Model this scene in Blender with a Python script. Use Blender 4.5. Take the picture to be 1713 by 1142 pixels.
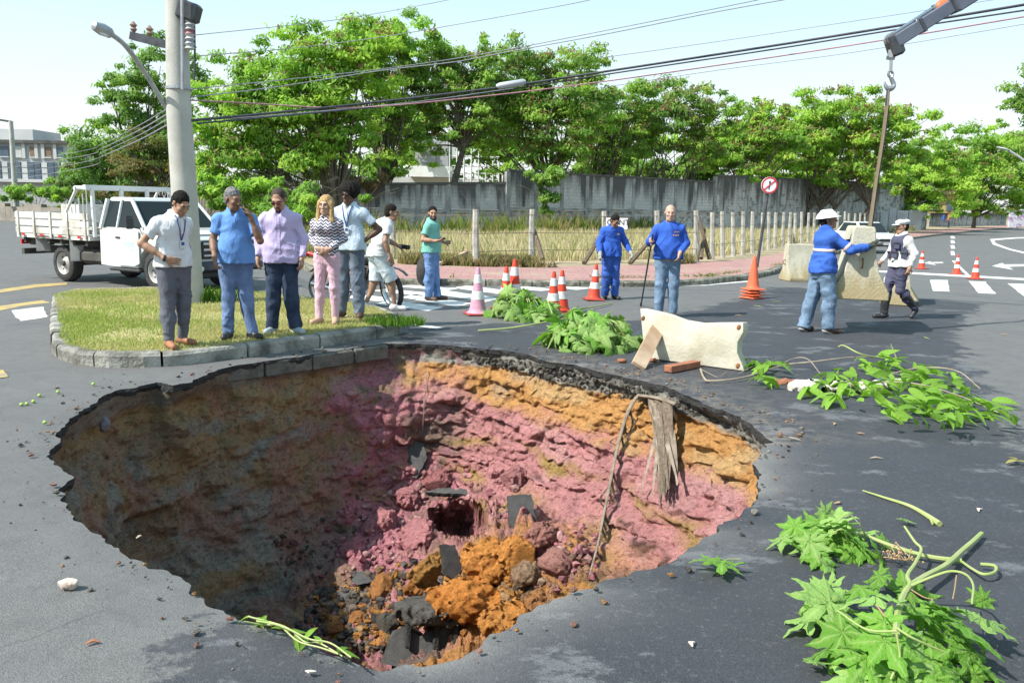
import bpy, bmesh, math, random
import numpy as np
from mathutils import Vector, Matrix, Quaternion
from mathutils.geometry import delaunay_2d_cdt
random.seed(7); np.random.seed(7)
SC = bpy.context.scene
COL = SC.collection
for o in list(bpy.data.objects): bpy.data.objects.remove(o, do_unlink=True)
PI = math.pi
# ---------------------------------------------------------------- camera
HC, FPX, PW, PH = 1.70, 1400.0, 1713.0, 1142.0
PITCH, ROLL = math.atan(227/1400), 0.018
cam_d = bpy.data.cameras.new('camera'); cam = bpy.data.objects.new('camera', cam_d); COL.objects.link(cam)
cam_d.sensor_width = 36.0; cam_d.lens = 36*FPX/PW; cam_d.clip_end = 3000; cam_d.clip_start = 0.05
CAMR = Matrix.Rotation(PI/2-PITCH, 3, 'X') @ Matrix.Rotation(ROLL, 3, 'Z')
cam.matrix_world = Matrix.Translation((0,0,HC)) @ CAMR.to_4x4()
SC.camera = cam
# ---------------------------------------------------------------- daylight
SUN_TO = Vector((-0.86,-0.42,1.02)).normalized()
SUN_EL = math.asin(SUN_TO.z); SUN_AZ = math.atan2(SUN_TO.x, SUN_TO.y)
W = bpy.data.worlds.new('World'); SC.world = W; W.use_nodes = True
wn, wl = W.node_tree.nodes, W.node_tree.links
wn.clear()
wo = wn.new('ShaderNodeOutputWorld'); wb = wn.new('ShaderNodeBackground'); ws = wn.new('ShaderNodeTexSky')
ws.sky_type = 'NISHITA'; ws.sun_disc = False; ws.sun_elevation = SUN_EL; ws.sun_rotation = SUN_AZ
ws.air_density = 1.0; ws.dust_density = 2.2; ws.ozone_density = 1.6
wb.inputs['Strength'].default_value = 0.15
# thin high cloud: a soft white veil over the sky colour
tcw = wn.new('ShaderNodeTexCoord'); mpw = wn.new('ShaderNodeMapping'); mpw.inputs['Scale'].default_value = (1.2,1.2,4.5)
nzw = wn.new('ShaderNodeTexNoise'); nzw.inputs['Scale'].default_value = 1.6; nzw.inputs['Detail'].default_value = 5
rw = wn.new('ShaderNodeValToRGB'); rw.color_ramp.elements[0].position = .42; rw.color_ramp.elements[1].position = .68
rw.color_ramp.elements[0].color = (.72,.72,.72,1); rw.color_ramp.elements[1].color = (.97,.97,.97,1)
mxw = wn.new('ShaderNodeMix'); mxw.data_type = 'RGBA'
sxw = wn.new('ShaderNodeSeparateXYZ'); wl.new(tcw.outputs['Generated'], sxw.inputs[0])
rvw = wn.new('ShaderNodeValToRGB'); wl.new(sxw.outputs[2], rvw.inputs[0])          # veil: whiter towards the horizon
_e = rvw.color_ramp.elements; _e.new(.5); _e.new(.5)
for q,(p,c) in zip(_e,((0,(.97,.99,.985)),(.10,(.90,.985,.99)),(.26,(.60,.89,1.0)),(1,(.42,.70,.90)))): q.position=p; q.color=(*c,1)
vmw = wn.new('ShaderNodeVectorMath'); vmw.operation='SCALE'; vmw.inputs['Scale'].default_value=3.75
wl.new(rvw.outputs[0], vmw.inputs[0]); wl.new(vmw.outputs[0], mxw.inputs[7])
wl.new(tcw.outputs['Generated'], mpw.inputs['Vector']); wl.new(mpw.outputs[0], nzw.inputs['Vector'])
wl.new(nzw.outputs[0], rw.inputs[0]); wl.new(rw.outputs[0], mxw.inputs[0]); wl.new(ws.outputs[0], mxw.inputs[6])
wl.new(mxw.outputs[2], wb.inputs['Color']); wl.new(wb.outputs[0], wo.inputs['Surface'])
sd = bpy.data.lights.new('sun','SUN'); sun = bpy.data.objects.new('sun', sd); COL.objects.link(sun)
sd.energy = 4.0; sd.angle = math.radians(.55); sd.color = (1.0,.955,.88)
sun.rotation_euler = SUN_TO.to_track_quat('Z','Y').to_euler(); sun.location = (-20,-10,30)
SC.view_settings.view_transform = 'Standard'; SC.view_settings.look = 'None'
SC.view_settings.exposure = 1.0; SC.view_settings.gamma = 1.0; SC.view_settings.use_curve_mapping = False
SC.cycles.max_bounces = 6; SC.cycles.diffuse_bounces = 3; SC.cycles.transparent_max_bounces = 8
SC.cycles.use_denoising = True
# ---------------------------------------------------------------- photo point -> place in the world
def ray(px, py): return CAMR @ Vector(((px-PW/2)/FPX, (PH/2-py)/FPX, -1.0))
def G(px, py, z=0.0):                       # point of the level z seen at a photo point
    d = ray(px, py); t = (z-HC)/d.z
    return Vector((d.x*t, d.y*t, z))
def D(px, py, Y):                           # point at distance Y
    d = ray(px, py); t = Y/d.y
    return Vector((d.x*t, Y, HC+d.z*t))
def scl(px, py, z=0.0):                     # metres per photo pixel there
    return G(px,py,z).y/FPX
# ---------------------------------------------------------------- noise
def _h(ix, iy, iz, s):
    n = (ix*374761393 + iy*668265263 + iz*2147483647 + s*974634777) & 0xffffffff
    n = ((n ^ (n >> 13))*1274126177) & 0xffffffff
    return ((n ^ (n >> 16)) & 0xffff)/65535.0
def vnoise(p, seed=0):
    p = np.asarray(p, float); i = np.floor(p).astype(np.int64); f = p-i; f = f*f*(3-2*f)
    r = 0
    for a in (0,1):
        for b in (0,1):
            for c in (0,1):
                w = (f[...,0] if a else 1-f[...,0])*(f[...,1] if b else 1-f[...,1])*(f[...,2] if c else 1-f[...,2])
                r = r + w*_h(i[...,0]+a, i[...,1]+b, i[...,2]+c, seed)
    return r
def fbm(p, oct=4, seed=0, gain=.5):
    p = np.asarray(p, float); r = 0; a = 1; t = 0
    for k in range(oct):
        r = r + a*vnoise(p*(2**k)+k*17.3, seed+k); t += a; a *= gain
    return r/t
def sstep(a, b, x):
    t = np.clip((x-a)/(b-a), 0, 1); return t*t*(3-2*t)
# ---------------------------------------------------------------- mesh building
def link(o, parent=None):
    COL.objects.link(o)
    if parent is not None: o.parent = parent
    return o
def tag(o, label=None, cat=None, group=None, kind=None):
    if label: o['label'] = label
    if cat: o['category'] = cat
    if group: o['group'] = group
    if kind: o['kind'] = kind
    return o
def thing(name, label, cat, loc=(0,0,0), rz=0, group=None, scale=1.0):
    o = bpy.data.objects.new(name, None); o.empty_display_size = .1; COL.objects.link(o)
    o.location = loc; o.rotation_euler = (0,0,rz); o.scale = (scale,)*3
    return tag(o, label, cat, group)
def np_mesh(name, V, F, mats=(), smooth=False, col=None, mi=None):
    me = bpy.data.meshes.new(name); V = np.asarray(V, np.float32); F = np.asarray(F, np.int32)
    n, k = F.shape
    me.vertices.add(len(V)); me.vertices.foreach_set('co', V.ravel())
    me.loops.add(n*k); me.loops.foreach_set('vertex_index', F.ravel())
    me.polygons.add(n); me.polygons.foreach_set('loop_start', np.arange(0,n*k,k,dtype=np.int32))
    me.polygons.foreach_set('loop_total', np.full(n,k,np.int32))
    me.polygons.foreach_set('use_smooth', np.full(n, smooth, bool))
    if mi is not None: me.polygons.foreach_set('material_index', np.asarray(mi,np.int32))
    me.update(calc_edges=True)
    if col is not None:
        a = me.color_attributes.new('tint','FLOAT_COLOR','POINT')
        c = np.ones((len(V),4),np.float32); c[:,:3] = col; a.data.foreach_set('color', c.ravel())
    for m in mats: me.materials.append(m)
    return me
class MB:
    def __init__(s): s.v=[]; s.f=[]; s.m=[]; s.c=[]; s.cm=0; s.M=None; s.tint=None
    def add(s, vs, fs):
        b = len(s.v)
        for v in vs:
            v = Vector(v)
            if s.M is not None: v = s.M @ v
            s.v.append(v[:])
            if s.tint is not None: s.c.append(s.tint)
        for f in fs: s.f.append([b+i for i in f]); s.m.append(s.cm)
        return b
    def box(s, c, d, R=None, bev=0.0, taper=(1,1)):
        hx,hy,hz = d[0]/2,d[1]/2,d[2]/2; c = Vector(c)
        if bev<=0:
            P=[]
            for z in (-1,1):
                tx,ty = (1,1) if z<0 else taper
                for x,y in ((-1,-1),(1,-1),(1,1),(-1,1)): P.append(Vector((x*hx*tx,y*hy*ty,z*hz)))
            F=[(3,2,1,0),(4,5,6,7),(0,1,5,4),(1,2,6,5),(2,3,7,6),(3,0,4,7)]
        else:
            bev=min(bev,hx*.9,hy*.9,hz*.9); P=[]; F=[]
            rings=[(-hz,bev),(-hz+bev,0),(hz-bev,0),(hz,bev)]
            for z,i in rings:
                tx,ty = (1,1) if z<0 else taper
                X,Y=(hx-i)*tx,(hy-i)*ty; b=bev*.6
                for x,y in ((-X+b,-Y),(X-b,-Y),(X,-Y+b),(X,Y-b),(X-b,Y),(-X+b,Y),(-X,Y-b),(-X,-Y+b)): P.append(Vector((x,y,z)))
            for r in range(3):
                for k in range(8): F.append((r*8+k,r*8+(k+1)%8,(r+1)*8+(k+1)%8,(r+1)*8+k))
            F.append(tuple(range(7,-1,-1))); F.append(tuple(range(24,32)))
        if R is not None: P=[R@p for p in P]
        s.add([c+p for p in P],F); return s
    def tube(s, pts, rad, n=8, cap=True, flat=None):
        pts=[Vector(p) for p in pts]; m=len(pts)
        if not hasattr(rad,'__len__'): rad=[rad]*m
        P=[]; F=[]; up=None
        for i,p in enumerate(pts):
            t=(pts[min(i+1,m-1)]-pts[max(i-1,0)])
            if t.length<1e-9: t=Vector((0,0,1))
            t.normalize()
            if up is None: up = Vector((0,0,1)) if abs(t.z)<.9 else Vector((1,0,0))
            u=up-t*up.dot(t)
            if u.length<1e-5: u=t.orthogonal()
            u.normalize(); w=t.cross(u); up=u
            fl = flat if flat else 1.0
            for k in range(n):
                a=2*PI*k/n; P.append(p+(u*math.cos(a)*fl+w*math.sin(a))*rad[i])
        for i in range(m-1):
            for k in range(n): F.append((i*n+k,i*n+(k+1)%n,(i+1)*n+(k+1)%n,(i+1)*n+k))
        if cap: F.append(tuple(range(n-1,-1,-1))); F.append(tuple(range((m-1)*n,m*n)))
        s.add(P,F); return s
    def lathe(s, prof, n=20, c=(0,0,0), R=None, cap=True):
        c=Vector(c); P=[]; F=[]; m=len(prof)
        for r,z in prof:
            for k in range(n):
                a=2*PI*k/n; p=Vector((r*math.cos(a),r*math.sin(a),z))
                P.append(c+(R@p if R is not None else p))
        for i in range(m-1):
            for k in range(n): F.append((i*n+k,i*n+(k+1)%n,(i+1)*n+(k+1)%n,(i+1)*n+k))
        if cap: F.append(tuple(range(n-1,-1,-1))); F.append(tuple(range((m-1)*n,m*n)))
        s.add(P,F); return s
    def prism(s, poly, h0, h1, axes='xy', R=None, c=(0,0,0)):   # extrude a 2-D outline along the third axis
        c=Vector(c); n=len(poly); P=[]
        for h in (h0,h1):
            for a,b in poly:
                p={'xy':Vector((a,b,h)),'xz':Vector((a,h,b)),'yz':Vector((h,a,b))}[axes]
                P.append(c+(R@p if R is not None else p))
        F=[tuple(range(n-1,-1,-1)),tuple(range(n,2*n))]+[(k,(k+1)%n,n+(k+1)%n,n+k) for k in range(n)]
        s.add(P,F); return s
    def ell(s, c, r, R=None, nu=14, nv=9):
        c=Vector(c); P=[]; F=[]
        for j in range(nv+1):
            t=PI*j/nv
            for k in range(nu):
                a=2*PI*k/nu; p=Vector((r[0]*math.sin(t)*math.cos(a),r[1]*math.sin(t)*math.sin(a),r[2]*math.cos(t)))
                P.append(c+(R@p if R is not None else p))
        for j in range(nv):
            for k in range(nu): F.append((j*nu+k,(j+1)*nu+k,(j+1)*nu+(k+1)%nu,j*nu+(k+1)%nu))
        s.add(P,F); return s
    def mesh(s, name, mats, smooth=False, recalc=True):
        me=bpy.data.meshes.new(name); me.from_pydata(s.v,[],s.f)
        for m in (mats if isinstance(mats,(list,tuple)) else [mats]): me.materials.append(m)
        me.polygons.foreach_set('material_index',s.m)
        if s.c and len(s.c)==len(s.v):
            a=me.color_attributes.new('tint','FLOAT_COLOR','POINT')
            a.data.foreach_set('color',np.array([(c[0],c[1],c[2],1) for c in s.c],np.float32).ravel())
        if recalc:
            bm=bmesh.new(); bm.from_mesh(me); bmesh.ops.recalc_face_normals(bm,faces=bm.faces); bm.to_mesh(me); bm.free()
        me.polygons.foreach_set('use_smooth',[smooth]*len(me.polygons))
        if smooth:
            try: me.set_sharp_from_angle(angle=math.radians(38))
            except Exception: pass
        me.update(); return me
    def build(s, name, mats, parent=None, smooth=False, origin=None, recalc=True):
        if origin is not None:
            o_=Vector(origin); s.v=[(Vector(v)-o_)[:] for v in s.v]
        o=link(bpy.data.objects.new(name,s.mesh(name,mats,smooth,recalc)),parent)
        if origin is not None: o.location=origin
        return o
def obj(name, me, parent=None, loc=None, R=None, sc=None):
    o=bpy.data.objects.new(name,me); link(o,parent)
    if loc is not None: o.location=loc
    if R is not None:
        o.rotation_mode='QUATERNION'; o.rotation_quaternion=R if isinstance(R,Quaternion) else R.to_quaternion()
    if sc is not None: o.scale=(sc,sc,sc) if not hasattr(sc,'__len__') else sc
    return o
def copy_tree(o, parent=None):
    c=o.copy(); COL.objects.link(c)
    if parent is not None: c.parent=parent
    for ch in o.children: copy_tree(ch,c)
    return c
def rotz(a): return Matrix.Rotation(a,3,'Z')
def rotx(a): return Matrix.Rotation(a,3,'X')
def roty(a): return Matrix.Rotation(a,3,'Y')
def frame(z, up=(0,0,1)):                # rotation whose z axis is the given direction
    z=Vector(z).normalized(); u=Vector(up)
    x=u.cross(z)
    if x.length<1e-4: x=Vector((1,0,0))
    x.normalize(); y=z.cross(x)
    return Matrix((x,y,z)).transposed()
def spline(pts, n):                      # Catmull-Rom through the points
    P=[Vector(p) for p in pts]; P=[P[0]*2-P[1]]+P+[P[-1]*2-P[-2]]; out=[]
    for i in range(1,len(P)-2):
        for k in range(n):
            t=k/n; a,b,c,d=P[i-1:i+3]
            out.append(.5*((2*b)+(c-a)*t+(2*a-5*b+4*c-d)*t*t+(3*b-a-3*c+d)*t**3))
    out.append(P[-2]); return out
# ---------------------------------------------------------------- materials
class NT:
    def __init__(s, name):
        s.mat=bpy.data.materials.new(name); s.mat.use_nodes=True
        s.n=s.mat.node_tree.nodes; s.l=s.mat.node_tree.links; s.b=s.n['Principled BSDF']; s.o=s.n['Material Output']
        s.tc=s.n.new('ShaderNodeTexCoord')
    def lk(s,a,b): s.l.new(a,b)
    def noise(s,scale,detail=4,rough=.55,vec=None,dist=0):
        t=s.n.new('ShaderNodeTexNoise'); t.inputs['Scale'].default_value=scale; t.inputs['Detail'].default_value=detail
        t.inputs['Roughness'].default_value=rough; t.inputs['Distortion'].default_value=dist
        s.lk(vec if vec is not None else s.tc.outputs['Object'],t.inputs['Vector']); return t.outputs[0]
    def vor(s,scale,vec=None,feat='F1'):
        t=s.n.new('ShaderNodeTexVoronoi'); t.inputs['Scale'].default_value=scale; t.feature=feat
        s.lk(vec if vec is not None else s.tc.outputs['Object'],t.inputs['Vector']); return t.outputs[0]
    def map(s,scale=(1,1,1),rot=(0,0,0),loc=(0,0,0),src='Object'):
        m=s.n.new('ShaderNodeMapping'); m.inputs['Scale'].default_value=scale; m.inputs['Rotation'].default_value=rot
        m.inputs['Location'].default_value=loc; s.lk(s.tc.outputs[src],m.inputs['Vector']); return m.outputs[0]
    def ramp(s,fac,stops):
        r=s.n.new('ShaderNodeValToRGB'); e=r.color_ramp.elements
        while len(e)<len(stops): e.new(.5)
        for q,(p,c) in zip(e,stops): q.position=p; q.color=(*c,1) if hasattr(c,'__len__') else (c,c,c,1)
        s.lk(fac,r.inputs[0]); return r.outputs[0]
    def mix(s,fac,a,b,mode='MIX'):
        m=s.n.new('ShaderNodeMix'); m.data_type='RGBA'; m.blend_type=mode
        for sock,val in ((m.inputs[0],fac),(m.inputs[6],a),(m.inputs[7],b)):
            if isinstance(val,(int,float)): sock.default_value=val
            elif isinstance(val,(tuple,list)): sock.default_value=(*val[:3],1)
            else: s.lk(val,sock)
        return m.outputs[2]
    def math(s,op,a,b=0.0,c=None):
        m=s.n.new('ShaderNodeMath'); m.operation=op
        for i,v in enumerate((a,b) if c is None else (a,b,c)):
            if isinstance(v,(int,float)): m.inputs[i].default_value=v
            else: s.lk(v,m.inputs[i])
        return m.outputs[0]
    def sep(s,vec):
        m=s.n.new('ShaderNodeSeparateXYZ'); s.lk(vec,m.inputs[0]); return m.outputs
    def attr(s,name='tint'):
        a=s.n.new('ShaderNodeAttribute'); a.attribute_name=name; return a.outputs['Color']
    def rnd(s): return s.n.new('ShaderNodeObjectInfo').outputs['Random']
    def bump(s,h,strength=.3,dist=.02):
        b=s.n.new('ShaderNodeBump'); b.inputs['Strength'].default_value=strength; b.inputs['Distance'].default_value=dist
        if s.b.inputs['Normal'].is_linked: s.lk(s.b.inputs['Normal'].links[0].from_socket,b.inputs['Normal'])
        s.lk(h,b.inputs['Height']); s.lk(b.outputs[0],s.b.inputs['Normal'])
    def set(s,col=None,rough=None,metal=None,spec=None):
        for k,v in (('Base Color',col),('Roughness',rough),('Metallic',metal),('Specular IOR Level',spec)):
            if v is None: continue
            if isinstance(v,(int,float)): s.b.inputs[k].default_value=v
            elif isinstance(v,(tuple,list)): s.b.inputs[k].default_value=(*v[:3],1)
            else: s.lk(v,s.b.inputs[k])
        return s
def pm(name, c1, c2=None, scale=8, rough=.7, bump=0, bscale=40, bdist=.01, metal=0, spec=.4, lo=.35, hi=.68, detail=5):
    t=NT(name); c2=c2 or tuple(x*.82 for x in c1)
    f=t.ramp(t.noise(scale,detail),[(lo,0),(hi,1)])
    t.set(t.mix(f,c1,c2),rough,metal,spec)
    if bump: t.bump(t.noise(bscale,4),bump,bdist)
    return t.mat
def cloth(name, c, dark=.8, scale=14, weave=True, rough=.85):
    t=NT(name); f=t.noise(scale,3); t.set(t.mix(f,tuple(min(1,x*1.06) for x in c),tuple(x*dark for x in c)),rough,0,.2)
    mp=t.map((1,1,.45)); t.bump(t.noise(22,3,vec=mp,dist=.6),.55,.02)
    return t.mat
def leafmat(name, c1, c2, trans=.35, vein=False, rough=.5, tint=False):
    t=NT(name); r=t.rnd(); f=t.noise(9,3)
    c=t.mix(f,c1,c2); c=t.mix(t.math('MULTIPLY',r,.8),c,tuple(x*.62 for x in c2))
    if tint: c=t.mix(1.0,t.attr(),c,'MULTIPLY')
    if vein:
        c=t.mix(t.math('MULTIPLY',t.math('POWER',t.sep(t.attr())[0],5.0),1.6),c,(.42,.56,.20))
    c=t.mix(t.ramp(t.noise(5,7,.7),[(.55,0),(.72,.5)]),c,(.34,.30,.10)); t.bump(t.noise(16,4),.5,.03)
    t.set(c,rough,0,.22)
    tr=t.n.new('ShaderNodeBsdfTranslucent'); t.lk(t.mix(1.0,c,(1.0,1.15,.5),'MULTIPLY'),tr.inputs[0])
    ms=t.n.new('ShaderNodeMixShader'); ms.inputs[0].default_value=trans
    t.lk(t.b.outputs[0],ms.inputs[1]); t.lk(tr.outputs[0],ms.inputs[2]); t.lk(ms.outputs[0],t.o.inputs['Surface'])
    return t.mat
M={}
M['white_paint']=pm('white_paint',(.78,.79,.78),(.70,.70,.68),3,.35)
M['black_rubber']=pm('black_rubber',(.025,.025,.027),(.05,.048,.045),12,.85,.2,60)
M['black_plastic']=pm('black_plastic',(.02,.02,.022),(.035,.035,.037),10,.5)
M['dark_metal']=pm('dark_metal',(.10,.105,.115),(.06,.06,.065),8,.5,.1,50,metal=.6)
M['steel']=pm('steel',(.45,.45,.46),(.32,.32,.33),10,.4,metal=.85)
M['chrome']=pm('chrome',(.62,.62,.63),(.5,.5,.5),6,.22,metal=1)
M['red_lamp']=pm('red_lamp',(.55,.02,.02),(.45,.015,.015),6,.25)
M['clear_lamp']=pm('clear_lamp',(.62,.64,.66),(.5,.52,.55),20,.12)
def glass_mat():
    t=NT('tinted_glass'); t.set((.02,.028,.03),.12,0,.12); return t.mat
M['glass']=glass_mat()
# ================================================================ SETTING: ground, road, pit
def resample(pts, step, closed=True):
    pts=[Vector(p) for p in pts]; out=[]; n=len(pts)
    for i in range(n if closed else n-1):
        a,b=pts[i],pts[(i+1)%n]; m=max(1,int(round((b-a).length/step)))
        for k in range(m): out.append(a.lerp(b,k/m))
    if not closed: out.append(pts[-1])
    return out
def flat_sheet(name, poly, z, m, kind='structure', parent=None):
    bm=bmesh.new(); vs=[bm.verts.new((p[0],p[1],z)) for p in poly]; f=bm.faces.new(vs)
    bmesh.ops.triangulate(bm,faces=[f]); bm.normal_update()
    for q in bm.faces:
        if q.normal.z<0: q.normal_flip()
    me=bpy.data.meshes.new(name); bm.to_mesh(me); bm.free(); me.materials.append(m)
    o=link(bpy.data.objects.new(name,me),parent)
    if kind: o['kind']=kind
    return o
def G2(*pts, z=0.0): return [G(x,y,z) for x,y in pts]
# the lip of the sinkhole, clockwise from its left end
RIM_PX=[(85,752),(98,735),(92,722),(112,706),(128,690),(150,676),(172,660),(196,650),(222,645),(262,636),(290,640),(318,635),(345,624),(384,612),(440,603),(520,592),(590,582),(640,574),(700,573),(760,576),(820,581),(880,590),(905,600),(960,606),(1010,619),(1060,630),(1110,643),(1150,656),(1180,672),(1226,688),(1262,708),(1294,736),(1281,752),(1262,772),(1274,788),(1272,806),(1276,822),(1250,846),(1222,866),(1190,890),(1150,917),(1105,934),(1060,951),(1020,962),(985,972),(950,981),(900,1006),(860,1031),(820,1051),(780,1076),(740,1093),(690,1104),(640,1109),(598,1103),(540,1083),(480,1056),(420,1031),(360,1006),(310,976),(270,951),(222,931),(185,911),(150,889),(124,866),(116,840),(100,812),(112,792),(92,772)]
RIM0=[Vector((p.x,p.y)) for p in G2(*RIM_PX)]
PC=Vector((-0.38,6.25))
def jag(loop, amp, step, seed):
    L=resample(loop,step); out=[]; n=len(L)
    for i,p in enumerate(L):
        t=(L[(i+1)%n]-L[i-1]).normalized(); nn=Vector((t.y,-t.x)); q=np.array([p.x*2.6,p.y*2.6,seed])
        a=(fbm(q,2,seed)-.5)*amp*1.6+(fbm(q*5,3,seed+9)-.5)*amp*1.5
        out.append(p+nn*float(a))
    return out
RIM=jag(RIM0,.055,.03,3)
def inpoly(P, poly):
    P=np.asarray(P,float); x,y=P[:,0],P[:,1]; c=np.zeros(len(P),bool); q=np.array([(p[0],p[1]) for p in poly]); n=len(q); j=n-1
    for i in range(n):
        xi,yi=q[i]; xj,yj=q[j]
        with np.errstate(divide='ignore',invalid='ignore'): k=((yi>y)!=(yj>y))&(x<(xj-xi)*(y-yi)/(yj-yi+1e-12)+xi)
        c^=k; j=i
    return c
def polydist(P, poly, closed=True):
    P=np.asarray(P,float)[:,:2]; q=np.array([(p[0],p[1]) for p in poly]); d=np.full(len(P),1e9); n=len(q)
    for i in range(n if closed else n-1):
        a=q[i]; b=q[(i+1)%n]; ab=b-a; t=np.clip(((P-a)@ab)/(ab@ab+1e-12),0,1)
        d=np.minimum(d,np.hypot(*(P-(a+t[:,None]*ab)).T))
    return d
# ---- asphalt
DARK=[(p.x,p.y) for p in G2((424,1031),(395,1008),(372,1042),(300,1098),(215,1140),(100,1400),(2300,1400),(2600,900),(1900,830),(1713,760),(1676,690),(1650,650),(1628,610),(1597,566),(1641,506),(1560,501),(1484,495),(1400,488),(1310,478),(1210,508),(1080,534),(880,540),(690,548),(660,570),(700,600),(1100,700),(1200,820),(900,960),(700,1080),(520,1050))]
def asphalt():
    t=NT('asphalt'); ob=t.tc.outputs['Object']; a=t.sep(t.attr())
    wob=t.noise(2.4,8,.68); fine=t.noise(17,7,.7)
    wv=t.noise(5,6,.7,vec=t.map((1.6,.5,1),(0,0,.45)))
    m=t.math('ADD',a[0],t.math('MULTIPLY',t.math('SUBTRACT',wob,.5),.85)); m=t.math('ADD',m,t.math('MULTIPLY',t.math('SUBTRACT',fine,.5),.28))
    dark=t.ramp(m,[(.47,0),(.53,1)])
    old=t.mix(t.noise(.9,5),(.102,.101,.099),(.148,.146,.142)); old=t.mix(t.ramp(t.noise(5,6),[(.4,0),(.75,.5)]),old,(.085,.085,.085))
    new=t.mix(t.noise(1.3,5),(.031,.034,.041),(.051,.054,.062))
    worn=t.ramp(t.noise(1.15,9,.72,vec=t.map((1,1.6,1),(0,0,.6),(3,1,0))),[(.56,0),(.61,.8)])
    new=t.mix(worn,new,(.125,.13,.14))
    scr=t.ramp(wv,[(.69,0),(.73,.6)]); new=t.mix(scr,new,(.16,.163,.168))
    c=t.mix(dark,old,new)
    stain=t.ramp(t.noise(.55,6,.66,vec=t.map((1,1,1),(0,0,0),(7,3,0))),[(.56,0),(.66,.55)]); c=t.mix(stain,c,t.mix(1.0,c,(.72,.74,.80),'MULTIPLY'))
    c=t.mix(a[1],c,(.19,.185,.175))
    dst=t.math('MULTIPLY',a[2],t.ramp(t.noise(7,7,.7),[(.42,0),(.6,1)])); c=t.mix(dst,c,(.23,.19,.15))
    spk=t.ramp(t.noise(190,2,.5),[(.3,.62),(.7,1.38)]); c=t.mix(1.0,c,spk,'MULTIPLY'); c=t.mix(t.ramp(t.noise(33,6,.8),[(.56,0),(.68,.45)]),c,(.19,.19,.19)); c=t.mix(t.ramp(t.noise(11,6,.75,vec=t.map((1,1,1),(0,0,0),(9,4,0))),[(.30,.6),(.42,0)]),c,t.mix(1.0,c,(.6,.6,.62),'MULTIPLY'))
    chip=t.ramp(t.vor(70),[(.0,1),(.055,0)]); c=t.mix(t.math('MULTIPLY',chip,.35),c,(.34,.34,.33))
    wv2=t.n.new('ShaderNodeVectorMath'); wv2.operation='ADD'; nz=t.n.new('ShaderNodeTexNoise'); nz.inputs['Scale'].default_value=2.2; nz.inputs['Detail'].default_value=6; t.lk(ob,nz.inputs['Vector']); sc=t.n.new('ShaderNodeVectorMath'); sc.operation='SCALE'; sc.inputs['Scale'].default_value=.5; t.lk(nz.outputs[1],sc.inputs[0]); t.lk(ob,wv2.inputs[0]); t.lk(sc.outputs[0],wv2.inputs[1])
    cr=t.vor(.42,wv2.outputs[0],'DISTANCE_TO_EDGE'); crm=t.math('MULTIPLY',t.ramp(cr,[(.0,1),(.007,0)]),t.ramp(t.noise(.35,3,vec=t.map((1,1,1),(0,0,0),(2,8,0))),[(.55,0),(.60,.45)])); c=t.mix(crm,c,(.045,.045,.046))
    t.set(c,t.ramp(t.noise(3,4),[(.3,.62),(.7,.86)]),0,.35); t.bump(t.noise(160,3),.5,.012); t.bump(t.noise(7,5),.25,.02)
    return t.mat
M['asphalt']=asphalt()
def asphalt_cut():
    t=NT('asphalt_cut'); c=t.mix(t.noise(30,4),(.018,.018,.019),(.06,.06,.058)); c=t.mix(t.ramp(t.vor(55),[(.02,.7),(.12,0)]),c,(.2,.2,.19))
    t.set(c,.9,0,.2); t.bump(t.noise(40,5),1,.03); return t.mat
M['asphalt_cut']=asphalt_cut()
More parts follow.
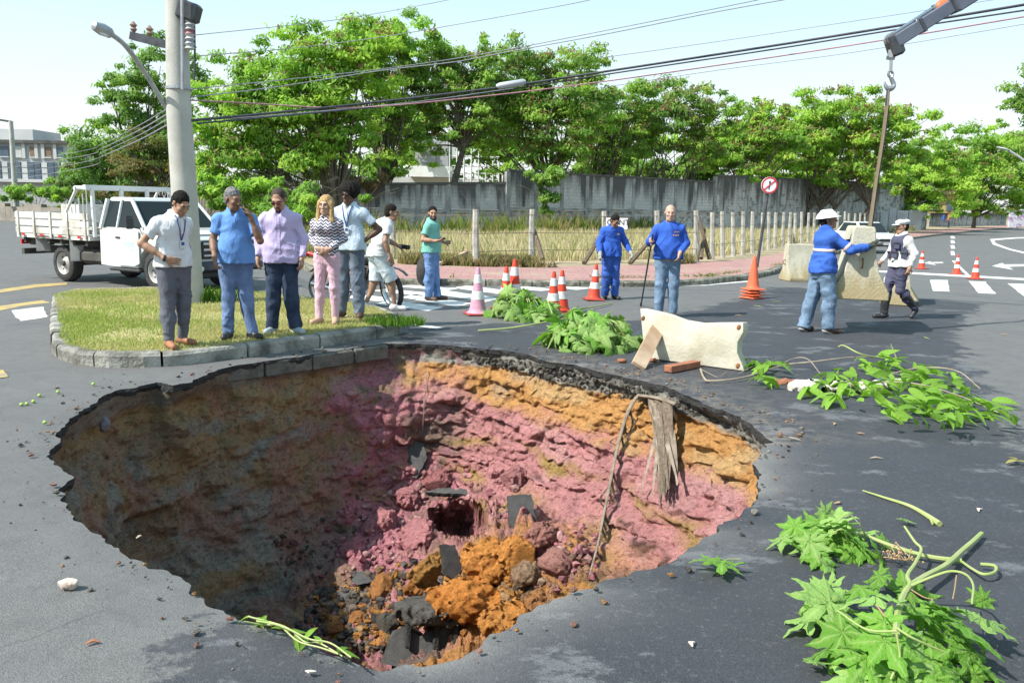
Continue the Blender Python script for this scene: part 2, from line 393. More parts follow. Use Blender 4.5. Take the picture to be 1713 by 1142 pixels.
def build_road():
    X0,X1,Y0,Y1=-90,190,-8,240
    pts=[Vector(p) for p in RIM]; nr=len(pts)
    edges=[(i,(i+1)%nr) for i in range(nr)]
    b=len(pts); pts+= [Vector(p) for p in ((X0,Y0),(X1,Y0),(X1,Y1),(X0,Y1))]; edges+=[(b,b+1),(b+1,b+2),(b+2,b+3),(b+3,b)]
    g=[]
    for x in np.arange(-7.5,8.6,.16):
        for y in np.arange(1.6,17.5,.16+.0): g.append((x+random.uniform(-.03,.03),y+random.uniform(-.03,.03)))
    for x in np.arange(-40,70,2.0):
        for y in np.arange(-6,60,2.0):
            if not(-8<x<9 and 1<y<18): g.append((x+.3,y+.1))
    g=np.array(g); g=g[~inpoly(g,RIM)]; g=g[polydist(g,RIM0)>.08]
    pts+=[Vector((float(x),float(y))) for x,y in g]
    v,e,f,*_=delaunay_2d_cdt(pts,edges,[],0,1e-5)
    V=np.array([(p[0],p[1],0) for p in v]); F=np.array([t for t in f if len(t)==3])
    cen=V[F].mean(1); F=F[~inpoly(cen[:,:2],RIM)]
    nz=np.cross(V[F[:,1]]-V[F[:,0]],V[F[:,2]]-V[F[:,0]])[:,2]; F[nz<0]=F[nz<0][:,::-1]
    near=(np.abs(V[:,0])<10)&(V[:,1]<20)
    d=polydist(V,DARK); ins=inpoly(V[:,:2],DARK); d=np.where(ins,d,-d)
    dr=polydist(V,RIM)
    # the lip sags a little and is uneven; broken right and near parts tilt inward
    sag=np.exp(-dr/.22)*.035*(fbm(V*1.7,3,5)) ; V[:,2]-=np.where(near,sag,0)
    V[:,2]+=np.where(near,(fbm(V*.8,2,8)-.5)*.012,0)
    col=np.zeros((len(V),3)); col[:,0]=np.clip(.5+d*.55,0,1)
    near_r=np.exp(-dr/.16)*(V[:,1]<6.2)*(V[:,0]>-1.6); col[:,1]=near_r*.8*sstep(.35,.6,fbm(V*1.3,3,21))
    col[:,2]=np.exp(-dr/.45)*.55*(V[:,0]>.2)*(V[:,1]>6)
    # broken edge: a strip of asphalt thickness under the lip
    n=len(V); ring=[]
    kd={(round(p[0],4),round(p[1],4)):i for i,p in enumerate(V[:,:2])}
    idx=[kd.get((round(p.x,4),round(p.y,4))) for p in RIM]
    rc=np.array([PC.x,PC.y])
    SV=[];SF=[]
    P=[V[i] for i in idx if i is not None]; m=len(P)
    for q,p in enumerate(P):
        th=.060+.030*float(vnoise(np.array([p[0]*3,p[1]*3,1.]),2)); 
        dirv=np.array([p[0]-rc[0],p[1]-rc[1]]); dirv/=np.linalg.norm(dirv)
        for j in range(4):
            o=[0,.0,.012,.06][j]+ (0 if j==0 else .035*(float(vnoise(np.array([p[0]*14,p[1]*14,j*3.]),4))-.5)); z=[0,-.04,-.09,-.115][j]*th/.1
            SV.append((p[0]+dirv[0]*o,p[1]+dirv[1]*o,p[2]+z))
    for q in range(m):
        for j in range(3):
            a=n+q*4+j; b2=n+((q+1)%m)*4+j; SF.append((a,b2,b2+1,a+1))
    SFt=[]
    for a,b2,c,d2 in SF: SFt+=[(a,b2,c),(a,c,d2)]
    V=np.vstack([V,SV]); col=np.vstack([col,np.zeros((len(SV),3))])
    mi=np.r_[np.zeros(len(F)),np.ones(len(SFt))]; F=np.vstack([F,SFt])
    me=np_mesh('road',V,F,[M['asphalt'],M['asphalt_cut']],False,col,mi)
    o=link(bpy.data.objects.new('road',me)); o['kind']='structure'; return o
build_road()
# ---- the wide ground sheet (open under the road around the pit)
M['earth']=pm('earth',(.20,.15,.10),(.12,.12,.06),.6,.95,.4,9,.05)
def ring_sheet():
    m=MB(); R=1500
    for a,b,c,d in ((-R,-R,R,-1.5),(-R,14.5,R,R),(-R,-1.5,-7,14.5),(7,-1.5,R,14.5)): m.add([(a,b,-.06),(c,b,-.06),(c,d,-.06),(a,d,-.06)],[(0,1,2,3)])
    o=m.build('ground',M['earth']); o['kind']='structure'
ring_sheet()
# ---- sinkhole
def soil_mat():
    t=NT('layered_soil'); c=t.attr(); st=t.map((1,1,3.2)); f=t.noise(7,10,.78,vec=st); f2=t.noise(26,8,.75); f3=t.noise(75,5,.7)
    c=t.mix(t.ramp(f,[(.36,.85),(.48,0)]),c,t.mix(1.0,c,(.5,.45,.44),'MULTIPLY')); c=t.mix(t.ramp(f2,[(.38,.8),(.47,0)]),c,t.mix(1.0,c,(.42,.38,.36),'MULTIPLY'))  # crevice shade painted in: low spots of the relief noise darken the colour
    c=t.mix(t.ramp(f2,[(.54,0),(.70,.75)]),c,t.mix(1.0,c,(1.5,1.45,1.4),'MULTIPLY')); c=t.mix(t.ramp(f3,[(.58,0),(.72,.5)]),c,(.34,.30,.27)); c=t.mix(t.ramp(f3,[(.30,.8),(.42,0)]),c,t.mix(1.0,c,(.35,.32,.3),'MULTIPLY'))
    t.set(c,.95,0,.1); t.bump(f,1.0,.10); t.bump(f2,1.0,.05); t.bump(f3,.9,.02)
    return t.mat
M['soil']=soil_mat()
PINK=np.array((.62,.29,.285)); ORANGE=np.array((.70,.37,.135)); OCHRE=np.array((.46,.31,.10)); GRAVEL=np.array((.42,.41,.36)); BROWN=np.array((.37,.265,.17)); DGREY=np.array((.27,.24,.205)); MAUVE=np.array((.60,.23,.32)); LGREY=np.array((.22,.225,.22))
def soil_colour(P):
    x,y,z=P[:,0],P[:,1],P[:,2]; n1=fbm(P*np.array([.9,.9,2.2]),4,31); n2=fbm(P*np.array([2.2,2.2,5.5]),4,41); n3=fbm(P*5,3,51)
    def mixc(c,w,k): return c*(1-w[:,None])+k*w[:,None]
    s=z+.10*(x-.5)*-.25+(n1-.5)*.55+(n2-.5)*.16
    c=np.repeat(PINK[None],len(P),0)*(.85+.35*n3[:,None])
    c=mixc(c,sstep(.52,.66,n2)*.45,np.array((.72,.42,.40)))
    for zb,w,k in ((-1.02,.06,OCHRE),(-1.38,.07,OCHRE),(-1.66,.05,OCHRE),(-1.2,.02,np.array((.09,.05,.05))),(-1.5,.025,np.array((.10,.06,.05)))):  # ochre seams; the thin near-black lines put crack shade into the colour
        c=mixc(c,np.exp(-((s-zb)/w)**2)*sstep(.38,.55,n1*.5+n2*.5)*.95,k)
    og=sstep(-.68,-.55,s+.05*np.sin(x*2.1)); c=mixc(c,og,ORANGE*1.0); c=mixc(c,og*sstep(.5,.62,n2)*.7,np.array((.70,.48,.24))); c=mixc(c,og*sstep(.56,.7,n1)*.6,GRAVEL)
    gr=sstep(-.27,-.21,z+(n2-.5)*.14); c=mixc(c,gr,GRAVEL*.95); c=mixc(c,gr*sstep(.48,.58,n3)*.8,np.array((.20,.19,.17)))
    # the left half: brown and grey earth with a few mauve seams
    bx=np.interp(z,[-2.2,-1.5,-.9,-.3,0],[-1.75,-1.68,-1.55,-1.55,-1.5])-(y-8.5)*.12
    L=sstep(.22,-.22,x-bx+(n1-.5)*2.0+(n2-.5)*.9)
    b=np.repeat(BROWN[None],len(P),0); b=mixc(b,sstep(.45,.6,n1)*.8,np.array((.40,.27,.14))); b=mixc(b,sstep(.48,.62,n2)*.6,DGREY)
    b=mixc(b,sstep(-1.9,-2.6,x)*sstep(.48,.6,n2)*.6,np.array((.38,.36,.32)))
    b=mixc(b,sstep(-.55,-.35,z+(n1-.5)*.5)*.8,np.array((.46,.31,.15)))
    b=mixc(b,np.clip(sstep(.54,.60,fbm(P*1.6+4,3,71))*sstep(-1.5,-.9,z)*sstep(-2.1,-1.7,x)+sstep(.9,.6,np.hypot((x+1.95)/.28,(z+.62)/.30)+(n3-.5)*1.8),0,1)*sstep(.38,.5,n3),MAUVE*1.1)
    b=mixc(b,sstep(.52,.62,fbm(P*2.1+9,3,81))*.6,np.array((.42,.22,.17)))
    b=mixc(b,sstep(-.75,-.45,z)*sstep(-2.3,-1.7,x)*sstep(.47,.56,n2)*.9,np.array((.66,.36,.13)))
    b=mixc(b,gr*.8,DGREY)
    dk=sstep(-.4,-.9,x)*sstep(.50,.60,fbm(P*1.9+3,4,91)); c=mixc(c,dk*.85,np.array((.22,.17,.13))); c=mixc(c,sstep(-.3,-.8,x)*sstep(.45,.6,n3)*.35,MAUVE)
    c=c*(1-L[:,None])+b*L[:,None]
    # seam of mauve clay between the two halves
    sm=np.exp(-((x-bx-.15+(n1-.5)*.5)/.38)**2)*sstep(-.2,-.45,z); c=mixc(c,np.clip(sm*1.3,0,.9)*sstep(.40,.54,n3*.5+n2*.5),np.array((.60,.24,.29)))
    # floor at the near side: dark crumbs with orange
    fl=sstep(7.15,6.6,y+(n1-.5)*.9)*sstep(-1.2,-1.5,z); k=np.repeat(np.array((.20,.165,.125))[None],len(P),0); k=mixc(k,sstep(.47,.56,n2),np.array((.60,.30,.09)))
    og2=np.exp(-(((x-.15)/.75)**2+((y-7.05)/.5)**2))*sstep(-1.0,-1.3,z); c=mixc(c,np.clip(og2*1.3,0,.95)*sstep(.40,.52,n1*.5+n3*.5),np.array((.66,.33,.10)))
    c=c*(1-fl[:,None]*.9)+k*fl[:,None]*.9
    return c
RIMN=np.array([(p.x,p.y) for p in RIM])
def pit_surface(th_n=860, lev=165):
    # rim by arc length
    q=np.array([(p.x,p.y) for p in resample([Vector(p) for p in RIM0],.02)]); L=len(q); k=np.linspace(0,L,th_n,endpoint=False).astype(int); R=q[k]
    sm_=lambda w: np.stack([np.convolve(np.r_[R[-(w//2):,i],R[:,i],R[:w//2,i]],np.ones(w)/w,'valid') for i in (0,1)],1)
    Rs=sm_(9); Rw=sm_(81)-Rs
    dv=np.array([PC.x,PC.y])-Rs; dist=np.linalg.norm(dv,axis=1); dn=dv/dist[:,None]
    ang=np.arctan2(-dn[:,1],-dn[:,0])                     # 0 = right, +90 = back, 180 = left
    A=np.degrees(ang)
    def prof(pairs):
        xs=np.array([p[0] for p in pairs]); return np.interp(A,xs,[p[1] for p in pairs])
    wb=prof([(-180,.45),(-150,.2),(-90,.12),(-40,.3),(-10,.8),(25,1.05),(60,1.15),(85,1.0),(105,.75),(130,.55),(160,.5),(180,.45)])
    zb=prof([(-180,2.2),(-150,2.3),(-90,2.2),(-40,1.9),(-10,1.55),(25,1.42),(60,1.36),(85,1.5),(105,1.85),(130,2.15),(160,2.2),(180,2.2)])
    T=np.linspace(0,1,lev); tw=.62
    V=np.zeros((lev,th_n,3))
    for j,t in enumerate(T):
        if t<=tw:
            u=t/tw; z=-.07-(zb-.07)*(1-(1-u)**1.25)*1.0
            off=wb*(u**1.25)-.045*np.exp(-((u-.10)/.09)**2)*1.0+ -.012; g=float(sstep(.05,.40,u))
            V[j,:,0]=Rs[:,0]+Rw[:,0]*g+dn[:,0]*off; V[j,:,1]=Rs[:,1]+Rw[:,1]*g+dn[:,1]*off; V[j,:,2]=z
        else:
            u=(t-tw)/(1-tw); off=wb+(dist-wb)*u; us=u*u*(3-2*u); g=1-u
            V[j,:,0]=Rs[:,0]+Rw[:,0]*g+dn[:,0]*off; V[j,:,1]=Rs[:,1]+Rw[:,1]*g+dn[:,1]*off; V[j,:,2]=-(zb*(1-us)+1.98*us)
    P=V.reshape(-1,3)
    t=np.repeat(T,th_n); wall=np.clip(1-(t-.5)/.2,0,1); D3=np.tile(np.c_[dn,np.zeros(th_n)],(lev,1))
    env=sstep(0,.06,t)
    left=sstep(-.6,-1.4,P[:,0])
    dip=P[:,2]+.07*P[:,0]
    big=(fbm(P*np.array([1.1,1.1,1.3]),3,61)-.5)*.50*(1+.6*left)+(np.abs(fbm(P*np.array([3.2,3.2,4.5]),3,62)-.5)-.15)*.34
    lq=np.c_[P[:,0]*.8,P[:,1]*.8,dip*6.0]; rid=1-np.abs(2*fbm(lq,3,63)-1)*2.2
    lq2=np.c_[P[:,0]*2.1,P[:,1]*2.1,dip*17.0]; rid2=1-np.abs(2*fbm(lq2,2,73)-1)*2.2
    ledge=(rid*.10+rid2*.05)*(1-left*.75)
    fine=(np.abs(fbm(P*8,3,64)-.5)-.12)*.20+(fbm(P*19,2,69)-.5)*.06
    dis=(big+ledge*-1.0+fine)*env
    P2=P+D3*(dis*wall*.9)[:,None]
    fb=np.clip(1-wall,0,1)
    hump=.30*np.exp(-(((P[:,0]+.15)/.9)**2+((P[:,1]-7.75)/.75)**2))+.15*np.exp(-(((P[:,0]-.8)/.8)**2+((P[:,1]-6.9)/.8)**2))-.5*np.exp(-(((P[:,0]+1.35)/.75)**2+((P[:,1]-6.9)/.8)**2))
    lump=-.20+np.abs(fbm(P*2.4,4,65)-.5)*.80+np.abs(fbm(P*6.5,3,66)-.5)*.50+np.abs(fbm(P*15,2,67)-.5)*.22
    P2[:,2]+=(hump+lump*.8)*fb*sstep(.0,.5,fb)
    P2[:,2]+=(fbm(P*7,3,68)-.5)*.09*env*wall
    # a dark cavity washed out behind the slump
    Rc=np.array(CAMR); q=(P2-np.array((0,0,HC)))@Rc; sx=PW/2+FPX*q[:,0]/-q[:,2]; sy=PH/2-FPX*q[:,1]/-q[:,2]; dd=-q[:,2]; dd=np.where(dd>.5,dd,1e9)
    nr=(np.hypot(sx-766,sy-864)<14)&(dd<20)&(P2[:,2]<-.5); d0=dd[nr].min() if nr.any() else 8
    w=np.clip(1-((sx-766)/50)**2-((sy-864-(sx-766)*.12)/30)**2,0,1)**.5*(np.abs(dd-d0)<.9); rr=P2-np.array((0,0,HC)); rr/=np.linalg.norm(rr,axis=1)[:,None]; P2+=rr*(w*1.4)[:,None]+np.outer(w,np.array((0,0,-.25)))
    i=np.arange(th_n); F=[]
    for j in range(lev-1):
        F.append(np.c_[j*th_n+i,(j+1)*th_n+i,(j+1)*th_n+(i+1)%th_n,j*th_n+(i+1)%th_n])
    return P2,np.vstack(F)
PITV,PITF=pit_surface()
_pm=np_mesh('sinkhole',PITV,PITF[:,::-1],[M['soil']],True,soil_colour(PITV))
pit=link(bpy.data.objects.new('sinkhole',_pm)); pit['kind']='structure'
from mathutils.bvhtree import BVHTree
PBVH=BVHTree.FromPolygons([Vector(v) for v in PITV.tolist()],PITF.tolist())
def PIT(px,py):
    h=PBVH.ray_cast(Vector((0,0,HC)),ray(px,py).normalized())
    return (h[0],h[1]) if h[0] is not None else (G(px,py,-2),Vector((0,0,1)))
def pitn(px,py):
    p,n=PIT(px,py); n=n.normalized()
    if n.dot(-ray(px,py))<0: n=-n
    return p,n
# ================================================================ island, kerbs, pavement, markings
M['kerb']=pm('kerb_concrete',(.36,.35,.31),(.11,.105,.09),3.2,.9,.8,26,.03,lo=.36,hi=.62,detail=10)
M['kerb_old']=pm('kerb_concrete_mossy',(.26,.25,.21),(.09,.09,.065),6,.95,.8,26,.03,lo=.36,hi=.6,detail=8)
M['footing']=pm('footing_concrete',(.15,.145,.125),(.07,.068,.058),5,.95,.8,22,.03,detail=8)
M['turf']=pm('turf_soil',(.27,.28,.10),(.40,.32,.18),1.7,.95,.5,60,.02,detail=8)
M['paint_white']=pm('road_paint_white',(.60,.60,.58),(.30,.30,.30),3.2,.7,.2,80,.006,lo=.52,hi=.72,detail=9)
M['paint_yellow']=pm('road_paint_yellow',(.42,.31,.10),(.22,.20,.15),4,.7,.2,80,.006,lo=.45,hi=.7,detail=9)
M['dust']=pm('swept_dust',(.21,.20,.18),(.14,.14,.135),2.2,.95,.3,60,.01,detail=8)
def kerb_run(name, pts, z0, z1, w, m, inward, L=.85, gap=.012, closed=False, group_parent=None, sub=.22, face=0.0):
    """kerb stones along a line; every stone is a mesh of its own"""
    P=resample([Vector((p[0],p[1])) for p in pts],sub,closed); par=group_parent
    n=max(2,int(round(L/sub))); i=0; k=0
    while i<len(P)-1:
        seg=P[i:i+n+1]
        if len(seg)<2: break
        mb=MB(); V=[]; 
        sh=[(0,z0),(face,z1-.035),(face+.02,z1-.008),(face+.045,z1),(w-.02,z1),(w,z1-.02),(w,z0)]
        dz=random.uniform(-.012,.008); do=random.uniform(-.012,.012)
        for j,p in enumerate(seg):
            a=P[max(0,i+j-1)]; b=P[min(len(P)-1,i+j+1)]; t=(b-a).normalized(); nn=Vector((-t.y,t.x))*inward
            q=p.copy()
            if j==0: q=p+t*gap
            if j==len(seg)-1: q=p-t*gap
            for o,z in sh: 
                e=(vnoise(np.array([q.x*7+o*30,q.y*7,z*9]),4)-.5)*.022
                V.append((q.x+nn.x*(o+do+e),q.y+nn.y*(o+do+e),z+(dz if z>z0 else 0)+(e*.6 if z>z0 else 0)))
        s=len(sh); F=[]
        for j in range(len(seg)-1):
            for q in range(s-1): F.append((j*s+q,j*s+q+1,(j+1)*s+q+1,(j+1)*s+q))
        F.append(tuple(range(s-1,-1,-1))); F.append(tuple(range((len(seg)-1)*s,len(seg)*s)))
        mb.add(V,F); o=mb.build('kerb_stone',m,par,False); k+=1; i+=n
    return k
# traffic island
ISL_PX=[(86,492),(84,540),(86,570),(100,580),(130,587),(180,591),(240,591),(300,588),(380,579),(480,566),(560,556),(630,547),(662,543),(674,536),(668,526),(640,514),(560,500),(440,488),(250,480),(120,484)]
ISL=[Vector((p.x,p.y)) for p in G2(*ISL_PX,z=.15)]
isl=thing('traffic_island',None,None); isl['kind']='structure'
kerb_run('kerb',ISL+[ISL[0]],-.12,.155,.17,M['kerb'],1 if sum((ISL[i].x*ISL[(i+1)%len(ISL)].y-ISL[(i+1)%len(ISL)].x*ISL[i].y) for i in range(len(ISL)))>0 else -1,group_parent=isl)
_c=sum(ISL,Vector((0,0)))/len(ISL)
ISLIN=[]
for p in ISL:
    d=(p-_c); ISLIN.append(p-d.normalized()*.10)
tf=flat_sheet('turf',[(p.x,p.y) for p in ISLIN],.142,M['turf'],None,isl)
# exposed kerb footing in the pit under the island
FOOT=[Vector((p.x,p.y)) for p in G2((372,611),(440,602),(520,591),(590,581),(648,573))]
P=resample(FOOT,.62,False)
for i in range(len(P)-1):
    a,b=P[i],P[i+1]; t=(b-a); L=t.length; ang=math.atan2(t.y,t.x); c=(a+b)/2
    mb=MB(); mb.box((c.x-math.sin(ang)*.06,c.y+math.cos(ang)*.06+random.uniform(-.012,.012),-.10+random.uniform(-.01,.01)),(L-.02,.2,.18),rotz(ang),.02)
    mb.build('footing_block',M['footing'],isl)
# short turf blades
def blades(name, poly_xy, z, n, h, w, mats, tints, seed, lean=.5, hvar=.5, dens=None):
    rs=np.random.RandomState(seed); q=np.array([(p[0],p[1]) for p in poly_xy]); lo,hi=q.min(0),q.max(0); P=[]
    while sum(map(len,P))<n:
        c=rs.uniform(lo,hi,(n,2)); c=c[inpoly(c,q)]
        if dens is not None: c=c[rs.rand(len(c))<dens(c)]
        P.append(c)
    P=np.vstack(P)[:n]; a=rs.rand(n)*2*PI; hh=h*(1+hvar*(rs.rand(n)*2-1))*(0.6+.8*fbm(np.c_[P*.9,np.zeros(n)],3,seed)); ww=w*(.7+.6*rs.rand(n))
    dx=np.c_[np.cos(a),np.sin(a)]*ww[:,None]/2; b=rs.rand(n)*2*PI; ln=np.c_[np.cos(b),np.sin(b)]*(hh*lean*rs.rand(n))[:,None]
    zz=np.full((n,1),z) if not callable(z) else z(P)[:,None]
    V=np.concatenate([np.c_[P-dx,zz],np.c_[P+dx,zz],np.c_[P+ln*.4+dx*.6,zz+.6*hh[:,None]],np.c_[P+ln,zz+hh[:,None]]],1).reshape(-1,3)
    i=np.arange(n)*4; F=np.vstack([np.c_[i,i+1,i+2],np.c_[i,i+2,i+3]])
    f=fbm(np.c_[P*.75,np.ones(n)],4,seed+5)+ (rs.rand(n)-.5)*.5; f=np.clip((f-.25)*2,0,.999)*(len(tints)-1); k=f.astype(int); fr=(f-k)[:,None]; T=np.array(tints)
    c=T[k]*(1-fr)+T[np.minimum(k+1,len(T)-1)]*fr
    me=np_mesh(name,V,F,mats,False,np.repeat(c,4,0)); o=link(bpy.data.objects.new(name,me)); o['kind']='stuff'; return o
def bladem(name):
    t=NT(name); t.set(t.attr(),.75,0,.2); tr=t.n.new('ShaderNodeBsdfTranslucent'); t.lk(t.attr(),tr.inputs[0]); ms=t.n.new('ShaderNodeMixShader'); ms.inputs[0].default_value=.45
    t.lk(t.b.outputs[0],ms.inputs[1]); t.lk(tr.outputs[0],ms.inputs[2]); t.lk(ms.outputs[0],t.o.inputs[0]); return t.mat
M['blade']=bladem('grass_blade')
blades('short_grass',[(p.x,p.y) for p in ISLIN],.142,60000,.034,.012,[M['blade']],[(.27,.36,.07),(.38,.41,.12),(.54,.49,.23),(.58,.50,.27),(.40,.43,.13)],3,.9,dens=lambda c: .30+.70*sstep(.36,.54,fbm(np.c_[c*1.15,np.zeros(len(c))],4,19)))
# tufts spilling over the island tip and round the pole
for k,(cx,cy,r,h,n) in enumerate(((660,541,.28,.10,500),(345,503,.35,.16,420))):
    c=G(cx,cy,.15); blades('grass_tuft',[(c.x+r*1.4*math.cos(a),c.y+r*math.sin(a)) for a in np.arange(0,2*PI,.5)],.14,n,h,.02,[M['blade']],[(.09,.19,.02),(.14,.26,.03)],30+k,.7)
# far pavement and the vacant lot
KERB_PX=[(575,464),(610,466),(700,467),(850,469),(1010,470),(1110,470),(1180,467),(1250,460),(1296,451),(1320,442),(1345,433),(1400,420),(1480,403),(1560,392.5),(1640,384.5),(1713,379.5),(1800,375)]
KB=[Vector((p.x,p.y)) for p in G2(*KERB_PX,z=.13)]
LEFT_PX=[(540,455),(480,432),(400,408),(330,393),(240,378),(150,366),(60,356),(-150,350)]
LB=[Vector((p.x,p.y)) for p in G2(*LEFT_PX,z=.13)]
pav=thing('pavement',None,None); pav['kind']='structure'
def side(pts): return 1
kerb_run('kerb',KB,-.05,.13,.22,M['kerb_old'],1,L=1.0,sub=.5,group_parent=pav)
kerb_run('kerb',list(reversed(LB))+[KB[0]],-.05,.13,.22,M['kerb_old'],1,L=3,sub=1.5,group_parent=pav)
def tiles_mat():
    t=NT('red_paving'); b=t.n.new('ShaderNodeTexBrick'); b.inputs['Scale'].default_value=1.0; b.inputs['Brick Width'].default_value=.4; b.inputs['Row Height'].default_value=.4; b.inputs['Mortar Size'].default_value=.012
    b.inputs['Color1'].default_value=(.36,.20,.185,1); b.inputs['Color2'].default_value=(.31,.175,.165,1); b.inputs['Mortar'].default_value=(.2,.15,.13,1)
    t.lk(t.tc.outputs['Object'],b.inputs['Vector']); c=t.mix(t.ramp(t.noise(.8,7,.7),[(.5,0),(.7,.85)]),b.outputs[0],(.34,.27,.2)); t.set(c,.9,0,.2); t.bump(t.noise(30,4),.3,.01); return t.mat
M['paving']=tiles_mat()
M['dry_earth']=pm('dry_earth',(.34,.27,.17),(.24,.20,.12),.5,.95,.5,7,.05,detail=8)
BACK_PX=[(1800,372.5),(1713,375.5),(1560,384.5),(1480,393.5),(1400,406),(1340,417),(1290,427),(1240,434),(1165,439),(1060,443),(900,446),(760,446),(640,440),(560,436)]
BK=[Vector((p.x,p.y)) for p in G2(*BACK_PX,z=.13)]
KIN=[]
for i,p in enumerate(KB):
    a=KB[max(0,i-1)]; b=KB[min(len(KB)-1,i+1)]; t=(b-a).normalized(); KIN.append(p+Vector((-t.y,t.x))*.21)
flat_sheet('footway',[(p.x,p.y) for p in KIN]+[(p.x,p.y) for p in BK],.126,M['paving'])
lot=[(p.x,p.y) for p in reversed(BK)]+[(150,170),(150,400),(-400,400),(-400,120)]+[(p.x,p.y) for p in reversed(LB)]
flat_sheet('vacant_lot',lot,.118,M['dry_earth'])
# ---- painted markings
MARKN=[0]
def mark(name, px, m='paint_white', z=.004, rough=.02):
    poly=jag([Vector((p.x,p.y)) for p in G2(*px,z=z)],rough,.12,11+MARKN[0]); MARKN[0]+=1
    near=max(p.y for p in poly)<25
    if not near: poly=[Vector((p.x,p.y)) for p in G2(*px,z=z)]
    return flat_sheet(name,[(p.x,p.y) for p in poly],z,M[m])
ZB=[((628,508),(654,501),(742,514),(716,520)),((668,497),(694,492),(790,507),(764,513)),((712,489),(738,484.5),(838,499),(812,505)),((756,481),(784,477.5),(880,490),(850,494.5)),((806,476),(832,474),(935,484),(905,487)),((866,474.5),(885,473),(990,482),(965,485)),
    ((575,497),(600,492),(660,499),(640,505)),((620,486),(645,483),(725,490),(705,495)),((660,479),(690,476),(770,482),(745,486))]
for q in ZB: mark('zebra_stripe',q)
mark('edge_line',((600,473.5),(760,474),(1000,478),(1180,475.5),(1270,468),(1270,469.6),(1180,477.5),(1000,480.5),(760,476),(600,475)))
mark('zebra_stripe',((480,497),(530,502),(520,510),(470,503))); mark('zebra_stripe',((440,510),(470,504),(560,517),(540,523)))
mark('edge_line',((668,541),(690,540),(745,548),(730,550)))
for q in (((1556,468),(1585,468.5),(1589,487.5),(1560,486.5)),((1620,470),(1648,471),(1666,491.5),(1637,490)),((1686,474),(1713,475),(1740,497),(1712,495)),((1480,463),(1505,464),(1500,480),(1475,479))): mark('zebra_stripe',q)
mark('stop_line',((1465,452),(1800,470),(1800,473.5),(1465,455)))
mark('lane_line',((1592,436),(1597,436),(1622,460),(1616,460)))
for a,b in ((395,399),(402,407),(410,416),(420,427)): mark('lane_dash',((1590,a),(1596,a),(1598,b),(1591,b)))
mark('edge_line',((1656,400),(1700,397),(1760,396),(1760,397.5),(1700,399),(1663,402),(1666,407),(1690,416),(1760,432),(1760,435),(1688,418),(1661,409)))
def arrow(cx,cy,s): mark('lane_arrow',((cx-34*s,cy),(cx-14*s,cy-6*s),(cx-12*s,cy-3*s),(cx+28*s,cy-3.5*s),(cx+30*s,cy),(cx-4*s,cy+1.5*s),(cx+6*s,cy+7*s)))
arrow(1690,445,.9); arrow(1563,440,.5)
mark('edge_line',((0,484),(60,475.5),(112,472.5),(112,476.5),(60,480.5),(-10,491)),'paint_yellow'); mark('edge_line',((-20,514),(72,502),(84,506),(40,511),(-10,521)),'paint_yellow')
mark('lane_block',((18,519),(72,513),(78,530),(34,537))); mark('lane_block',((-20,622),(6,618),(14,630),(-10,633)),'paint_yellow')
# ================================================================ walls
def whitewash(name, base, old, brick):
    t=NT(name); mp=t.map((1,1,1)); s=t.sep(mp)
    cmb=t.n.new('ShaderNodeCombineXYZ'); t.lk(s[0],cmb.inputs[0]); t.lk(s[2],cmb.inputs[1])
    b=t.n.new('ShaderNodeTexBrick'); b.inputs['Scale'].default_value=1; b.inputs['Brick Width'].default_value=.42; b.inputs['Row Height'].default_value=.2; b.inputs['Mortar Size'].default_value=.018
    b.inputs['Color1'].default_value=(*base,1); b.inputs['Color2'].default_value=(*[x*.9 for x in base],1); b.inputs['Mortar'].default_value=(*[x*.72 for x in base],1); t.lk(cmb.outputs[0],b.inputs['Vector'])
    c=b.outputs[0]; a=t.sep(t.attr())
    c=t.mix(t.ramp(t.noise(.45,7,.65),[(.46,0),(.6,.8)]),c,old)
    st=t.noise(1.0,7,.65,vec=t.map((1.5,1,.16))); sm=t.math('ADD',t.math('MULTIPLY',st,.9),t.math('MULTIPLY',a[0],.42)); c=t.mix(t.ramp(sm,[(.66,0),(.84,.9)]),c,(.06,.06,.056))
    lo=t.noise(1.3,7,.7,vec=t.map((1.0,1,1.6),(0,0,0),(4,0,2))); lm=t.math('ADD',lo,t.math('MULTIPLY',a[1],.16)); c=t.mix(t.ramp(lm,[(.68,0),(.73,.8)]),c,brick)
    mott=t.noise(3.5,8,.75,vec=t.map((1,1,2.2))); c=t.mix(t.ramp(mott,[(.58,0),(.66,.55)]),c,(.07,.07,.065))
    t.set(c,.95,0,.1); t.bump(b.outputs[1],-.4,.02); t.bump(t.noise(6,5),.3,.03); return t.mat
M['wall_white']=whitewash('whitewashed_block',(.53,.53,.515),(.39,.39,.38),(.16,.148,.13))
M['coping']=pm('black_coping',(.06,.06,.055),(.12,.12,.11),1.5,.95,.3,12,.03)
M['pilaster']=pm('grey_pilaster',(.36,.365,.36),(.17,.17,.165),1.2,.95,.3,12,.03,detail=8)
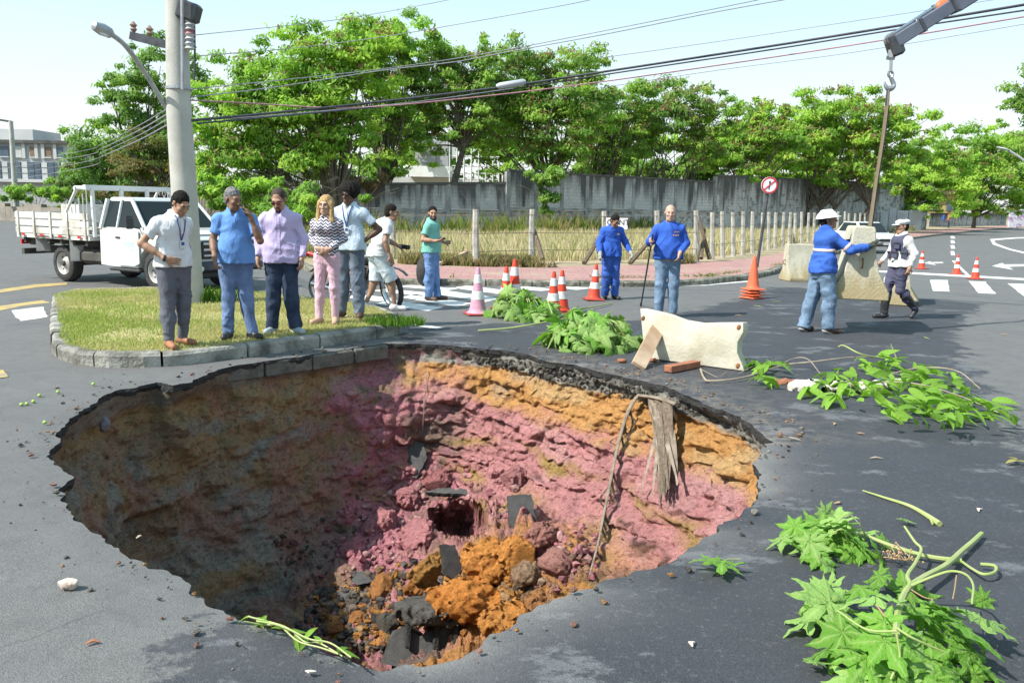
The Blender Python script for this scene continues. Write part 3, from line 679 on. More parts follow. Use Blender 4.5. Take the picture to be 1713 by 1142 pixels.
def wall(label, a, b, ha, hb, bays, mid=None):
    """wall from a to b (x,y), tops ha..hb, split in bays between pilasters"""
    a=Vector(a); b=Vector(b); d=b-a; L=d.length; ang=math.atan2(d.y,d.x)
    t=thing('block_wall',label,'wall',(a.x,a.y,.11),ang); w=L/bays
    for k in range(bays):
        x0,x1=k*w+.13,(k+1)*w-.13; h0=ha+(hb-ha)*x0/L; h1=ha+(hb-ha)*x1/L
        spl=[(0,mid-.09),(mid+.09,None)] if mid else [(0,None)]
        for z0,z1 in spl:
            mb=MB(); V=[]; ta,tb=(h0,h1) if z1 is None else (z1,z1); dy=random.uniform(-.02,.02)+(0 if z1 is None else .03)
            V=[(x0,dy,z0),(x1,dy,z0),(x1,dy+.17,z0),(x0,dy+.17,z0),(x0,dy,ta),(x1,dy,tb),(x1,dy+.17,tb),(x0,dy+.17,ta)]
            tp=[z0/h0]*4+[ta/h0]*4; lowc=1.0 if z1 is not None or not mid else 0.0
            for v,q in zip(V,tp): mb.tint=(max(0,q*1.0),lowc,0); mb.add([v],[])
            mb.f=[[3,2,1,0],[4,5,6,7],[0,1,5,4],[1,2,6,5],[2,3,7,6],[3,0,4,7]]; mb.m=[0]*6
            mb.build('wall_panel',M['wall_white'],t)
        mb=MB(); mb.add([(x0-.13,-.05,h0),(x1+.13,-.05,h1),(x1+.13,.24,h1),(x0-.13,.24,h0),(x0-.13,-.05,h0+.12),(x1+.13,-.05,h1+.12),(x1+.13,.24,h1+.12),(x0-.13,.24,h0+.12)],[(3,2,1,0),(4,5,6,7),(0,1,5,4),(1,2,6,5),(2,3,7,6),(3,0,4,7)]); mb.build('coping_stone',M['coping'],t)
        if mid:
            mb=MB(); mb.box(((x0+x1)/2,.06,mid),(x1-x0,.26,.16)); mb.build('beam',M['pilaster'],t)
    for k in range(bays+1):
        h=ha+(hb-ha)*k/bays; mb=MB(); mb.box((k*w,.085,(h-.01)/2),(.25,.21,h-.01)); mb.build('pilaster',M['pilaster'],t)
    return t
def wp(px,Y): p=D(px,340,Y); return (p.x,p.y)
def wz(px,py,Y): return D(px,py,Y).z-.11-.12
wall('lower grey block wall with mossy top at the left, behind the dry grass',wp(596,44),wp(848,46),wz(600,306,44),wz(848,304,46),5,wz(720,348,45))
wall('tall stained block wall behind the fence, between the step and the second rise',wp(850,46),wp(1194,57),wz(850,283,46),wz(1194,303,57),9,wz(900,346,47))
wall('highest stretch of stained block wall, at the right behind the round sign',wp(1196,57),wp(1552,84),wz(1196,292,57),wz(1552,309,84),9)
wall('low dark wall along the far bend of the road',wp(1558,100),wp(1686,125),wz(1558,356,100),wz(1686,357,125),7)
M['old_masonry']=pm('old_masonry',(.28,.25,.21),(.15,.14,.12),.7,.95,.5,6,.06,detail=8)
# ---- hoarding sheets
M['zinc']=pm('grey_zinc_sheet',(.42,.45,.48),(.31,.34,.37),.6,.5,.1,8,.02,metal=.2)
t=thing('sheet_hoarding','pale grey zinc sheet hoarding past the end of the post fence','hoarding',(0,0,0))
xs=[1466,1496,1500,1521,1541]
for i,(x0,x1,tp) in enumerate(((1466,1485,353),(1486,1498,348),(1499,1518,352),(1519,1541,351))):
    a,b=D(x0,375,72+i*2),D(x1,375,73+i*2); mb=MB(); n=10; V=[];F=[]
    z1=D(x0,tp,72+i*2).z
    for k in range(n+1):
        p=a.lerp(b,k/n); o=.06*(k%2); V+=[(p.x,p.y+o,.1),(p.x,p.y+o,z1)]
    for k in range(n): F.append((2*k,2*k+2,2*k+3,2*k+1))
    mb.add(V,F); V2=[(v[0],v[1]+.05,v[2]) for v in V]; mb.add(V2,[f[::-1] for f in F]); mb.build('zinc_sheet',M['zinc'],t)
# mural wall at far right
def mural():
    t=NT('mural_paint'); v=t.vor(.9); c=t.ramp(t.noise(.5,2,.5,dist=2),[(.35,(.42,.40,.50)),(.45,(.62,.62,.64)),(.55,(.25,.16,.36)),(.62,(.6,.45,.1)),(.7,(.6,.62,.66))]); t.set(c,.8); return t.mat
M['mural']=mural()
t=thing('painted_wall','short wall painted with faded purple and white shapes at the far right','wall',(0,0,0))
a=D(1686,383,104); mb=MB(); mb.box((a.x+3,104,1.1),(6,.25,2.0)); mb.build('wall_panel',M['mural'],t); mb=MB(); mb.box((a.x+3,104,2.17),(6.2,.4,.12)); mb.build('coping_stone',M['pilaster'],t)
# ---- concrete post fences
M['post']=pm('weathered_post',(.42,.41,.37),(.24,.235,.20),5,.95,.5,30,.02,detail=8)
M['post_dark']=pm('dark_timber_brace',(.16,.12,.08),(.09,.07,.05),5,.95,.5,30,.02)
M['wire']=pm('fence_wire',(.16,.15,.14),(.2,.12,.08),5,.6,0,metal=.5)
def post(parent, px, ptop, pbot, w=.10, m='post'):
    p=G(px,pbot,.12); q=D(px+(random.uniform(-1,3) if px>1170 else random.uniform(-1,1)),ptop,p.y); mb=MB()
    p.z=.02; mb.tube([p,p.lerp(q,.5)+Vector((random.uniform(-.02,.02),0,0)),q],[w*.72,w*.66,w*.6],6); mb.build('fence_post',M[m],parent); return p,q
def brace(parent,a,b,Y0,Y1):
    mb=MB(); mb.tube([D(*a,Y0),D(*b,Y1)],[.06,.07],6); mb.build('brace',M['post_dark'],parent)
def strands(parent, tops, fr=(.25,.55,.85)):
    for f in fr:
        mb=MB(); mb.tube([p.lerp(q,f)+Vector((0,-.07,0)) for p,q in tops],.008,4); mb.build('fence_strand',M['wire'],parent)
f1=thing('post_and_wire_fence','fence of widely spaced grey posts and wire in front of the dry grass','fence',(0,0,0))
pt=[post(f1,x,t_,b_,.13) for x,t_,b_ in ((560,352,434),(657,352,431),(797,350,445),(890,350,441),(1011,353,440),(1100,352,440),(1165,352,438))]
strands(f1,pt,(.3,.6,.9))
brace(f1,(893,384),(908,434),23.5,22.6); brace(f1,(1006,391),(977,440),24.5,23.2); brace(f1,(1086,404),(1054,440),24.5,23.6); brace(f1,(1168,362),(1187,433),26,25.5); brace(f1,(1178,384),(1173,432),26,25.2)
f2=thing('close_post_fence','long row of closely spaced pale posts running away beside the pavement','fence',(0,0,0))
bl=[(1191,434),(1241,427),(1290,417),(1340,407),(1400,397),(1480,385),(1560,377.5)]
xs=[1191,1209,1227,1243,1259,1274,1286,1297,1309,1320,1330,1341,1352,1362,1372,1382,1392,1401,1411,1420,1429,1438,1447,1455,1463,1471,1528,1535,1542,1549]
pt=[]
for x in xs:
    pb=float(np.interp(x,[p[0] for p in bl],[p[1] for p in bl])); pt.append(post(f2,x,354.5+random.uniform(-1.5,2)+(x-1300)*.006,pb,.115))
strands(f2,pt,(.35,.7,.93)); brace(f2,(1322,378),(1321,406),40,39.5)
# a long stick lying on the pavement and its clutter
# ================================================================ vegetation
def leaf_tree_mat(name):
    t=NT(name); c=t.attr(); t.set(c,.6,0,.25); tr=t.n.new('ShaderNodeBsdfTranslucent'); t.lk(t.mix(1.0,c,(1.3,1.5,.7),'MULTIPLY'),tr.inputs[0]); ms=t.n.new('ShaderNodeMixShader'); ms.inputs[0].default_value=.5
    t.lk(t.b.outputs[0],ms.inputs[1]); t.lk(tr.outputs[0],ms.inputs[2]); t.lk(ms.outputs[0],t.o.inputs[0]); return t.mat
M['foliage']=leaf_tree_mat('foliage')
M['bark']=pm('bark',(.085,.07,.055),(.15,.13,.10),6,.95,.8,14,.05)
BRIGHT=[(.27,.44,.065),(.34,.50,.075),(.19,.335,.055)]
MID=[(.205,.345,.07),(.27,.42,.075),(.15,.27,.06)]
DEEP=[(.14,.25,.06),(.185,.31,.065),(.22,.35,.065)]
DRY=[(.14,.155,.035),(.11,.15,.03),(.17,.15,.05)]
POD=(.20,.115,.06)
def foliage(name, clumps, n, size, pal, rs, pods=0.0, mat='foliage', aspect=.40, flat=.45, droop=.35):
    """leaf sprays spread through the clumps; each clump has its own hue"""
    C=np.array([c[:3] for c in clumps]); R=np.array([c[3:6] for c in clumps]); w=(R[:,0]*R[:,2])**.8; w=w/w.sum()
    k=rs.choice(len(C),n,p=w); u=rs.normal(size=(n,3)); u/=np.linalg.norm(u,axis=1)[:,None]; u[:,2]=np.where(u[:,2]<-.2,u[:,2]*.45,u[:,2])
    r=rs.rand(n)**.42
    P=C[k]+u*r[:,None]*R[k]*(1+.22*rs.normal(size=(n,1)))
    up=np.array([0,0,1.]); N=u*.6+up*flat*.9+np.array([-.25,-.45,0])+rs.normal(size=(n,3))*.5; N/=np.linalg.norm(N,axis=1)[:,None]
    A=np.cross(N,rs.normal(size=(n,3))); A/=np.linalg.norm(A,axis=1)[:,None]; A[:,2]-=droop*rs.rand(n); B=np.cross(N,A)
    s=size*(.6+.8*rs.rand(n))[:,None]
    V=np.stack([P-A*s,P+B*s*aspect-A*s*.1,P+A*s+np.array([0,0,-.25])*s,P-B*s*aspect-A*s*.1],1).reshape(-1,3)
    i=np.arange(n)*4; F=np.c_[i,i+1,i+2,i+3]
    pal=np.array(pal); ck=rs.rand(len(C)); cidx=(ck*len(pal)).astype(int); c=pal[cidx[k]]*(.80+.4*rs.rand(n))[:,None]
    if pods:
        pc=rs.rand(len(C))<pods*2.2; hi=(u[:,2]>.05); m=(rs.rand(n)<np.where(pc[k],.42,.05))&hi&(pods>0); c[m]=np.array(POD)*(.7+.7*rs.rand(m.sum()))[:,None]
    return np_mesh(name,V,F,[M[mat]],False,np.repeat(c,4,0))
def tree(label, base, Y, ells, pal, n=7000, size=.24, pods=0.0, stems=None, trunk_r=.2, fork=None, group='trees beyond the wall', seed=0, name='tree', cl=None, depth=.8, flat=.55, zb=None, limbs=18, gap=1.0):
    rs=np.random.RandomState(seed+100); b=D(base[0],base[1],Y); b.z=.1 if zb is None else zb
    t=thing(name,label,'tree' if 'tree' in name else 'shrub',b,0,group)
    s=math.hypot(D(base[0]+1,base[1],Y).x-D(base[0],base[1],Y).x,0)
    clumps=[]; limbt=[]
    for (cx,cy,rx,ry) in ells:
        if 'bush' not in name: rx*=1.12; ry*=1.08
        c=D(cx,cy,Y); RX,RZ=rx*s,ry*s; RY=max(RX,RZ)*depth; m=max(4,int((cl or 16)*(rx*ry)/2600))
        for j in range(m):
            u=rs.normal(size=3); u/=np.linalg.norm(u); u[2]=abs(u[2])*.95-.3 if rs.rand()<.45 else u[2]
            r=.30+.78*rs.rand()**.7; q=(c.x+u[0]*RX*r,c.y+u[1]*RY*r,c.z+u[2]*RZ*r); rr=(RX+RZ)*.5*(.14+.22*rs.rand())*gap
            clumps.append((q[0]-b.x,q[1]-b.y,q[2]-b.z,rr*1.3,rr*1.3,rr*.95))
        if 'bush' not in name:
            for j in range(7):
                rr=.16+.30*rs.rand(); clumps.append((c.x-b.x+rs.normal()*RX*.7,c.y-b.y+rs.normal()*RY*.6,c.z-b.z-RZ*(.3+1.1*rs.rand()),rr*1.6,rr*1.6,rr))
            for j in range(4):
                rr=.2+.3*rs.rand(); a_=rs.rand()*6.28; clumps.append((c.x-b.x+math.cos(a_)*RX*1.12,c.y-b.y+rs.normal()*RY*.4,c.z-b.z+abs(math.sin(a_))*RZ*1.12,rr*1.4,rr*1.4,rr))
        limbt.append(Vector((c.x-b.x,c.y-b.y,c.z-b.z-RZ*.35)))
    obj('crown',foliage('crown',clumps,n,size,pal,rs,pods,flat=flat),t)
    fk=Vector((D(fork[0],fork[1],Y).x-b.x,0,D(fork[0],fork[1],Y).z-b.z)) if fork else Vector((rs.normal()*.2,0,min(l.z for l in limbt)*.45))
    mb=MB(); st=stems or [(0,0)]
    for dx,_ in st:
        p0=Vector((dx*s,rs.normal()*.2,0)); f2=fk+Vector((dx*s*1.5,rs.normal()*.3,rs.normal()*.4)) if dx else fk
        mb.tube(spline([p0,p0.lerp(f2,.5)+Vector((rs.normal()*.12,rs.normal()*.12,0)),f2],5),list(np.linspace(trunk_r,trunk_r*.62,11)),8)
    mb.build('trunk',M['bark'],t,True)
    mb=MB(); 
    cand=[Vector(c[:3]) for c in clumps]; rs.shuffle(cand)
    tg=limbt+cand[:limbs]
    for q,g in enumerate(tg):
        p0=fk+Vector((st[q%len(st)][0]*s*1.5,0,0)); mid=p0.lerp(g,.5)+Vector((rs.normal()*.25,rs.normal()*.25,.25+rs.normal()*.25)); r0=trunk_r*(.5 if q<len(limbt) else .28)
        mb.tube(spline([p0-(p0*.06),mid,g],5),list(np.linspace(r0,.018,11)),5)
        for w in range(2):
            a=mid.lerp(g,rs.rand()*.7); e=a+Vector((rs.normal()*.9,rs.normal()*.9,.5+rs.rand()*.6)); mb.tube([a,a.lerp(e,.5)+Vector((0,0,.1)),e],[r0*.3,r0*.22,.012],4)
    mb.build('limbs',M['bark'],t,True)
    return t
TR=[
 ('tall dark broad-crowned tree at the left, directly behind the concrete pole',(252,345),58,[(268,100,46,26),(250,158,58,36),(312,140,26,44),(212,205,48,36),(250,240,62,50),(180,250,50,40),(155,292,44,30),(210,295,60,30),(186,147,12,12)],DEEP,9000,.26,0,.30),
 ('small yellowish tree left of the concrete pole, in front of the dark one',(265,345),50,[(262,262,42,40),(228,290,40,35),(290,300,30,35)],DRY,3200,.2,.05,.12),
 ('widest bright green tree right of the concrete pole with a broad domed crown',(560,330),42,[(450,128,74,38),(528,108,70,44),(398,182,64,46),(485,190,80,52),(390,255,56,52),(455,262,70,44),(560,170,66,56),(600,98,52,44),(570,240,60,46),(520,60,20,14),(350,240,30,60),(410,310,50,30)],BRIGHT,17000,.22,.12,.26),
 ('tree with the topmost crown, a rounded knob of leaves above the grey wall',(645,318),47,[(652,62,52,32),(690,88,38,30),(610,72,46,30),(640,135,48,36),(645,200,42,36),(655,250,36,30)],BRIGHT,6500,.22,.10,.2),
 ('leaning forked tree beside the grey block building, open crown',(738,303),48,[(772,105,58,36),(728,122,40,38),(800,140,44,44),(722,172,42,40),(705,215,34,30),(790,190,46,34),(760,150,50,40)],MID,7200,.21,.22,.24),
 ('tree behind the wall step with a flat top full of brown pods',(912,300),50,[(915,108,78,34),(962,128,44,40),(868,148,58,42),(925,188,84,44),(850,205,52,40),(975,205,40,40),(915,252,62,42),(850,160,40,40)],MID,11000,.21,.30,.24),
 ('slight tree between the pod-topped tree and the rusty-topped one',(1000,300),55,[(1030,162,50,30),(1062,196,44,36),(1010,202,48,36),(1040,232,44,26),(985,262,30,24)],MID,5200,.22,.14,.18),
 ('sparse tree with many thin stems and a rusty brown top',(1108,302),57,[(1122,166,58,26),(1172,196,52,36),(1092,200,42,34),(1192,238,38,30),(1130,205,44,26),(1060,225,34,24)],MID,5600,.22,.75,.12),
 ('low-crowned tree left of the round sign, above the tall wall',(1246,300),62,[(1252,194,52,24),(1222,228,42,30),(1294,226,50,34),(1252,268,52,26),(1210,262,36,26)],BRIGHT,6200,.25,.16,.18),
 ('wide spreading tree right of the round sign, with the tallest crown on that side',(1376,306),66,[(1372,188,58,28),(1426,182,54,28),(1342,236,50,38),(1402,236,70,42),(1456,228,48,38),(1496,204,44,34),(1524,236,30,22),(1392,284,62,28),(1472,268,42,30),(1330,285,50,26)],BRIGHT,11500,.26,.20,.24),
 ('bright drooping tree over the right end of the stained wall',(1512,345),80,[(1560,268,42,28),(1532,300,40,34),(1500,318,44,24),(1545,330,36,22),(1590,300,40,40)],BRIGHT,6000,.27,.06,.2),
 ('broad tree at the far bend, above the low dark wall',(1630,356),95,[(1622,240,52,28),(1672,232,46,24),(1612,288,60,40),(1668,288,50,46),(1640,330,64,22),(1715,260,40,40),(1700,320,36,30)],BRIGHT,8500,.33,.10,.26),
 ('dark green branch-ends of a tall tree reaching in at the right edge',(1790,356),56,[(1712,152,24,24),(1720,190,18,30),(1745,170,36,50),(1780,150,40,60),(1770,230,40,40)],DEEP,3600,.24,.02,.25),
 ('pale low treetop just behind the wall under the rusty-topped tree',(1055,330),78,[(1050,290,60,20),(1010,282,30,16),(1100,300,40,14)],DRY,2200,.28,.05,.14),
]
for i,(lab,base,Y,ells,pal,n,size,pods,tr) in enumerate(TR):
    st=[(0,0)]; fk=None
    if i==4: fk=(778,238)
    if i==7: st=[(-26,0),(-8,0),(8,0),(26,0),(42,0)]
    if i==9: st=[(-14,0),(0,0),(16,0),(60,0)]
    if i==6: st=[(-8,0),(10,0)]
    tree(lab,base,Y,ells,pal,int(n*3.4),size*.54,pods,st,tr,fk,seed=i,cl=19,limbs=26)
FILL=[('rounded treetop filling the gap behind the widest bright tree',(500,335),62,[(430,250,60,50),(520,262,70,44),(590,285,50,36)],MID),('treetop filling the gap left of the leaning tree',(690,330),66,[(700,215,40,50),(655,275,40,30),(745,262,30,22)],MID),('treetop behind the forked tree and the pod-topped tree',(840,330),68,[(835,230,46,50),(860,262,50,34),(800,255,30,30)],BRIGHT),('leafy treetop right of the creeper, behind the wall',(1000,335),70,[(985,240,50,44),(1030,262,44,28),(1060,240,30,30)],MID),('treetop between the rusty-topped tree and the sign',(1190,335),75,[(1160,252,44,34),(1215,240,44,40),(1280,250,50,40)],BRIGHT),('treetop behind the wide tree at the right',(1330,335),80,[(1310,245,50,44),(1420,262,60,40),(1500,250,40,40),(1370,210,50,30)],MID),('distant treetops above the bend of the road',(1570,355),120,[(1560,300,60,44),(1640,282,60,44),(1720,300,50,50)],MID),('low green growth just behind the tall wall, left of the sign',(1150,335),63,[(1060,272,44,26),(1130,282,50,20),(1200,278,46,24)],MID),('low green growth just behind the highest wall, right of the sign',(1400,335),72,[(1300,280,50,24),(1380,292,60,20),(1460,290,56,24),(1330,262,40,26)],BRIGHT),('dark treetops left of the concrete pole behind the bushes',(200,345),72,[(150,300,44,34),(220,300,50,34),(120,322,30,20)],DEEP)]
for i,(lab,base,Y,ells,pal) in enumerate(FILL): tree(lab,base,Y,ells,pal,9500,.19,.06,[(-10,0),(8,0)] if i%2 else [(0,0)],.16,seed=40+i,cl=17,limbs=16)
SHR=[
 ('bright leafy bush in front of the wall, right of the woman',(525,400),36,[(522,345,26,24),(540,360,24,18)],BRIGHT,1500,.16,'bushes around the lot'),
 ('bright bush behind the phone caller and the lilac shirt',(450,400),37,[(440,330,50,34),(470,352,44,30),(420,355,36,28)],BRIGHT,3200,.17,'bushes around the lot'),
 ('darker bush under the wide tree, between the bright bushes',(492,398),39,[(490,322,40,30),(500,350,30,26)],MID,2000,.17,'bushes around the lot'),
 ('bush hidden partly by the concrete pole',(345,392),40,[(352,318,40,34),(375,345,34,28)],BRIGHT,2400,.18,'bushes around the lot'),
 ('bush behind the back of the truck bed',(60,360),60,[(60,325,50,18),(20,335,30,14)],MID,1800,.2,'bushes around the lot'),
 ('bush behind the truck, under the panelled building',(118,360),58,[(120,330,42,14),(100,322,30,14)],BRIGHT,1700,.2,'bushes around the lot'),
 ('leafy sapling by the wall, right of the tall man with curls',(612,400),38,[(606,338,12,18)],BRIGHT,420,.13,'bushes around the lot'),
]
for i,(lab,base,Y,ells,pal,n,size,gr) in enumerate(SHR):
    tree(lab,base,Y,ells,pal,int(n*2.6),size*.7,0,[(0,0)],.05,None,gr,60+i,'bush',cl=22,limbs=6)
tree('dark creeper hanging down the face of the stained wall',(915,372),45.3,[(915,300,34,24),(912,330,26,26),(908,352,18,16)],DEEP,3600,.14,0,[(0,0)],.05,(914,340),'climbers on the wall',90,'creeper_bush',cl=30,depth=.35,limbs=6)
tree('brown dried creeper lying over the top of the lower wall',(618,330),43.6,[(622,300,40,9),(606,308,26,12)],[(.24,.17,.10),(.19,.13,.08),(.30,.22,.14)],1500,.16,0,[(0,0)],.03,(620,315),'climbers on the wall',91,'creeper_bush',cl=40,depth=.6,limbs=5)
# dry standing grass in the lot
lotg=[(p.x,p.y) for p in G2((560,430),(640,433),(760,437),(900,437.5),(1060,434),(1165,430),(1240,424),(1290,415),(1340,405),(1400,396),(1480,386),(1530,386),(1530,380),(1200,384),(860,396),(600,398),z=.13)]
blades('dry_grass',lotg,.11,70000,.40,.035,[M['blade']],[(.62,.53,.33),(.30,.34,.10),(.54,.46,.27),(.66,.57,.37),(.24,.30,.08),(.58,.49,.29),(.62,.52,.33)],8,.45,.4,dens=lambda c: sstep(.25,.5,fbm(np.c_[c*.22,np.zeros(len(c))],3,77))*.85+.15)
back=[(p.x,p.y) for p in G2((600,402),(860,400),(1200,388),(1530,379.5),(1530,377),(1200,383.5),(860,396),(600,398),z=.13)]
blades('weed_strip',back,.11,9000,.9,.07,[M['blade']],[(.12,.19,.03),(.20,.24,.05),(.33,.28,.12)],9,.5,.4)
blades('pavement_weeds',[(p.x,p.y) for p in G2((640,442),(900,448),(1160,441),(1160,436),(900,441),(640,436),z=.13)],.125,5000,.22,.05,[M['blade']],[(.34,.26,.14),(.2,.22,.06),(.28,.2,.12)],12,.9,.6,dens=lambda c: sstep(.45,.62,fbm(np.c_[c*.8,np.zeros(len(c))],3,7)))
blades('gutter_weeds',[(p.x,p.y) for p in G2((700,471),(1010,472.5),(1180,470),(1310,448),(1312,451),(1182,473.5),(1010,476),(700,474))],.004,1500,.13,.03,[M['blade']],[(.11,.19,.03),(.2,.22,.06),(.28,.24,.12)],13,.9,.6,dens=lambda c: sstep(.5,.62,fbm(np.c_[c*.9,np.ones(len(c))],3,5)))
verge=[(p.x,p.y) for p in G2((-150,351),(60,357),(150,367),(330,394),(480,433),(560,432),(590,402),(300,376),(100,352),(-150,347),z=.13)]
blades('verge_grass',verge,.11,14000,.5,.07,[M['blade']],[(.12,.19,.03),(.22,.23,.07),(.38,.31,.16)],14,.6,.5)
# ================================================================ far buildings
M['render_grey']=pm('grey_render',(.40,.41,.42),(.28,.285,.29),.25,.9,.2,4,.03,detail=8)
M['render_pale']=pm('pale_render',(.52,.53,.52),(.42,.43,.43),.3,.9,.2,4,.03)
M['window_dark']=pm('window_glass',(.06,.09,.13),(.10,.14,.18),.8,.15)
M['brown_panel']=pm('brown_shutter',(.22,.15,.10),(.17,.12,.08),.8,.8)
Y=95; bl_=thing('industrial_building','flat-roofed grey building with a long row of glazed panels at the far left','building',D(60,340,Y)*1.0)
o0=bl_.location.copy(); o0.z=0; bl_.location=o0; s=Y/FPX
def lx(px): return D(px,300,Y).x-o0.x
def lz(py): return D(60,py,Y).z
mb=MB(); mb.box(((lx(-260)+lx(116))/2,4,lz(240)/2),(lx(116)-lx(-260),8,lz(240))); mb.build('wall',M['render_grey'],bl_)
mb=MB(); mb.box(((lx(-260)+lx(35))/2,6,(lz(240)+lz(213))/2),(lx(35)-lx(-260),6,lz(213)-lz(240))); mb.build('upper_storey',M['render_pale'],bl_)
mb=MB(); mb.box(((lx(-262)+lx(119))/2,3.9,lz(240)+.15),(lx(119)-lx(-262),8.6,.35)); mb.build('roof_edge',M['coping'],bl_)
for i,x in enumerate(range(-60,112,11)):
    f=MB(); a,b=lx(x),lx(x+9); 
    for q in range(3):
        z0,z1=lz(300-q*10),lz(291.5-q*10); f.box(((a+b)/2,-.06,(z0+z1)/2),(b-a,.12,z1-z0))
    w=f.build('window',M['window_dark'] if i%3 else M['render_pale'],bl_); g=MB()
    g.box(((a+b)/2,-.10,lz(301)),(b-a+.1,.2,.12)); g.build('sill',M['render_pale'],w)
for i,(x,wd,m) in enumerate(((4,14,'window_dark'),(54,8,'brown_panel'),(80,9,'brown_panel'),(30,10,'render_pale'),(100,8,'window_dark'))):
    f=MB(); a,b=lx(x),lx(x+wd); f.box(((a+b)/2,-.05,lz(254)),(b-a,.1,lz(246)-lz(263))); w=f.build('window',M[m],bl_); g=MB(); g.box(((a+b)/2,-.07,lz(263.5)),(b-a+.1,.2,.12)); g.build('sill',M['render_pale'],w)
for x in (25,44,65,76,96): 
    g=MB(); g.box((lx(x),-.08,lz(253)),(.35,.2,lz(241)-lz(266))); g.build('pier',M['render_pale'],bl_)
g=MB(); g.box((lx(55),-.3,lz(303)),(lx(116)-lx(-10),.5,.3)); g.build('canopy',M['render_pale'],bl_)
Y=64; b2=thing('silo_building','dark-faced block building with a white hopper and sloping conveyor, seen between the trees','building',(D(715,340,Y).x,Y,0))
ox=D(715,340,Y).x
def lx(px): return D(px,300,Y).x-ox
def lz(py): return D(715,py,Y).z
mb=MB(); mb.box((lx(722),2,(lz(234)+lz(282))/2),(lx(752)-lx(697),4,lz(234)-lz(282))); mb.build('tower',M['render_grey'],b2)
mb=MB(); mb.box((lx(716),-.1,(lz(238)+lz(272))/2),(lx(726)-lx(701),.15,lz(238)-lz(272))); mb.build('louvre_panel',M['zinc'],b2)
mb=MB(); mb.box((lx(720),2,lz(287)),(lx(760)-lx(690),4.4,lz(279)-lz(297)),None,.0,(1,1)); mb.build('hopper',M['white_paint'],b2)
mb=MB(); mb.tube([(lx(660),1,lz(292)),(lx(724),1,lz(262))],.35,6); mb.build('conveyor',M['render_pale'],b2)
mb=MB(); mb.box((lx(700),2,lz(315)),(lx(840)-lx(640),3,lz(298)-lz(335))); mb.build('shed',M['render_pale'],b2)
lt=thing('lattice_rack','pale steel lattice rack standing behind the lower wall','structure',(D(790,340,58).x,58,.1)); ox=D(790,340,58).x
for k,x in enumerate((752,764,776,788,800,812,824,834)):
    mb=MB(); zt=D(x,236+((k*7)%5)*6 if k<5 else 270,58).z-.1; mb.tube([(D(x,340,58).x-ox,0,0),(D(x,340,58).x-ox,0,zt)],.05,4); mb.build('upright',M['render_pale'],lt)
for y in (262,278,290,300):
    mb=MB(); mb.tube([(D(752,340,58).x-ox,.06,D(790,y,58).z-.1),(D(834,340,58).x-ox,.06,D(790,y,58).z-.1)],.04,4); mb.build('rail',M['render_pale'],lt)
# slender pale tower far behind the leaves
tw=thing('slim_tower','slim pale tower rising behind the leaning tree','tower',(D(757,340,90).x,90,0)); mb=MB(); mb.box((0,0,D(757,165,90).z/2),(.9,.9,D(757,165,90).z)); mb.build('shaft',M['render_pale'],tw); mb=MB(); mb.box((0,0,D(757,165,90).z+.2),(1.3,1.3,.4)); mb.build('head',M['render_grey'],tw)
# masonry bank, railing and low wall behind the bushes at the left
mw=thing('garden_wall','old brown masonry wall with a grey railing on top, left of the block wall','wall',(0,0,0))
a,b=D(330,340,46),D(596,340,44.6); z=D(450,322,45).z
for k in range(10):
    p=a.lerp(b,k/10); q=a.lerp(b,(k+1)/10); c=(p+q)/2; mb=MB(); mb.box((c.x,c.y,z/2),((q-p).length-.02,.35,z+random.uniform(-.15,.1)),rotz(math.atan2(q.y-p.y,q.x-p.x))); mb.build('wall_panel',M['old_masonry'],mw)
for k in range(64):
    p=a.lerp(b,.3+k*.7/64); mb=MB(); mb.box((p.x,p.y,z+.62),(.06,.04,1.3)); mb.build('railing_bar',M['zinc'],mw)
for h in (.15,1.15):
    mb=MB(); p=a.lerp(b,.3); mb.tube([(p.x,p.y-.06,z+h),(b.x,b.y-.06,z+h)],.04,4); mb.build('rail',M['zinc'],mw)
lw=thing('roadside_wall','low shaded earth wall behind the truck at the far left','wall',(0,0,0))
a,b=D(-120,345,66),D(330,345,50)
for k in range(14):
    p=a.lerp(b,k/14); q=a.lerp(b,(k+1)/14); c=(p+q)/2; mb=MB(); h=1.1+random.uniform(-.2,.25); mb.box((c.x,c.y,h/2),((q-p).length-.03,.4,h),rotz(math.atan2(q.y-p.y,q.x-p.x))); mb.build('wall_panel',M['old_masonry'],lw)
rf=thing('red_roof_house','house with a low terracotta roof glimpsed behind the railing and trees','house',(D(640,340,70).x,70,0)); zz=D(640,318,70).z
mb=MB(); mb.box((0,2,zz/2),(7,4,zz)); mb.build('wall',M['render_pale'],rf); mb=MB(); mb.prism([(-4,zz),(4,zz),(0,zz+1.1)],-.4,4.4,'xz'); mb.build('roof',pm('terracotta',(.35,.14,.08),(.25,.1,.06),2,.9),rf)
h2=thing('yellow_house','small house with ochre eaves half hidden in the far trees','house',(D(1575,340,112).x,112,0)); zz=D(1575,325,112).z
mb=MB(); mb.box((0,2,zz/2),(5,4,zz)); mb.build('wall',pm('ochre_wall',(.5,.38,.16),(.4,.3,.14),.8,.9),h2)
for w in (-1.2,1.2): mb=MB(); mb.box((w,-.05,zz-1.5),(1,.1,1.2)); mb.build('window',M['window_dark'],h2)
mb=MB(); mb.prism([(-3.2,zz),(3.2,zz),(2.4,zz+.6),(-2.4,zz+.6)],-.6,4.6,'xz'); mb.build('roof',M['brown_panel'],h2)
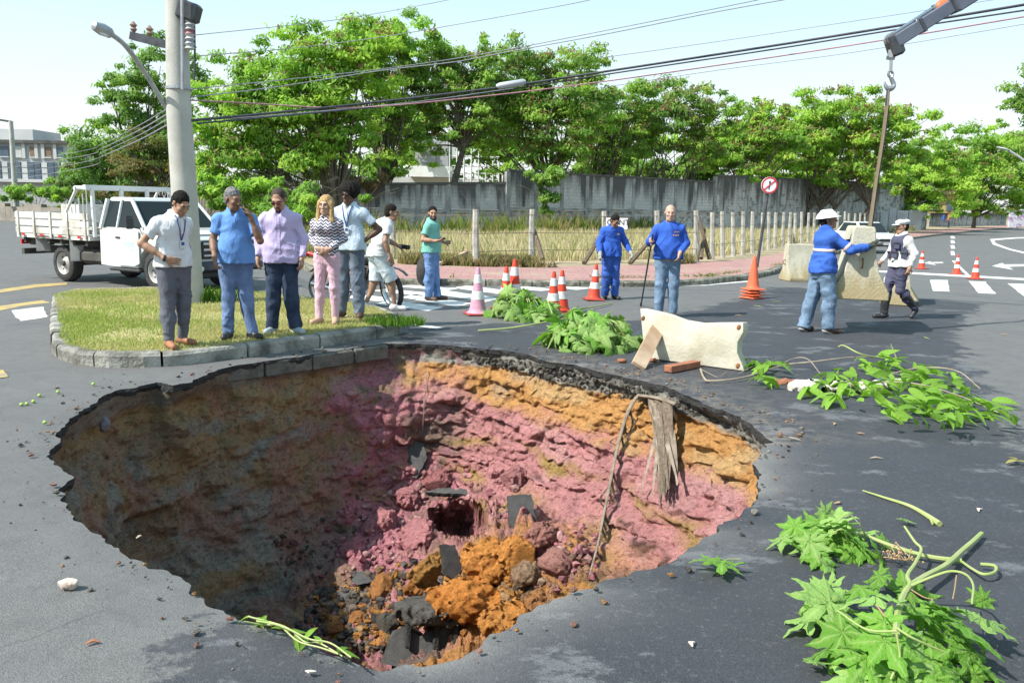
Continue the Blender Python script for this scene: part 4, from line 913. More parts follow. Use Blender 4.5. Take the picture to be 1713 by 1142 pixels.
# ================================================================ people: one smooth implicit surface per body and garment
class Field:
    def __init__(s, lo, hi, h):
        s.lo=np.array(lo,float); s.h=h; s.n=np.maximum(4,np.ceil((np.array(hi)-s.lo)/h).astype(int)+1)
        s.d=np.full(s.n,.5,np.float32); s.ax=[s.lo[i]+h*np.arange(s.n[i]) for i in range(3)]
    def sub(s, lo, hi):
        a=np.clip(np.floor((np.array(lo)-s.lo)/s.h).astype(int),0,s.n); b=np.clip(np.ceil((np.array(hi)-s.lo)/s.h).astype(int)+1,0,s.n)
        if (b<=a).any(): return None,None
        sl=tuple(slice(a[i],b[i]) for i in range(3))
        return sl,np.stack(np.meshgrid(*[s.ax[i][sl[i]] for i in range(3)],indexing='ij'),-1)
    def put(s, sl, d, k, op):
        c=s.d[sl]
        if op=='u':
            h=np.clip(k-np.abs(c-d),0,None)/k if k>0 else 0; s.d[sl]=np.minimum(c,d)-(h*h*k*.25)
        elif op=='s':
            d=-d; h=np.clip(k-np.abs(c-d),0,None)/k if k>0 else 0; s.d[sl]=np.maximum(c,d)+(h*h*k*.25)
    def cone(s, a, b, ra, rb, k=.02, op='u', sc=(1,1,1), flat=0, R=None):
        """tapered capsule; sc squashes the cross-section along the axes of R; flat=1 cuts it square at b"""
        a=np.array(a,float); b=np.array(b,float); m=max(ra,rb)*max(max(sc),1)+k+2*s.h
        sl,P=s.sub(np.minimum(a,b)-m,np.maximum(a,b)+m)
        if sl is None: return s
        S=np.array(sc,float); Q=P-a; ab=b-a
        if R is not None: Rn=np.array(R); Q=Q@Rn; ab=ab@Rn
        Q2=Q/S; ab2=ab/S; t=np.clip((Q2@ab2)/(ab2@ab2+1e-12),0,1)
        d=(np.linalg.norm(Q2-t[...,None]*ab2,axis=-1)-(ra+(rb-ra)*t))*min(S)
        if flat:
            u=(b-a)/np.linalg.norm(b-a); d=np.maximum(d,(P-b)@u)
            if flat==2: d=np.maximum(d,(a-P)@u)
        s.put(sl,d.astype(np.float32),k,op); return s
    def ell(s, c, r, k=.02, op='u', R=None):
        c=np.array(c,float); r=np.array(r,float); m=r.max()+k+2*s.h; sl,P=s.sub(c-m,c+m)
        if sl is None: return s
        Q=P-c
        if R is not None: Q=Q@np.array(R)
        q=Q/r; l=np.linalg.norm(q,axis=-1); g=np.linalg.norm(q/r,axis=-1)+1e-9
        s.put(sl,(l*(l-1)/g).astype(np.float32),k,op); return s
    def box(s, c, hs, r=.005, k=.01, op='u', R=None):
        c=np.array(c,float); hs=np.array(hs,float); m=np.linalg.norm(hs)+k+2*s.h; sl,P=s.sub(c-m,c+m)
        if sl is None: return s
        Q=P-c
        if R is not None: Q=Q@np.array(R)
        q=np.abs(Q)-hs+r; d=np.linalg.norm(np.maximum(q,0),axis=-1)+np.minimum(q.max(-1),0)-r
        s.put(sl,d.astype(np.float32),k,op); return s
    def plane(s, o, n):                              # keep the side the normal points away from
        n=np.array(n,float); n/=np.linalg.norm(n); o=np.array(o,float)
        d=((s.ax[0]-o[0])*n[0])[:,None,None]+((s.ax[1]-o[1])*n[1])[None,:,None]+((s.ax[2]-o[2])*n[2])[None,None,:]
        s.d=np.maximum(s.d,d.astype(np.float32)); return s
    def fold(s, amp, seed, kz=38, kx=16):
        m=np.argwhere(np.abs(s.d)<.035)
        if not len(m): return s
        P=s.lo+s.h*m; x,y,z=P.T; o=seed*1.7
        q1=np.stack([(x*.55+z*.83)*3.2,(x*.83-z*.55)*13+y*5,y*4],1)+o; q2=np.stack([(-x*.5+z*.87)*2.6,(x*.87+z*.5)*11-y*6,y*5],1)+o*1.3; q3=np.stack([x*3+y*2,y*3,z*17+x*4],1)+o*.7; mk=fbm(P*4.2+o,2,seed)
        cr=lambda q,k: np.clip(1-np.abs(2*vnoise(q,k)-1)*2.6,0,1)
        w=cr(q1,seed)*sstep(.42,.58,mk)+cr(q2,seed+1)*sstep(.56,.42,mk)+.7*cr(q3,seed+2)*sstep(.45,.62,fbm(P*3+o+9,2,seed+5))-.28+.5*(fbm(P*6+o,2,seed+7)-.5)
        s.d[tuple(m.T)]-=(amp*1.55*w).astype(np.float32); return s
    def mesh(s, name, mats):
        d=s.d; n=d.shape; ins=d<0
        b=np.zeros([x-1 for x in n],np.uint8)
        for i in (0,1):
            for j in (0,1):
                for k in (0,1): b+=ins[i:n[0]-1+i,j:n[1]-1+j,k:n[2]-1+k]
        I=np.argwhere((b>0)&(b<8))
        if not len(I): return None
        idx=np.full(b.shape,-1,np.int32); idx[tuple(I.T)]=np.arange(len(I))
        acc=np.zeros((len(I),3)); cnt=np.zeros(len(I)); cor=[(i,j,k) for i in (0,1) for j in (0,1) for k in (0,1)]
        cv={c:d[I[:,0]+c[0],I[:,1]+c[1],I[:,2]+c[2]] for c in cor}
        for c in cor:
            for ax in range(3):
                if c[ax]==0:
                    e=list(c); e[ax]=1; e=tuple(e); u,v=cv[c],cv[e]; m=(u<0)!=(v<0); t=np.where(m,u/(u-v+1e-20),0)
                    p=np.array(c,float)[None]+np.zeros((len(I),3)); p[:,ax]+=t; acc+=p*m[:,None]; cnt+=m
        V=s.lo+s.h*(I+acc/np.maximum(cnt,1)[:,None]); F=[]
        for ax in range(3):
            a,b2=[x for x in range(3) if x!=ax]
            s0=[slice(0,n[q]) for q in range(3)]; s1=list(s0); s0[ax]=slice(0,n[ax]-1); s1[ax]=slice(1,n[ax]); u,v=ins[tuple(s0)],ins[tuple(s1)]
            E=np.argwhere(u!=v); ok=(E[:,a]>0)&(E[:,b2]>0)&(E[:,a]<n[a]-1)&(E[:,b2]<n[b2]-1); E=E[ok]; q=[]
            for da,db in ((-1,-1),(0,-1),(0,0),(-1,0)):
                e=E.copy(); e[:,a]+=da; e[:,b2]+=db; q.append(idx[tuple(e.T)])
            q=np.stack(q,1); fl=u[tuple(E.T)]
            if ax==1: fl=~fl
            q[~fl]=q[~fl][:,::-1]; F.append(q)
        F=np.vstack(F); F=F[(F>=0).all(1)]
        return np_mesh(name,V,F,mats,True)
def skin(name,c): 
    t=NT(name); t.set(t.mix(t.noise(14,4),c,tuple(x*.84 for x in c)),.55,0,.4); t.b.inputs['Subsurface Weight'].default_value=.06; t.b.inputs['Subsurface Radius'].default_value=(.02,.008,.004); return t.mat
M['skin_tan']=skin('skin_tan',(0.4, 0.23, 0.15)); M['skin_fair']=skin('skin_fair',(0.5, 0.31, 0.23)); M['skin_brown']=skin('skin_brown',(0.23, 0.125, 0.078)); M['skin_dark']=skin('skin_dark',(0.125, 0.068, 0.045)); M['skin_mid']=skin('skin_mid',(0.32, 0.185, 0.12))
M['lip']=pm('lip',(.30,.11,.09),(.24,.09,.08),20,.5); M['eye_white']=pm('eye_white',(.30,.27,.24),(.25,.22,.20),10,.3); M['iris']=pm('iris',(.02,.015,.012),(.03,.02,.015),20,.2)
M['hair_black']=pm('hair_black',(.010,.009,.008),(.022,.018,.015),30,.75,.9,70,.02,spec=.12); M['hair_brown']=pm('hair_brown',(.055,.033,.02),(.03,.018,.012),30,.6,.8,70,.02)
M['hair_grey']=pm('hair_grey',(.22,.215,.21),(.08,.08,.08),34,.7,.8,70,.02,lo=.4,hi=.6); M['hair_blonde']=pm('hair_blonde',(.50,.33,.13),(.26,.15,.055),24,.5,.9,50,.02); M['stubble']=pm('stubble',(.035,.026,.022),(.06,.045,.04),60,.8)
M['lens']=pm('dark_lens',(.012,.012,.014),(.02,.015,.015),5,.08); M['lens_red']=pm('tinted_lens',(.20,.035,.02),(.12,.02,.015),5,.1)
M['sole_white']=pm('sole_white',(.62,.62,.60),(.5,.5,.48),10,.7); M['leather_black']=pm('leather_black',(.022,.022,.024),(.04,.04,.042),14,.4,.2,60); M['leather_tan']=pm('leather_tan',(.34,.15,.07),(.24,.10,.05),14,.6,.3,60); M['leather_brown']=pm('leather_brown',(.10,.055,.035),(.07,.04,.03),14,.6)
M['canvas_grey']=cloth('canvas_grey',(.34,.38,.42)); M['shoe_white']=cloth('shoe_white',(.66,.66,.66)); M['nude_shoe']=cloth('nude_shoe',(.52,.33,.24)); M['lanyard']=cloth('lanyard_blue',(.06,.10,.28)); M['card']=pm('badge_card',(.66,.66,.62),(.55,.56,.55),20,.4)
def denim(name,c):
    t=NT(name); f=t.noise(5,5,.6); c1=t.mix(t.ramp(f,[(.4,0),(.68,1)]),c,tuple(min(1,x*1.55+.02) for x in c)); t.set(c1,.9,0,.15); t.bump(t.noise(20,3,vec=t.map((1,1,.4)),dist=.8),.6,.02); return t.mat
def chevron():
    t=NT('chevron_print'); s=t.sep(t.tc.outputs['Object']); a=t.math('ABSOLUTE',t.math('SUBTRACT',t.math('FRACT',t.math('MULTIPLY',t.math('ADD',s[0],5),15)),.5)); v=t.math('FRACT',t.math('MULTIPLY',t.math('ADD',s[2],t.math('MULTIPLY',a,.055)),24)); c=t.mix(t.ramp(v,[(.46,0),(.52,1)]),(.055,.055,.11),(.56,.54,.56)); t.set(c,.7,0,.2); return t.mat
M['chevron']=chevron()
def stripes(name,c,c2,f=60):
    t=NT(name); s=t.sep(t.tc.outputs['Object']); v=t.math('FRACT',t.math('MULTIPLY',t.math('ADD',s[0],5),f)); g=t.math('FRACT',t.math('MULTIPLY',t.math('ADD',s[2],5),f)); k=t.mix(t.ramp(v,[(.75,0),(.85,1)]),c,c2); k=t.mix(t.math('MULTIPLY',t.ramp(g,[(.75,0),(.85,1)]),.6),k,c2); t.set(k,.8,0,.2); t.bump(t.noise(22,3,vec=t.map((1,1,.45)),dist=.6),.5,.02); return t.mat
BASE=dict(pel=(0,0,.95),wst=(0,0,1.10),chest=(0,0,1.29),neck=(0,.005,1.475),head=(0,-.02,1.62),shA=(-.172,.005,1.378),shB=(.172,.005,1.378),elA=(-.235,.02,1.14),elB=(.235,.02,1.14),wrA=(-.245,-.04,.90),wrB=(.245,-.04,.90),
    hpA=(-.09,0,.92),hpB=(.09,0,.92),knA=(-.10,-.015,.50),knB=(.10,-.015,.50),anA=(-.105,.02,.085),anB=(.105,.02,.085),toA=None,toB=None,hdA=None,hdB=None,palmA=None,palmB=None,curl=.5,hyaw=0,hpitch=0,hroll=0)
def head_frame(J):
    R=rotz(math.radians(J['hyaw']))@rotx(math.radians(J['hpitch']))@roty(math.radians(J['hroll'])); return np.array(R),np.array(J['head'])
def person(label, loc, H, yaw, pose, skinm, top, legs, shoes, hair=None, extra=(), h=.0102, fem=False, belly=0.0, build=1.0, group=None):
    """H height in metres; yaw 0 faces the camera, +90 faces photo right, 180 away"""
    J=dict(BASE); J.update(pose); rs=np.random.RandomState(abs(hash(label))%9999 if False else sum(map(ord,label))%9999)
    t=thing('person',label,'person',loc,math.radians(yaw),group,H/1.75)
    N={k:np.array(v,float) for k,v in J.items() if isinstance(v,(tuple,list))}
    for S in 'AB':
        if J['to'+S] is None: N['to'+S]=N['an'+S]+np.array((-.04 if S=='A' else .04,-.155,-.055))
        if J['hd'+S] is None:
            v=N['wr'+S]-N['el'+S]; N['hd'+S]=v/np.linalg.norm(v)
        else: N['hd'+S]=N['hd'+S]/np.linalg.norm(N['hd'+S])
        if J['palm'+S] is None:                     # direction the palm faces
            v=np.array((1.0 if S=='A' else -1.0,.25,0)); v-=N['hd'+S]*(v@N['hd'+S]); N['palm'+S]=v/np.linalg.norm(v)
        else: v=N['palm'+S]-N['hd'+S]*(N['palm'+S]@N['hd'+S]); N['palm'+S]=v/np.linalg.norm(v)
    allp=np.array([v for v in N.values() if v.shape==(3,)]); allp=np.array([N[k] for k in N if not k.startswith(('hd','palm'))])
    lo=allp.min(0)-np.array((.22,.26,.12)); hi=allp.max(0)+np.array((.22,.22,.18))
    def dims(*pts,m=.16): P=np.array(pts); return P.min(0)-m,P.max(0)+m
    bw=build; tz=(1,.66+belly*.25,1)
    def torso(f,g=0,k=.05):
        sw=.90 if fem else 1.0
        f.cone(N['pel'],N['wst'],.150*bw+g,(.118 if fem else .142)*bw+g,k,sc=tz); f.cone(N['wst'],N['chest'],(.118 if fem else .138)*bw+g,.150*bw*sw+g,k,sc=tz)
        for S in 'AB': f.cone(N['chest']+np.array((0,0,.06)),N['sh'+S]+np.array((0,0,-.012)),.108*bw+g,.056*bw+g,k,sc=(1,.82,1))
        for S in 'AB': f.cone(N['neck']+np.array((0,.012,-.035)),N['sh'+S]+np.array((0,.01,.0)),.046+g*.7,.044+g*.7,.05)
        f.cone(N['chest']+np.array((0,0,.08)),N['neck']+np.array((0,0,.0)),.10+g,.058+g,.05)
        if belly: f.ell((N['pel']+N['wst'])/2+np.array((0,-.025-.05*belly,.05)),(.14*bw+g,.10+.05*belly+g,.19+g),.09)
        if fem:
            for x in (-.07,.07): f.ell(N['chest']+np.array((x,-.085,.03)),(.062+g,.055+g,.062+g),.04)
    def leg(f,S,g=0,k=.03,upto=1.0,flat=0,wide=0,taper=1.0):
        hp,kn,an=N['hp'+S],N['kn'+S],N['an'+S]; th=.092*(.98 if fem else 1)*bw
        f.cone(hp,kn,th+g,.058*bw+g+wide*.5,k)
        if upto>=1: f.cone(kn,an+np.array((0,0,-.02)),.056*bw+g+wide*.6,.040+g+wide,k,flat=flat); f.ell(kn*.7+an*.3+np.array((0,.022,0)),(.052*bw+g+wide*.6,.055*bw+g+wide*.6,.12),.04)
        else: 
            e=kn*(1-upto)+hp*upto if upto<0 else hp+(kn-hp)*upto
    def arm(f,S,g=0,k=.02,upto=2.0,flat=0):
        sh,el,wr=N['sh'+S],N['el'+S],N['wr'+S]; w=.86 if fem else 1
        if upto<=1:
            e=sh+(el-sh)*upto; f.cone(sh,e,.050*bw*w+g,.048*bw*w+g*1.3,k,flat=flat)
        else:
            f.cone(sh,el,.049*bw*w+g,.042*w+g,k); e=el+(wr-el)*(upto-1); f.cone(el,e,.043*w+g,(.043-.015*(upto-1))*w+g,k,flat=flat)
            if upto>=2 and not flat: f.cone(el*.75+wr*.25,el*.5+wr*.5,.043*w+g,.038*w+g,.03)
    def hand(f,S,g=0):
        wr=N['wr'+S]; d=N['hd'+S]; p=N['palm'+S]; side=np.cross(p,d)*(1 if S=='A' else -1); side/=np.linalg.norm(side); R=np.stack([side,p,d],1)
        f.box(wr+d*.055,(.039+g,.015+g,.048+g),.013,.014,R=R); f.cone(wr-d*.02,wr+d*.03,.026+g,.028+g,.02)
        curl=J.get('curl'+S,J['curl'])
        for q,(o,L) in enumerate(((-.031,.062),(-.0105,.072),(.0105,.075),(.031,.068))):
            a=wr+d*.098+side*o*1.0; c1=curl*.75; c2=curl*1.5; r=.0092+g
            d1=d*math.cos(c1)+p*math.sin(c1)+side*o*1.8; d1/=np.linalg.norm(d1); b=a+d1*L*.52; d2=d*math.cos(c2)+p*math.sin(c2)+side*o*1.2; d2/=np.linalg.norm(d2); c=b+d2*L*.48
            f.cone(a-d*.02,b,r*1.05,r,.003); f.cone(b,c,r,r*.8,.004)
        a=wr+d*.03+side*.034; b=a+(side*.75+d*.62+p*.25)*.042; c=b+(d*.85+side*.2+p*.45)*.036
        f.cone(a,b,.0155+g,.012+g,.01); f.cone(b,c,.0115+g,.009+g,.004)
    HR,HCn=head_frame(J); hs=1.05
    def hp_(v): return HCn+HR@(np.array(v,float)*1.04)
    def head(f,g=0):
        f.ell(hp_((0,.018,.035)),(.074+g,.092+g,.088+g),.03,R=HR); f.ell(hp_((0,-.030,-.035)),(.058+g,.062+g,.082+g),.04,R=HR)
        f.cone(hp_((-.032,-.045,-.088)),hp_((.032,-.045,-.088)),.026+g,.026+g,.03); f.ell(hp_((0,-.072,-.098)),(.022+g,.018+g,.018+g),.02,R=HR)
        if g==0:
            f.cone(hp_((-.036,-.078,.030)),hp_((.036,-.078,.030)),.013,.013,.02)
            for x in (-.031,.031): f.ell(hp_((x,-.100,.010)),(.019,.017,.012),.012,'s',R=HR); f.ell(hp_((x*1.35,-.066,-.020)),(.022,.022,.018),.02,R=HR)
            f.cone(hp_((0,-.090,.018)),hp_((0,-.112,-.028)),.009,.0145,.012); 
            for x in (-.012,.012): f.ell(hp_((x,-.098,-.031)),(.009,.010,.008),.006,R=HR)
            f.cone(hp_((-.016,-.088,-.062)),hp_((.016,-.088,-.062)),.0085,.0085,.006); f.cone(hp_((-.013,-.086,-.073)),hp_((.013,-.086,-.073)),.009,.009,.004)
            f.box(hp_((0,-.1005,-.0675)),(.019,.006,.0018),.001,.003,'s',R=HR)
            for x in (-1,1): f.ell(hp_((x*.079,.012,.0)),(.010,.021,.032),.006,R=HR); f.ell(hp_((x*.088,.010,.002)),(.006,.010,.016),.004,'s',R=HR)
    # ---- the body, one continuous skin
    f=Field(lo,hi,h)
    torso(f,-.012,.05); f.cone(N['neck']+np.array((0,.01,-.06)),hp_((0,.012,-.06)),.058*(.86 if fem else 1),.055*(.84 if fem else 1),.03); head(f)
    for S in 'AB':
        leg(f,S,-.006); arm(f,S,-.003); hand(f,S)
        f.cone(N['an'+S]+np.array((0,.015,-.03)),N['to'+S]+np.array((0,.02,.005)),.035,.026,.03)
    body=obj('body',f.mesh('body',[M[skinm]]),t)
    for x in (-.031,.031):
        mb=MB(); mb.ell(hp_((x,-.0805,.009)),(.0120,.0085,.0052),Matrix(HR.tolist()),10,7); e=mb.build('eye',M['eye_white'],t,True)
        mb=MB(); mb.ell(hp_((x,-.0880,.009)),(.0060,.0026,.0052),Matrix(HR.tolist()),8,6); mb.build('iris',M['iris'],e,True)
    mb=MB(); mb.tube([hp_((-.018,-.092,-.066)),hp_((0,-.0985,-.064)),hp_((.018,-.092,-.066))],[.0025,.0042,.0025],6); mb.build('lips',M['lip'],t,True)
    # ---- hair
    hm=None
    if hair and hair[0]!='bald':
        kind,hm=hair[0],M[hair[1]]; c=HCn; f=Field(c-np.array((.17,.17,.30 if kind=='long' else .17)),c+.18,.0078)
        if kind=='short':
            f.ell(hp_((0,.026,.045)),(.083,.098,.092),.02,R=HR); f.ell(hp_((0,.05,-.01)),(.078,.07,.085),.03,R=HR)
            f.ell(hp_((0,-.112,.008)),(.074,.080,.080),.012,'s',R=HR); f.box(hp_((0,-.055,-.09)),(.12,.078,.080),.01,.012,'s',R=HR)
            for x in (-1,1): f.ell(hp_((x*.088,.0,-.005)),(.022,.03,.040),.01,'s',R=HR)
            f.ell(hp_((0,.0,-.15)),(.12,.2,.085),.01,'s',R=HR)
            amp=.006
        elif kind=='afro':
            f.ell(hp_((0,.035,.055)),(.138,.135,.128),.02,R=HR); f.ell(hp_((0,-.135,-.03)),(.082,.090,.085),.015,'s',R=HR); f.ell(hp_((0,-.03,-.15)),(.16,.2,.10),.01,'s',R=HR); amp=.010
        elif kind=='long':
            f.ell(hp_((0,.026,.045)),(.088,.102,.095),.02,R=HR); f.cone(hp_((0,.06,.02)),hp_((0,.07,-.20)),.085,.075,.03,sc=(1.15,.6,1),R=HR)
            for x in (-1,1): f.cone(hp_((x*.078,-.015,.03)),hp_((x*.092,-.055,-.20)),.032,.040,.03); f.cone(hp_((x*.092,-.055,-.20)),hp_((x*.075,-.075,-.25)),.038,.018,.02)
            f.ell(hp_((0,-.108,-.03)),(.052,.075,.088),.015,'s',R=HR); amp=.007
        elif kind=='receding':
            f.ell(hp_((0,.03,.042)),(.084,.096,.093),.02,R=HR); f.ell(hp_((0,.05,-.01)),(.078,.07,.085),.03,R=HR)
            f.ell(hp_((0,-.09,.02)),(.060,.085,.088),.012,'s',R=HR); f.box(hp_((0,-.055,-.09)),(.12,.075,.075),.01,.015,'s',R=HR)
            for x in (-1,1): f.ell(hp_((x*.088,.0,-.005)),(.022,.03,.040),.01,'s',R=HR)
            f.ell(hp_((0,.0,-.15)),(.12,.2,.085),.01,'s',R=HR); amp=.004
        X=np.stack(np.meshgrid(*f.ax,indexing='ij'),-1); f.d+=(amp*2*(fbm(X*(45 if kind!='long' else np.array((55,55,9))),2,5)-.5)).astype(np.float32)
        obj('hair',f.mesh('hair',[hm]),t)
        for x in (-1,1):
            mb=MB(); mb.tube([hp_((x*.014,-.0935,.028)),hp_((x*.032,-.0925,.034)),hp_((x*.050,-.080,.028))],[.004,.0048,.003],5); mb.build('eyebrow',hm if hair[1]!='hair_blonde' else M['hair_brown'],t,True)
    # ---- legs
    lm,lo_=M[legs['m']],legs
    f=Field(*dims(N['pel'],N['hpA'],N['hpB'],N['knA'],N['knB'],N['anA'],N['anB'],m=.2),.0140)
    g=legs.get('g',.016)
    f.cone(N['pel']+np.array((0,.01,-.04)),N['wst']+np.array((0,0,-.04)),.148*bw+g,.142*bw+g,.04,sc=(1,.66+belly*.12,1)); f.ell(N['pel']+np.array((0,.045,-.06)),(.135*bw+g,.095+g,.11),.05)
    for S in 'AB':
        if legs.get('short'): 
            e=N['kn'+S]+(N['an'+S]-N['kn'+S])*.08; f.cone(N['hp'+S],e,.098*bw+g,.088+g,.03,flat=1)
        else: leg(f,S,g,.03,1.0,1,legs.get('wide',.0))
    f.fold(legs.get('fold',.006),rs.randint(999)); f.plane(N['wst']+np.array((0,0,-.055)),(0,0,1))
    for S in 'AB':
        if not legs.get('short'): pass
    f.plane((0,0,.03),(0,0,-1)); obj('shorts' if legs.get('short') else 'trousers',f.mesh('trousers',[lm]),t)
    if legs.get('belt'):
        f=Field(*dims(N['pel'],N['wst'],m=.22),.0140); f.cone(N['wst']+np.array((0,0,-.10)),N['wst']+np.array((0,0,-.058)),.148*bw+g+.006,.146*bw+g+.006,.03,sc=(1,.67+belly*.12,1),flat=2); obj('belt',f.mesh('belt',[M['leather_black']]),t)
    # ---- top
    f=Field(*dims(N['pel'],N['neck'],N['shA'],N['shB'],N['elA'],N['elB'],N['wrA'],N['wrB'],m=.2),.0140)
    g=top.get('g',.014); torso(f,g,.05)
    hem=top.get('hem',.90)
    f.cone((N['pel'][0],N['pel'][1],hem-.1),N['wst'],(.172 if hem<.93 else .158)*bw+g,.145*bw+g,.04,sc=(1,.72+belly*.2,1))
    if hem<.93:
        for S in 'AB': f.cone(N['hp'+S]+np.array((0,0,.10)),N['hp'+S]+np.array((0,0,-.10)),.096*bw+g+.004,.106*bw+g+.008,.05); f.ell(N['pel']+np.array((0,.045,-.05)),(.14*bw+g,.105+g,.13),.05)
    for S in 'AB': 
        arm(f,S,g*.8,.026,top.get('sleeve',.62),1)
    if top.get('collar'):
        nk=N['neck']+np.array((0,0,.012)); ring=[nk+np.array((.074*math.sin(a),-.068*math.cos(a)+.008,.022-.030*math.cos(a)*(math.cos(a)>0)-.012*math.cos(a))) for a in np.linspace(.28,2*PI-.28,13)]
        for a_,b_ in zip(ring[:-1],ring[1:]): f.cone(a_,b_,.0145,.0145,.012)
        for sx in (-1,1): f.cone(nk+np.array((sx*.03,-.072,-.012)),nk+np.array((sx*.048,-.094,-.052)),.014,.010,.01)
    f.plane((0,0,hem),(0,0,-1)); f.fold(top.get('fold',.006),rs.randint(999),30,13)
    nk=N['neck']
    if top.get('collar'): f.cone(nk+np.array((0,-.10,-.055)),nk+np.array((0,-.06,.06)),.012,.045,.01,'s')
    else: f.ell(nk+np.array((0,-.03,.045)),(.078,.085,.055),.01,'s')
    if top.get('sheer'): pass
    tp=obj(top.get('name','shirt'),f.mesh('shirt',[M[top['m']]]),t)
    if top.get('collar') and not fem:
        L_=.44 if top.get('placket') else .14; zc=N['neck'][2]-.06; V=[];bv=BVHTree.FromPolygons([v.co for v in tp.data.vertices],[p.vertices for p in tp.data.polygons])
        for k in range(15):
            z=zc-L_*k/14
            for dx in (-.017,.017):
                h_=bv.ray_cast(Vector((N['neck'][0]+dx,-1,z)),Vector((0,1,0)))[0]; V.append(h_+Vector((0,-.005,0)) if h_ else Vector((dx,-.1,z)))
        mb=MB(); mb.add(V,[(2*k,2*k+1,2*k+3,2*k+2) for k in range(14)]); mb.build('placket',M[top['m']],tp)
    if top.get('placket'):
        mb=MB(); y=-.66*(.15+g)-.014
        for k in range(5):
            z=1.36-k*.085
            h_=PBVH_ray(tp,Vector((0,-1,z)),Vector((0,1,0)))
            if h_: mb=MB(); mb.ell(h_+Vector((0,-.002,0)),(.0065,.004,.0065),None,8,5); mb.build('button',M['sole_white'],tp)
    # ---- shoes
    for S in 'AB':
        an,to=N['an'+S],N['to'+S]; f=Field(*dims(an,to,m=.15),.0095); d=(to-an); d[2]*=1; dd=d/np.linalg.norm(d); hl=an+np.array((0,0,-.045))-np.array((dd[0],dd[1],0))*.045
        tt=to+np.array((0,0,.008)); f.cone(hl+np.array((0,0,.012)),tt,.043,.040,.03,sc=(1,1,.95)); f.cone(an+np.array((0,0,-.02)),an+np.array((0,0,shoes.get('hi',.02))),.050,.050,.03,flat=1)
        lowz=min(hl[2],tt[2])-.036
        up=np.array((0,0,1.)); sd_=np.cross(up,dd); sn=np.cross(dd,sd_); sn/=np.linalg.norm(sn)
        sole_o=(hl+tt)/2-sn*.030
        f.plane(sole_o,-sn); f.fold(.002,3); sh=obj('boot' if shoes.get('hi',0)>.1 else 'shoe',f.mesh('shoe',[M[shoes['m']]]),t)
        f=Field(*dims(hl,tt,m=.1),.0095); f.cone(hl,tt,.046,.043,.02); f.plane(sole_o+sn*.004,sn); f.plane(sole_o-sn*.022,-sn); obj('sole',f.mesh('sole',[M[shoes.get('sole','sole_white')]]),sh)
    # ---- extras
    A=dict(J=J,N=N,t=t,hp=hp_,HR=HR,top=tp,dims=dims,bw=bw,torso=torso,hand=hand,arm=arm,leg=leg,head=head,g=g)
    for e in extra: e(A)
    return t,A
def PBVH_ray(o,a,d):
    b=BVHTree.FromPolygons([v.co for v in o.data.vertices],[p.vertices for p in o.data.polygons]); h=b.ray_cast(a,d); return h[0]
def ex_lanyard(A):
    top=A['top']; b=BVHTree.FromPolygons([v.co for v in top.data.vertices],[p.vertices for p in top.data.polygons]); n=A['N']['neck']
    for sx in (-1,1):
        pts=[]
        for k in range(9):
            u=k/8; x=n[0]+sx*(.062*(1-u)+.004); z=n[2]-.0-.27*u; h=b.ray_cast(Vector((x,-1,z)),Vector((0,1,0)))[0]; pts.append((h+Vector((0,-.006,0))) if h else Vector((x,n[1]-.08,z)))
        mb=MB(); mb.tube(pts,.0065,5,flat=1); mb.build('lanyard',M['lanyard'],A['t'])
    e=pts[-1]; mb=MB(); mb.box((e.x,e.y-.012,e.z-.05),(.055,.006,.085)); o=mb.build('badge',M['card'],A['t']); mb=MB(); mb.box((e.x,e.y-.0165,e.z-.038),(.035,.003,.035)); mb.build('photo_print',M['lanyard'],o)
def ex_glasses(lens='lens'):
    def fn(A):
        hp=A['hp']; R=Matrix(A['HR'].tolist())
        mb=MB(); mb.tube([hp((-.060,-.082,.018)),hp((0,-.109,.020)),hp((.060,-.082,.018))],.0035,5); 
        o=mb.build('glasses_frame',M['black_plastic'],A['t'])
        for x in (-1,1):
            mb=MB(); mb.ell(hp((x*.032,-.102,.008)),(.025,.006,.018),R@rotz(-x*.28),12,7); mb.build('lens',M[lens],o,True); mb=MB(); mb.tube([hp((x*.060,-.082,.016)),hp((x*.082,.01,.016))],.003,5); mb.build('temple',M['black_plastic'],o)
    return fn
def ex_beard(full=True,m='stubble'):
    def fn(A):
        hp=A['hp']; HR=A['HR']; c=hp((0,-.05,-.07)); f=Field(c-.12,c+.12,.0062)
        if full:
            A['head'](f,.0055); f.ell(hp((0,-.105,.005)),(.062,.06,.052),.015,'s',R=HR); f.ell(hp((0,-.105,-.066)),(.024,.03,.012),.006,'s',R=HR); f.plane(hp((0,0,-.015)),HR@np.array((0,.3,1))); f.plane(hp((0,.02,0)),HR@np.array((0,1,0)))
        else:
            f.cone(hp((-.024,-.088,-.072)),hp((-.018,-.080,-.104)),.009,.011,.01); f.cone(hp((.024,-.088,-.072)),hp((.018,-.080,-.104)),.009,.011,.01); f.cone(hp((-.018,-.082,-.104)),hp((.018,-.082,-.104)),.015,.015,.01); f.cone(hp((-.026,-.094,-.053)),hp((.026,-.094,-.053)),.0065,.0065,.006)
        X=np.stack(np.meshgrid(*f.ax,indexing='ij'),-1); f.d+=(.004*(fbm(X*60,2,5)-.5)).astype(np.float32)
        obj('beard',f.mesh('beard',[M[m]]),A['t'])
    return fn
def ex_watch(S):
    def fn(A):
        w=A['N']['wr'+S]; d=A['N']['hd'+S]; mb=MB(); mb.tube([w-d*.03,w-d*.005],.036,12); mb.build('watch',M['leather_black'],A['t'])
    return fn
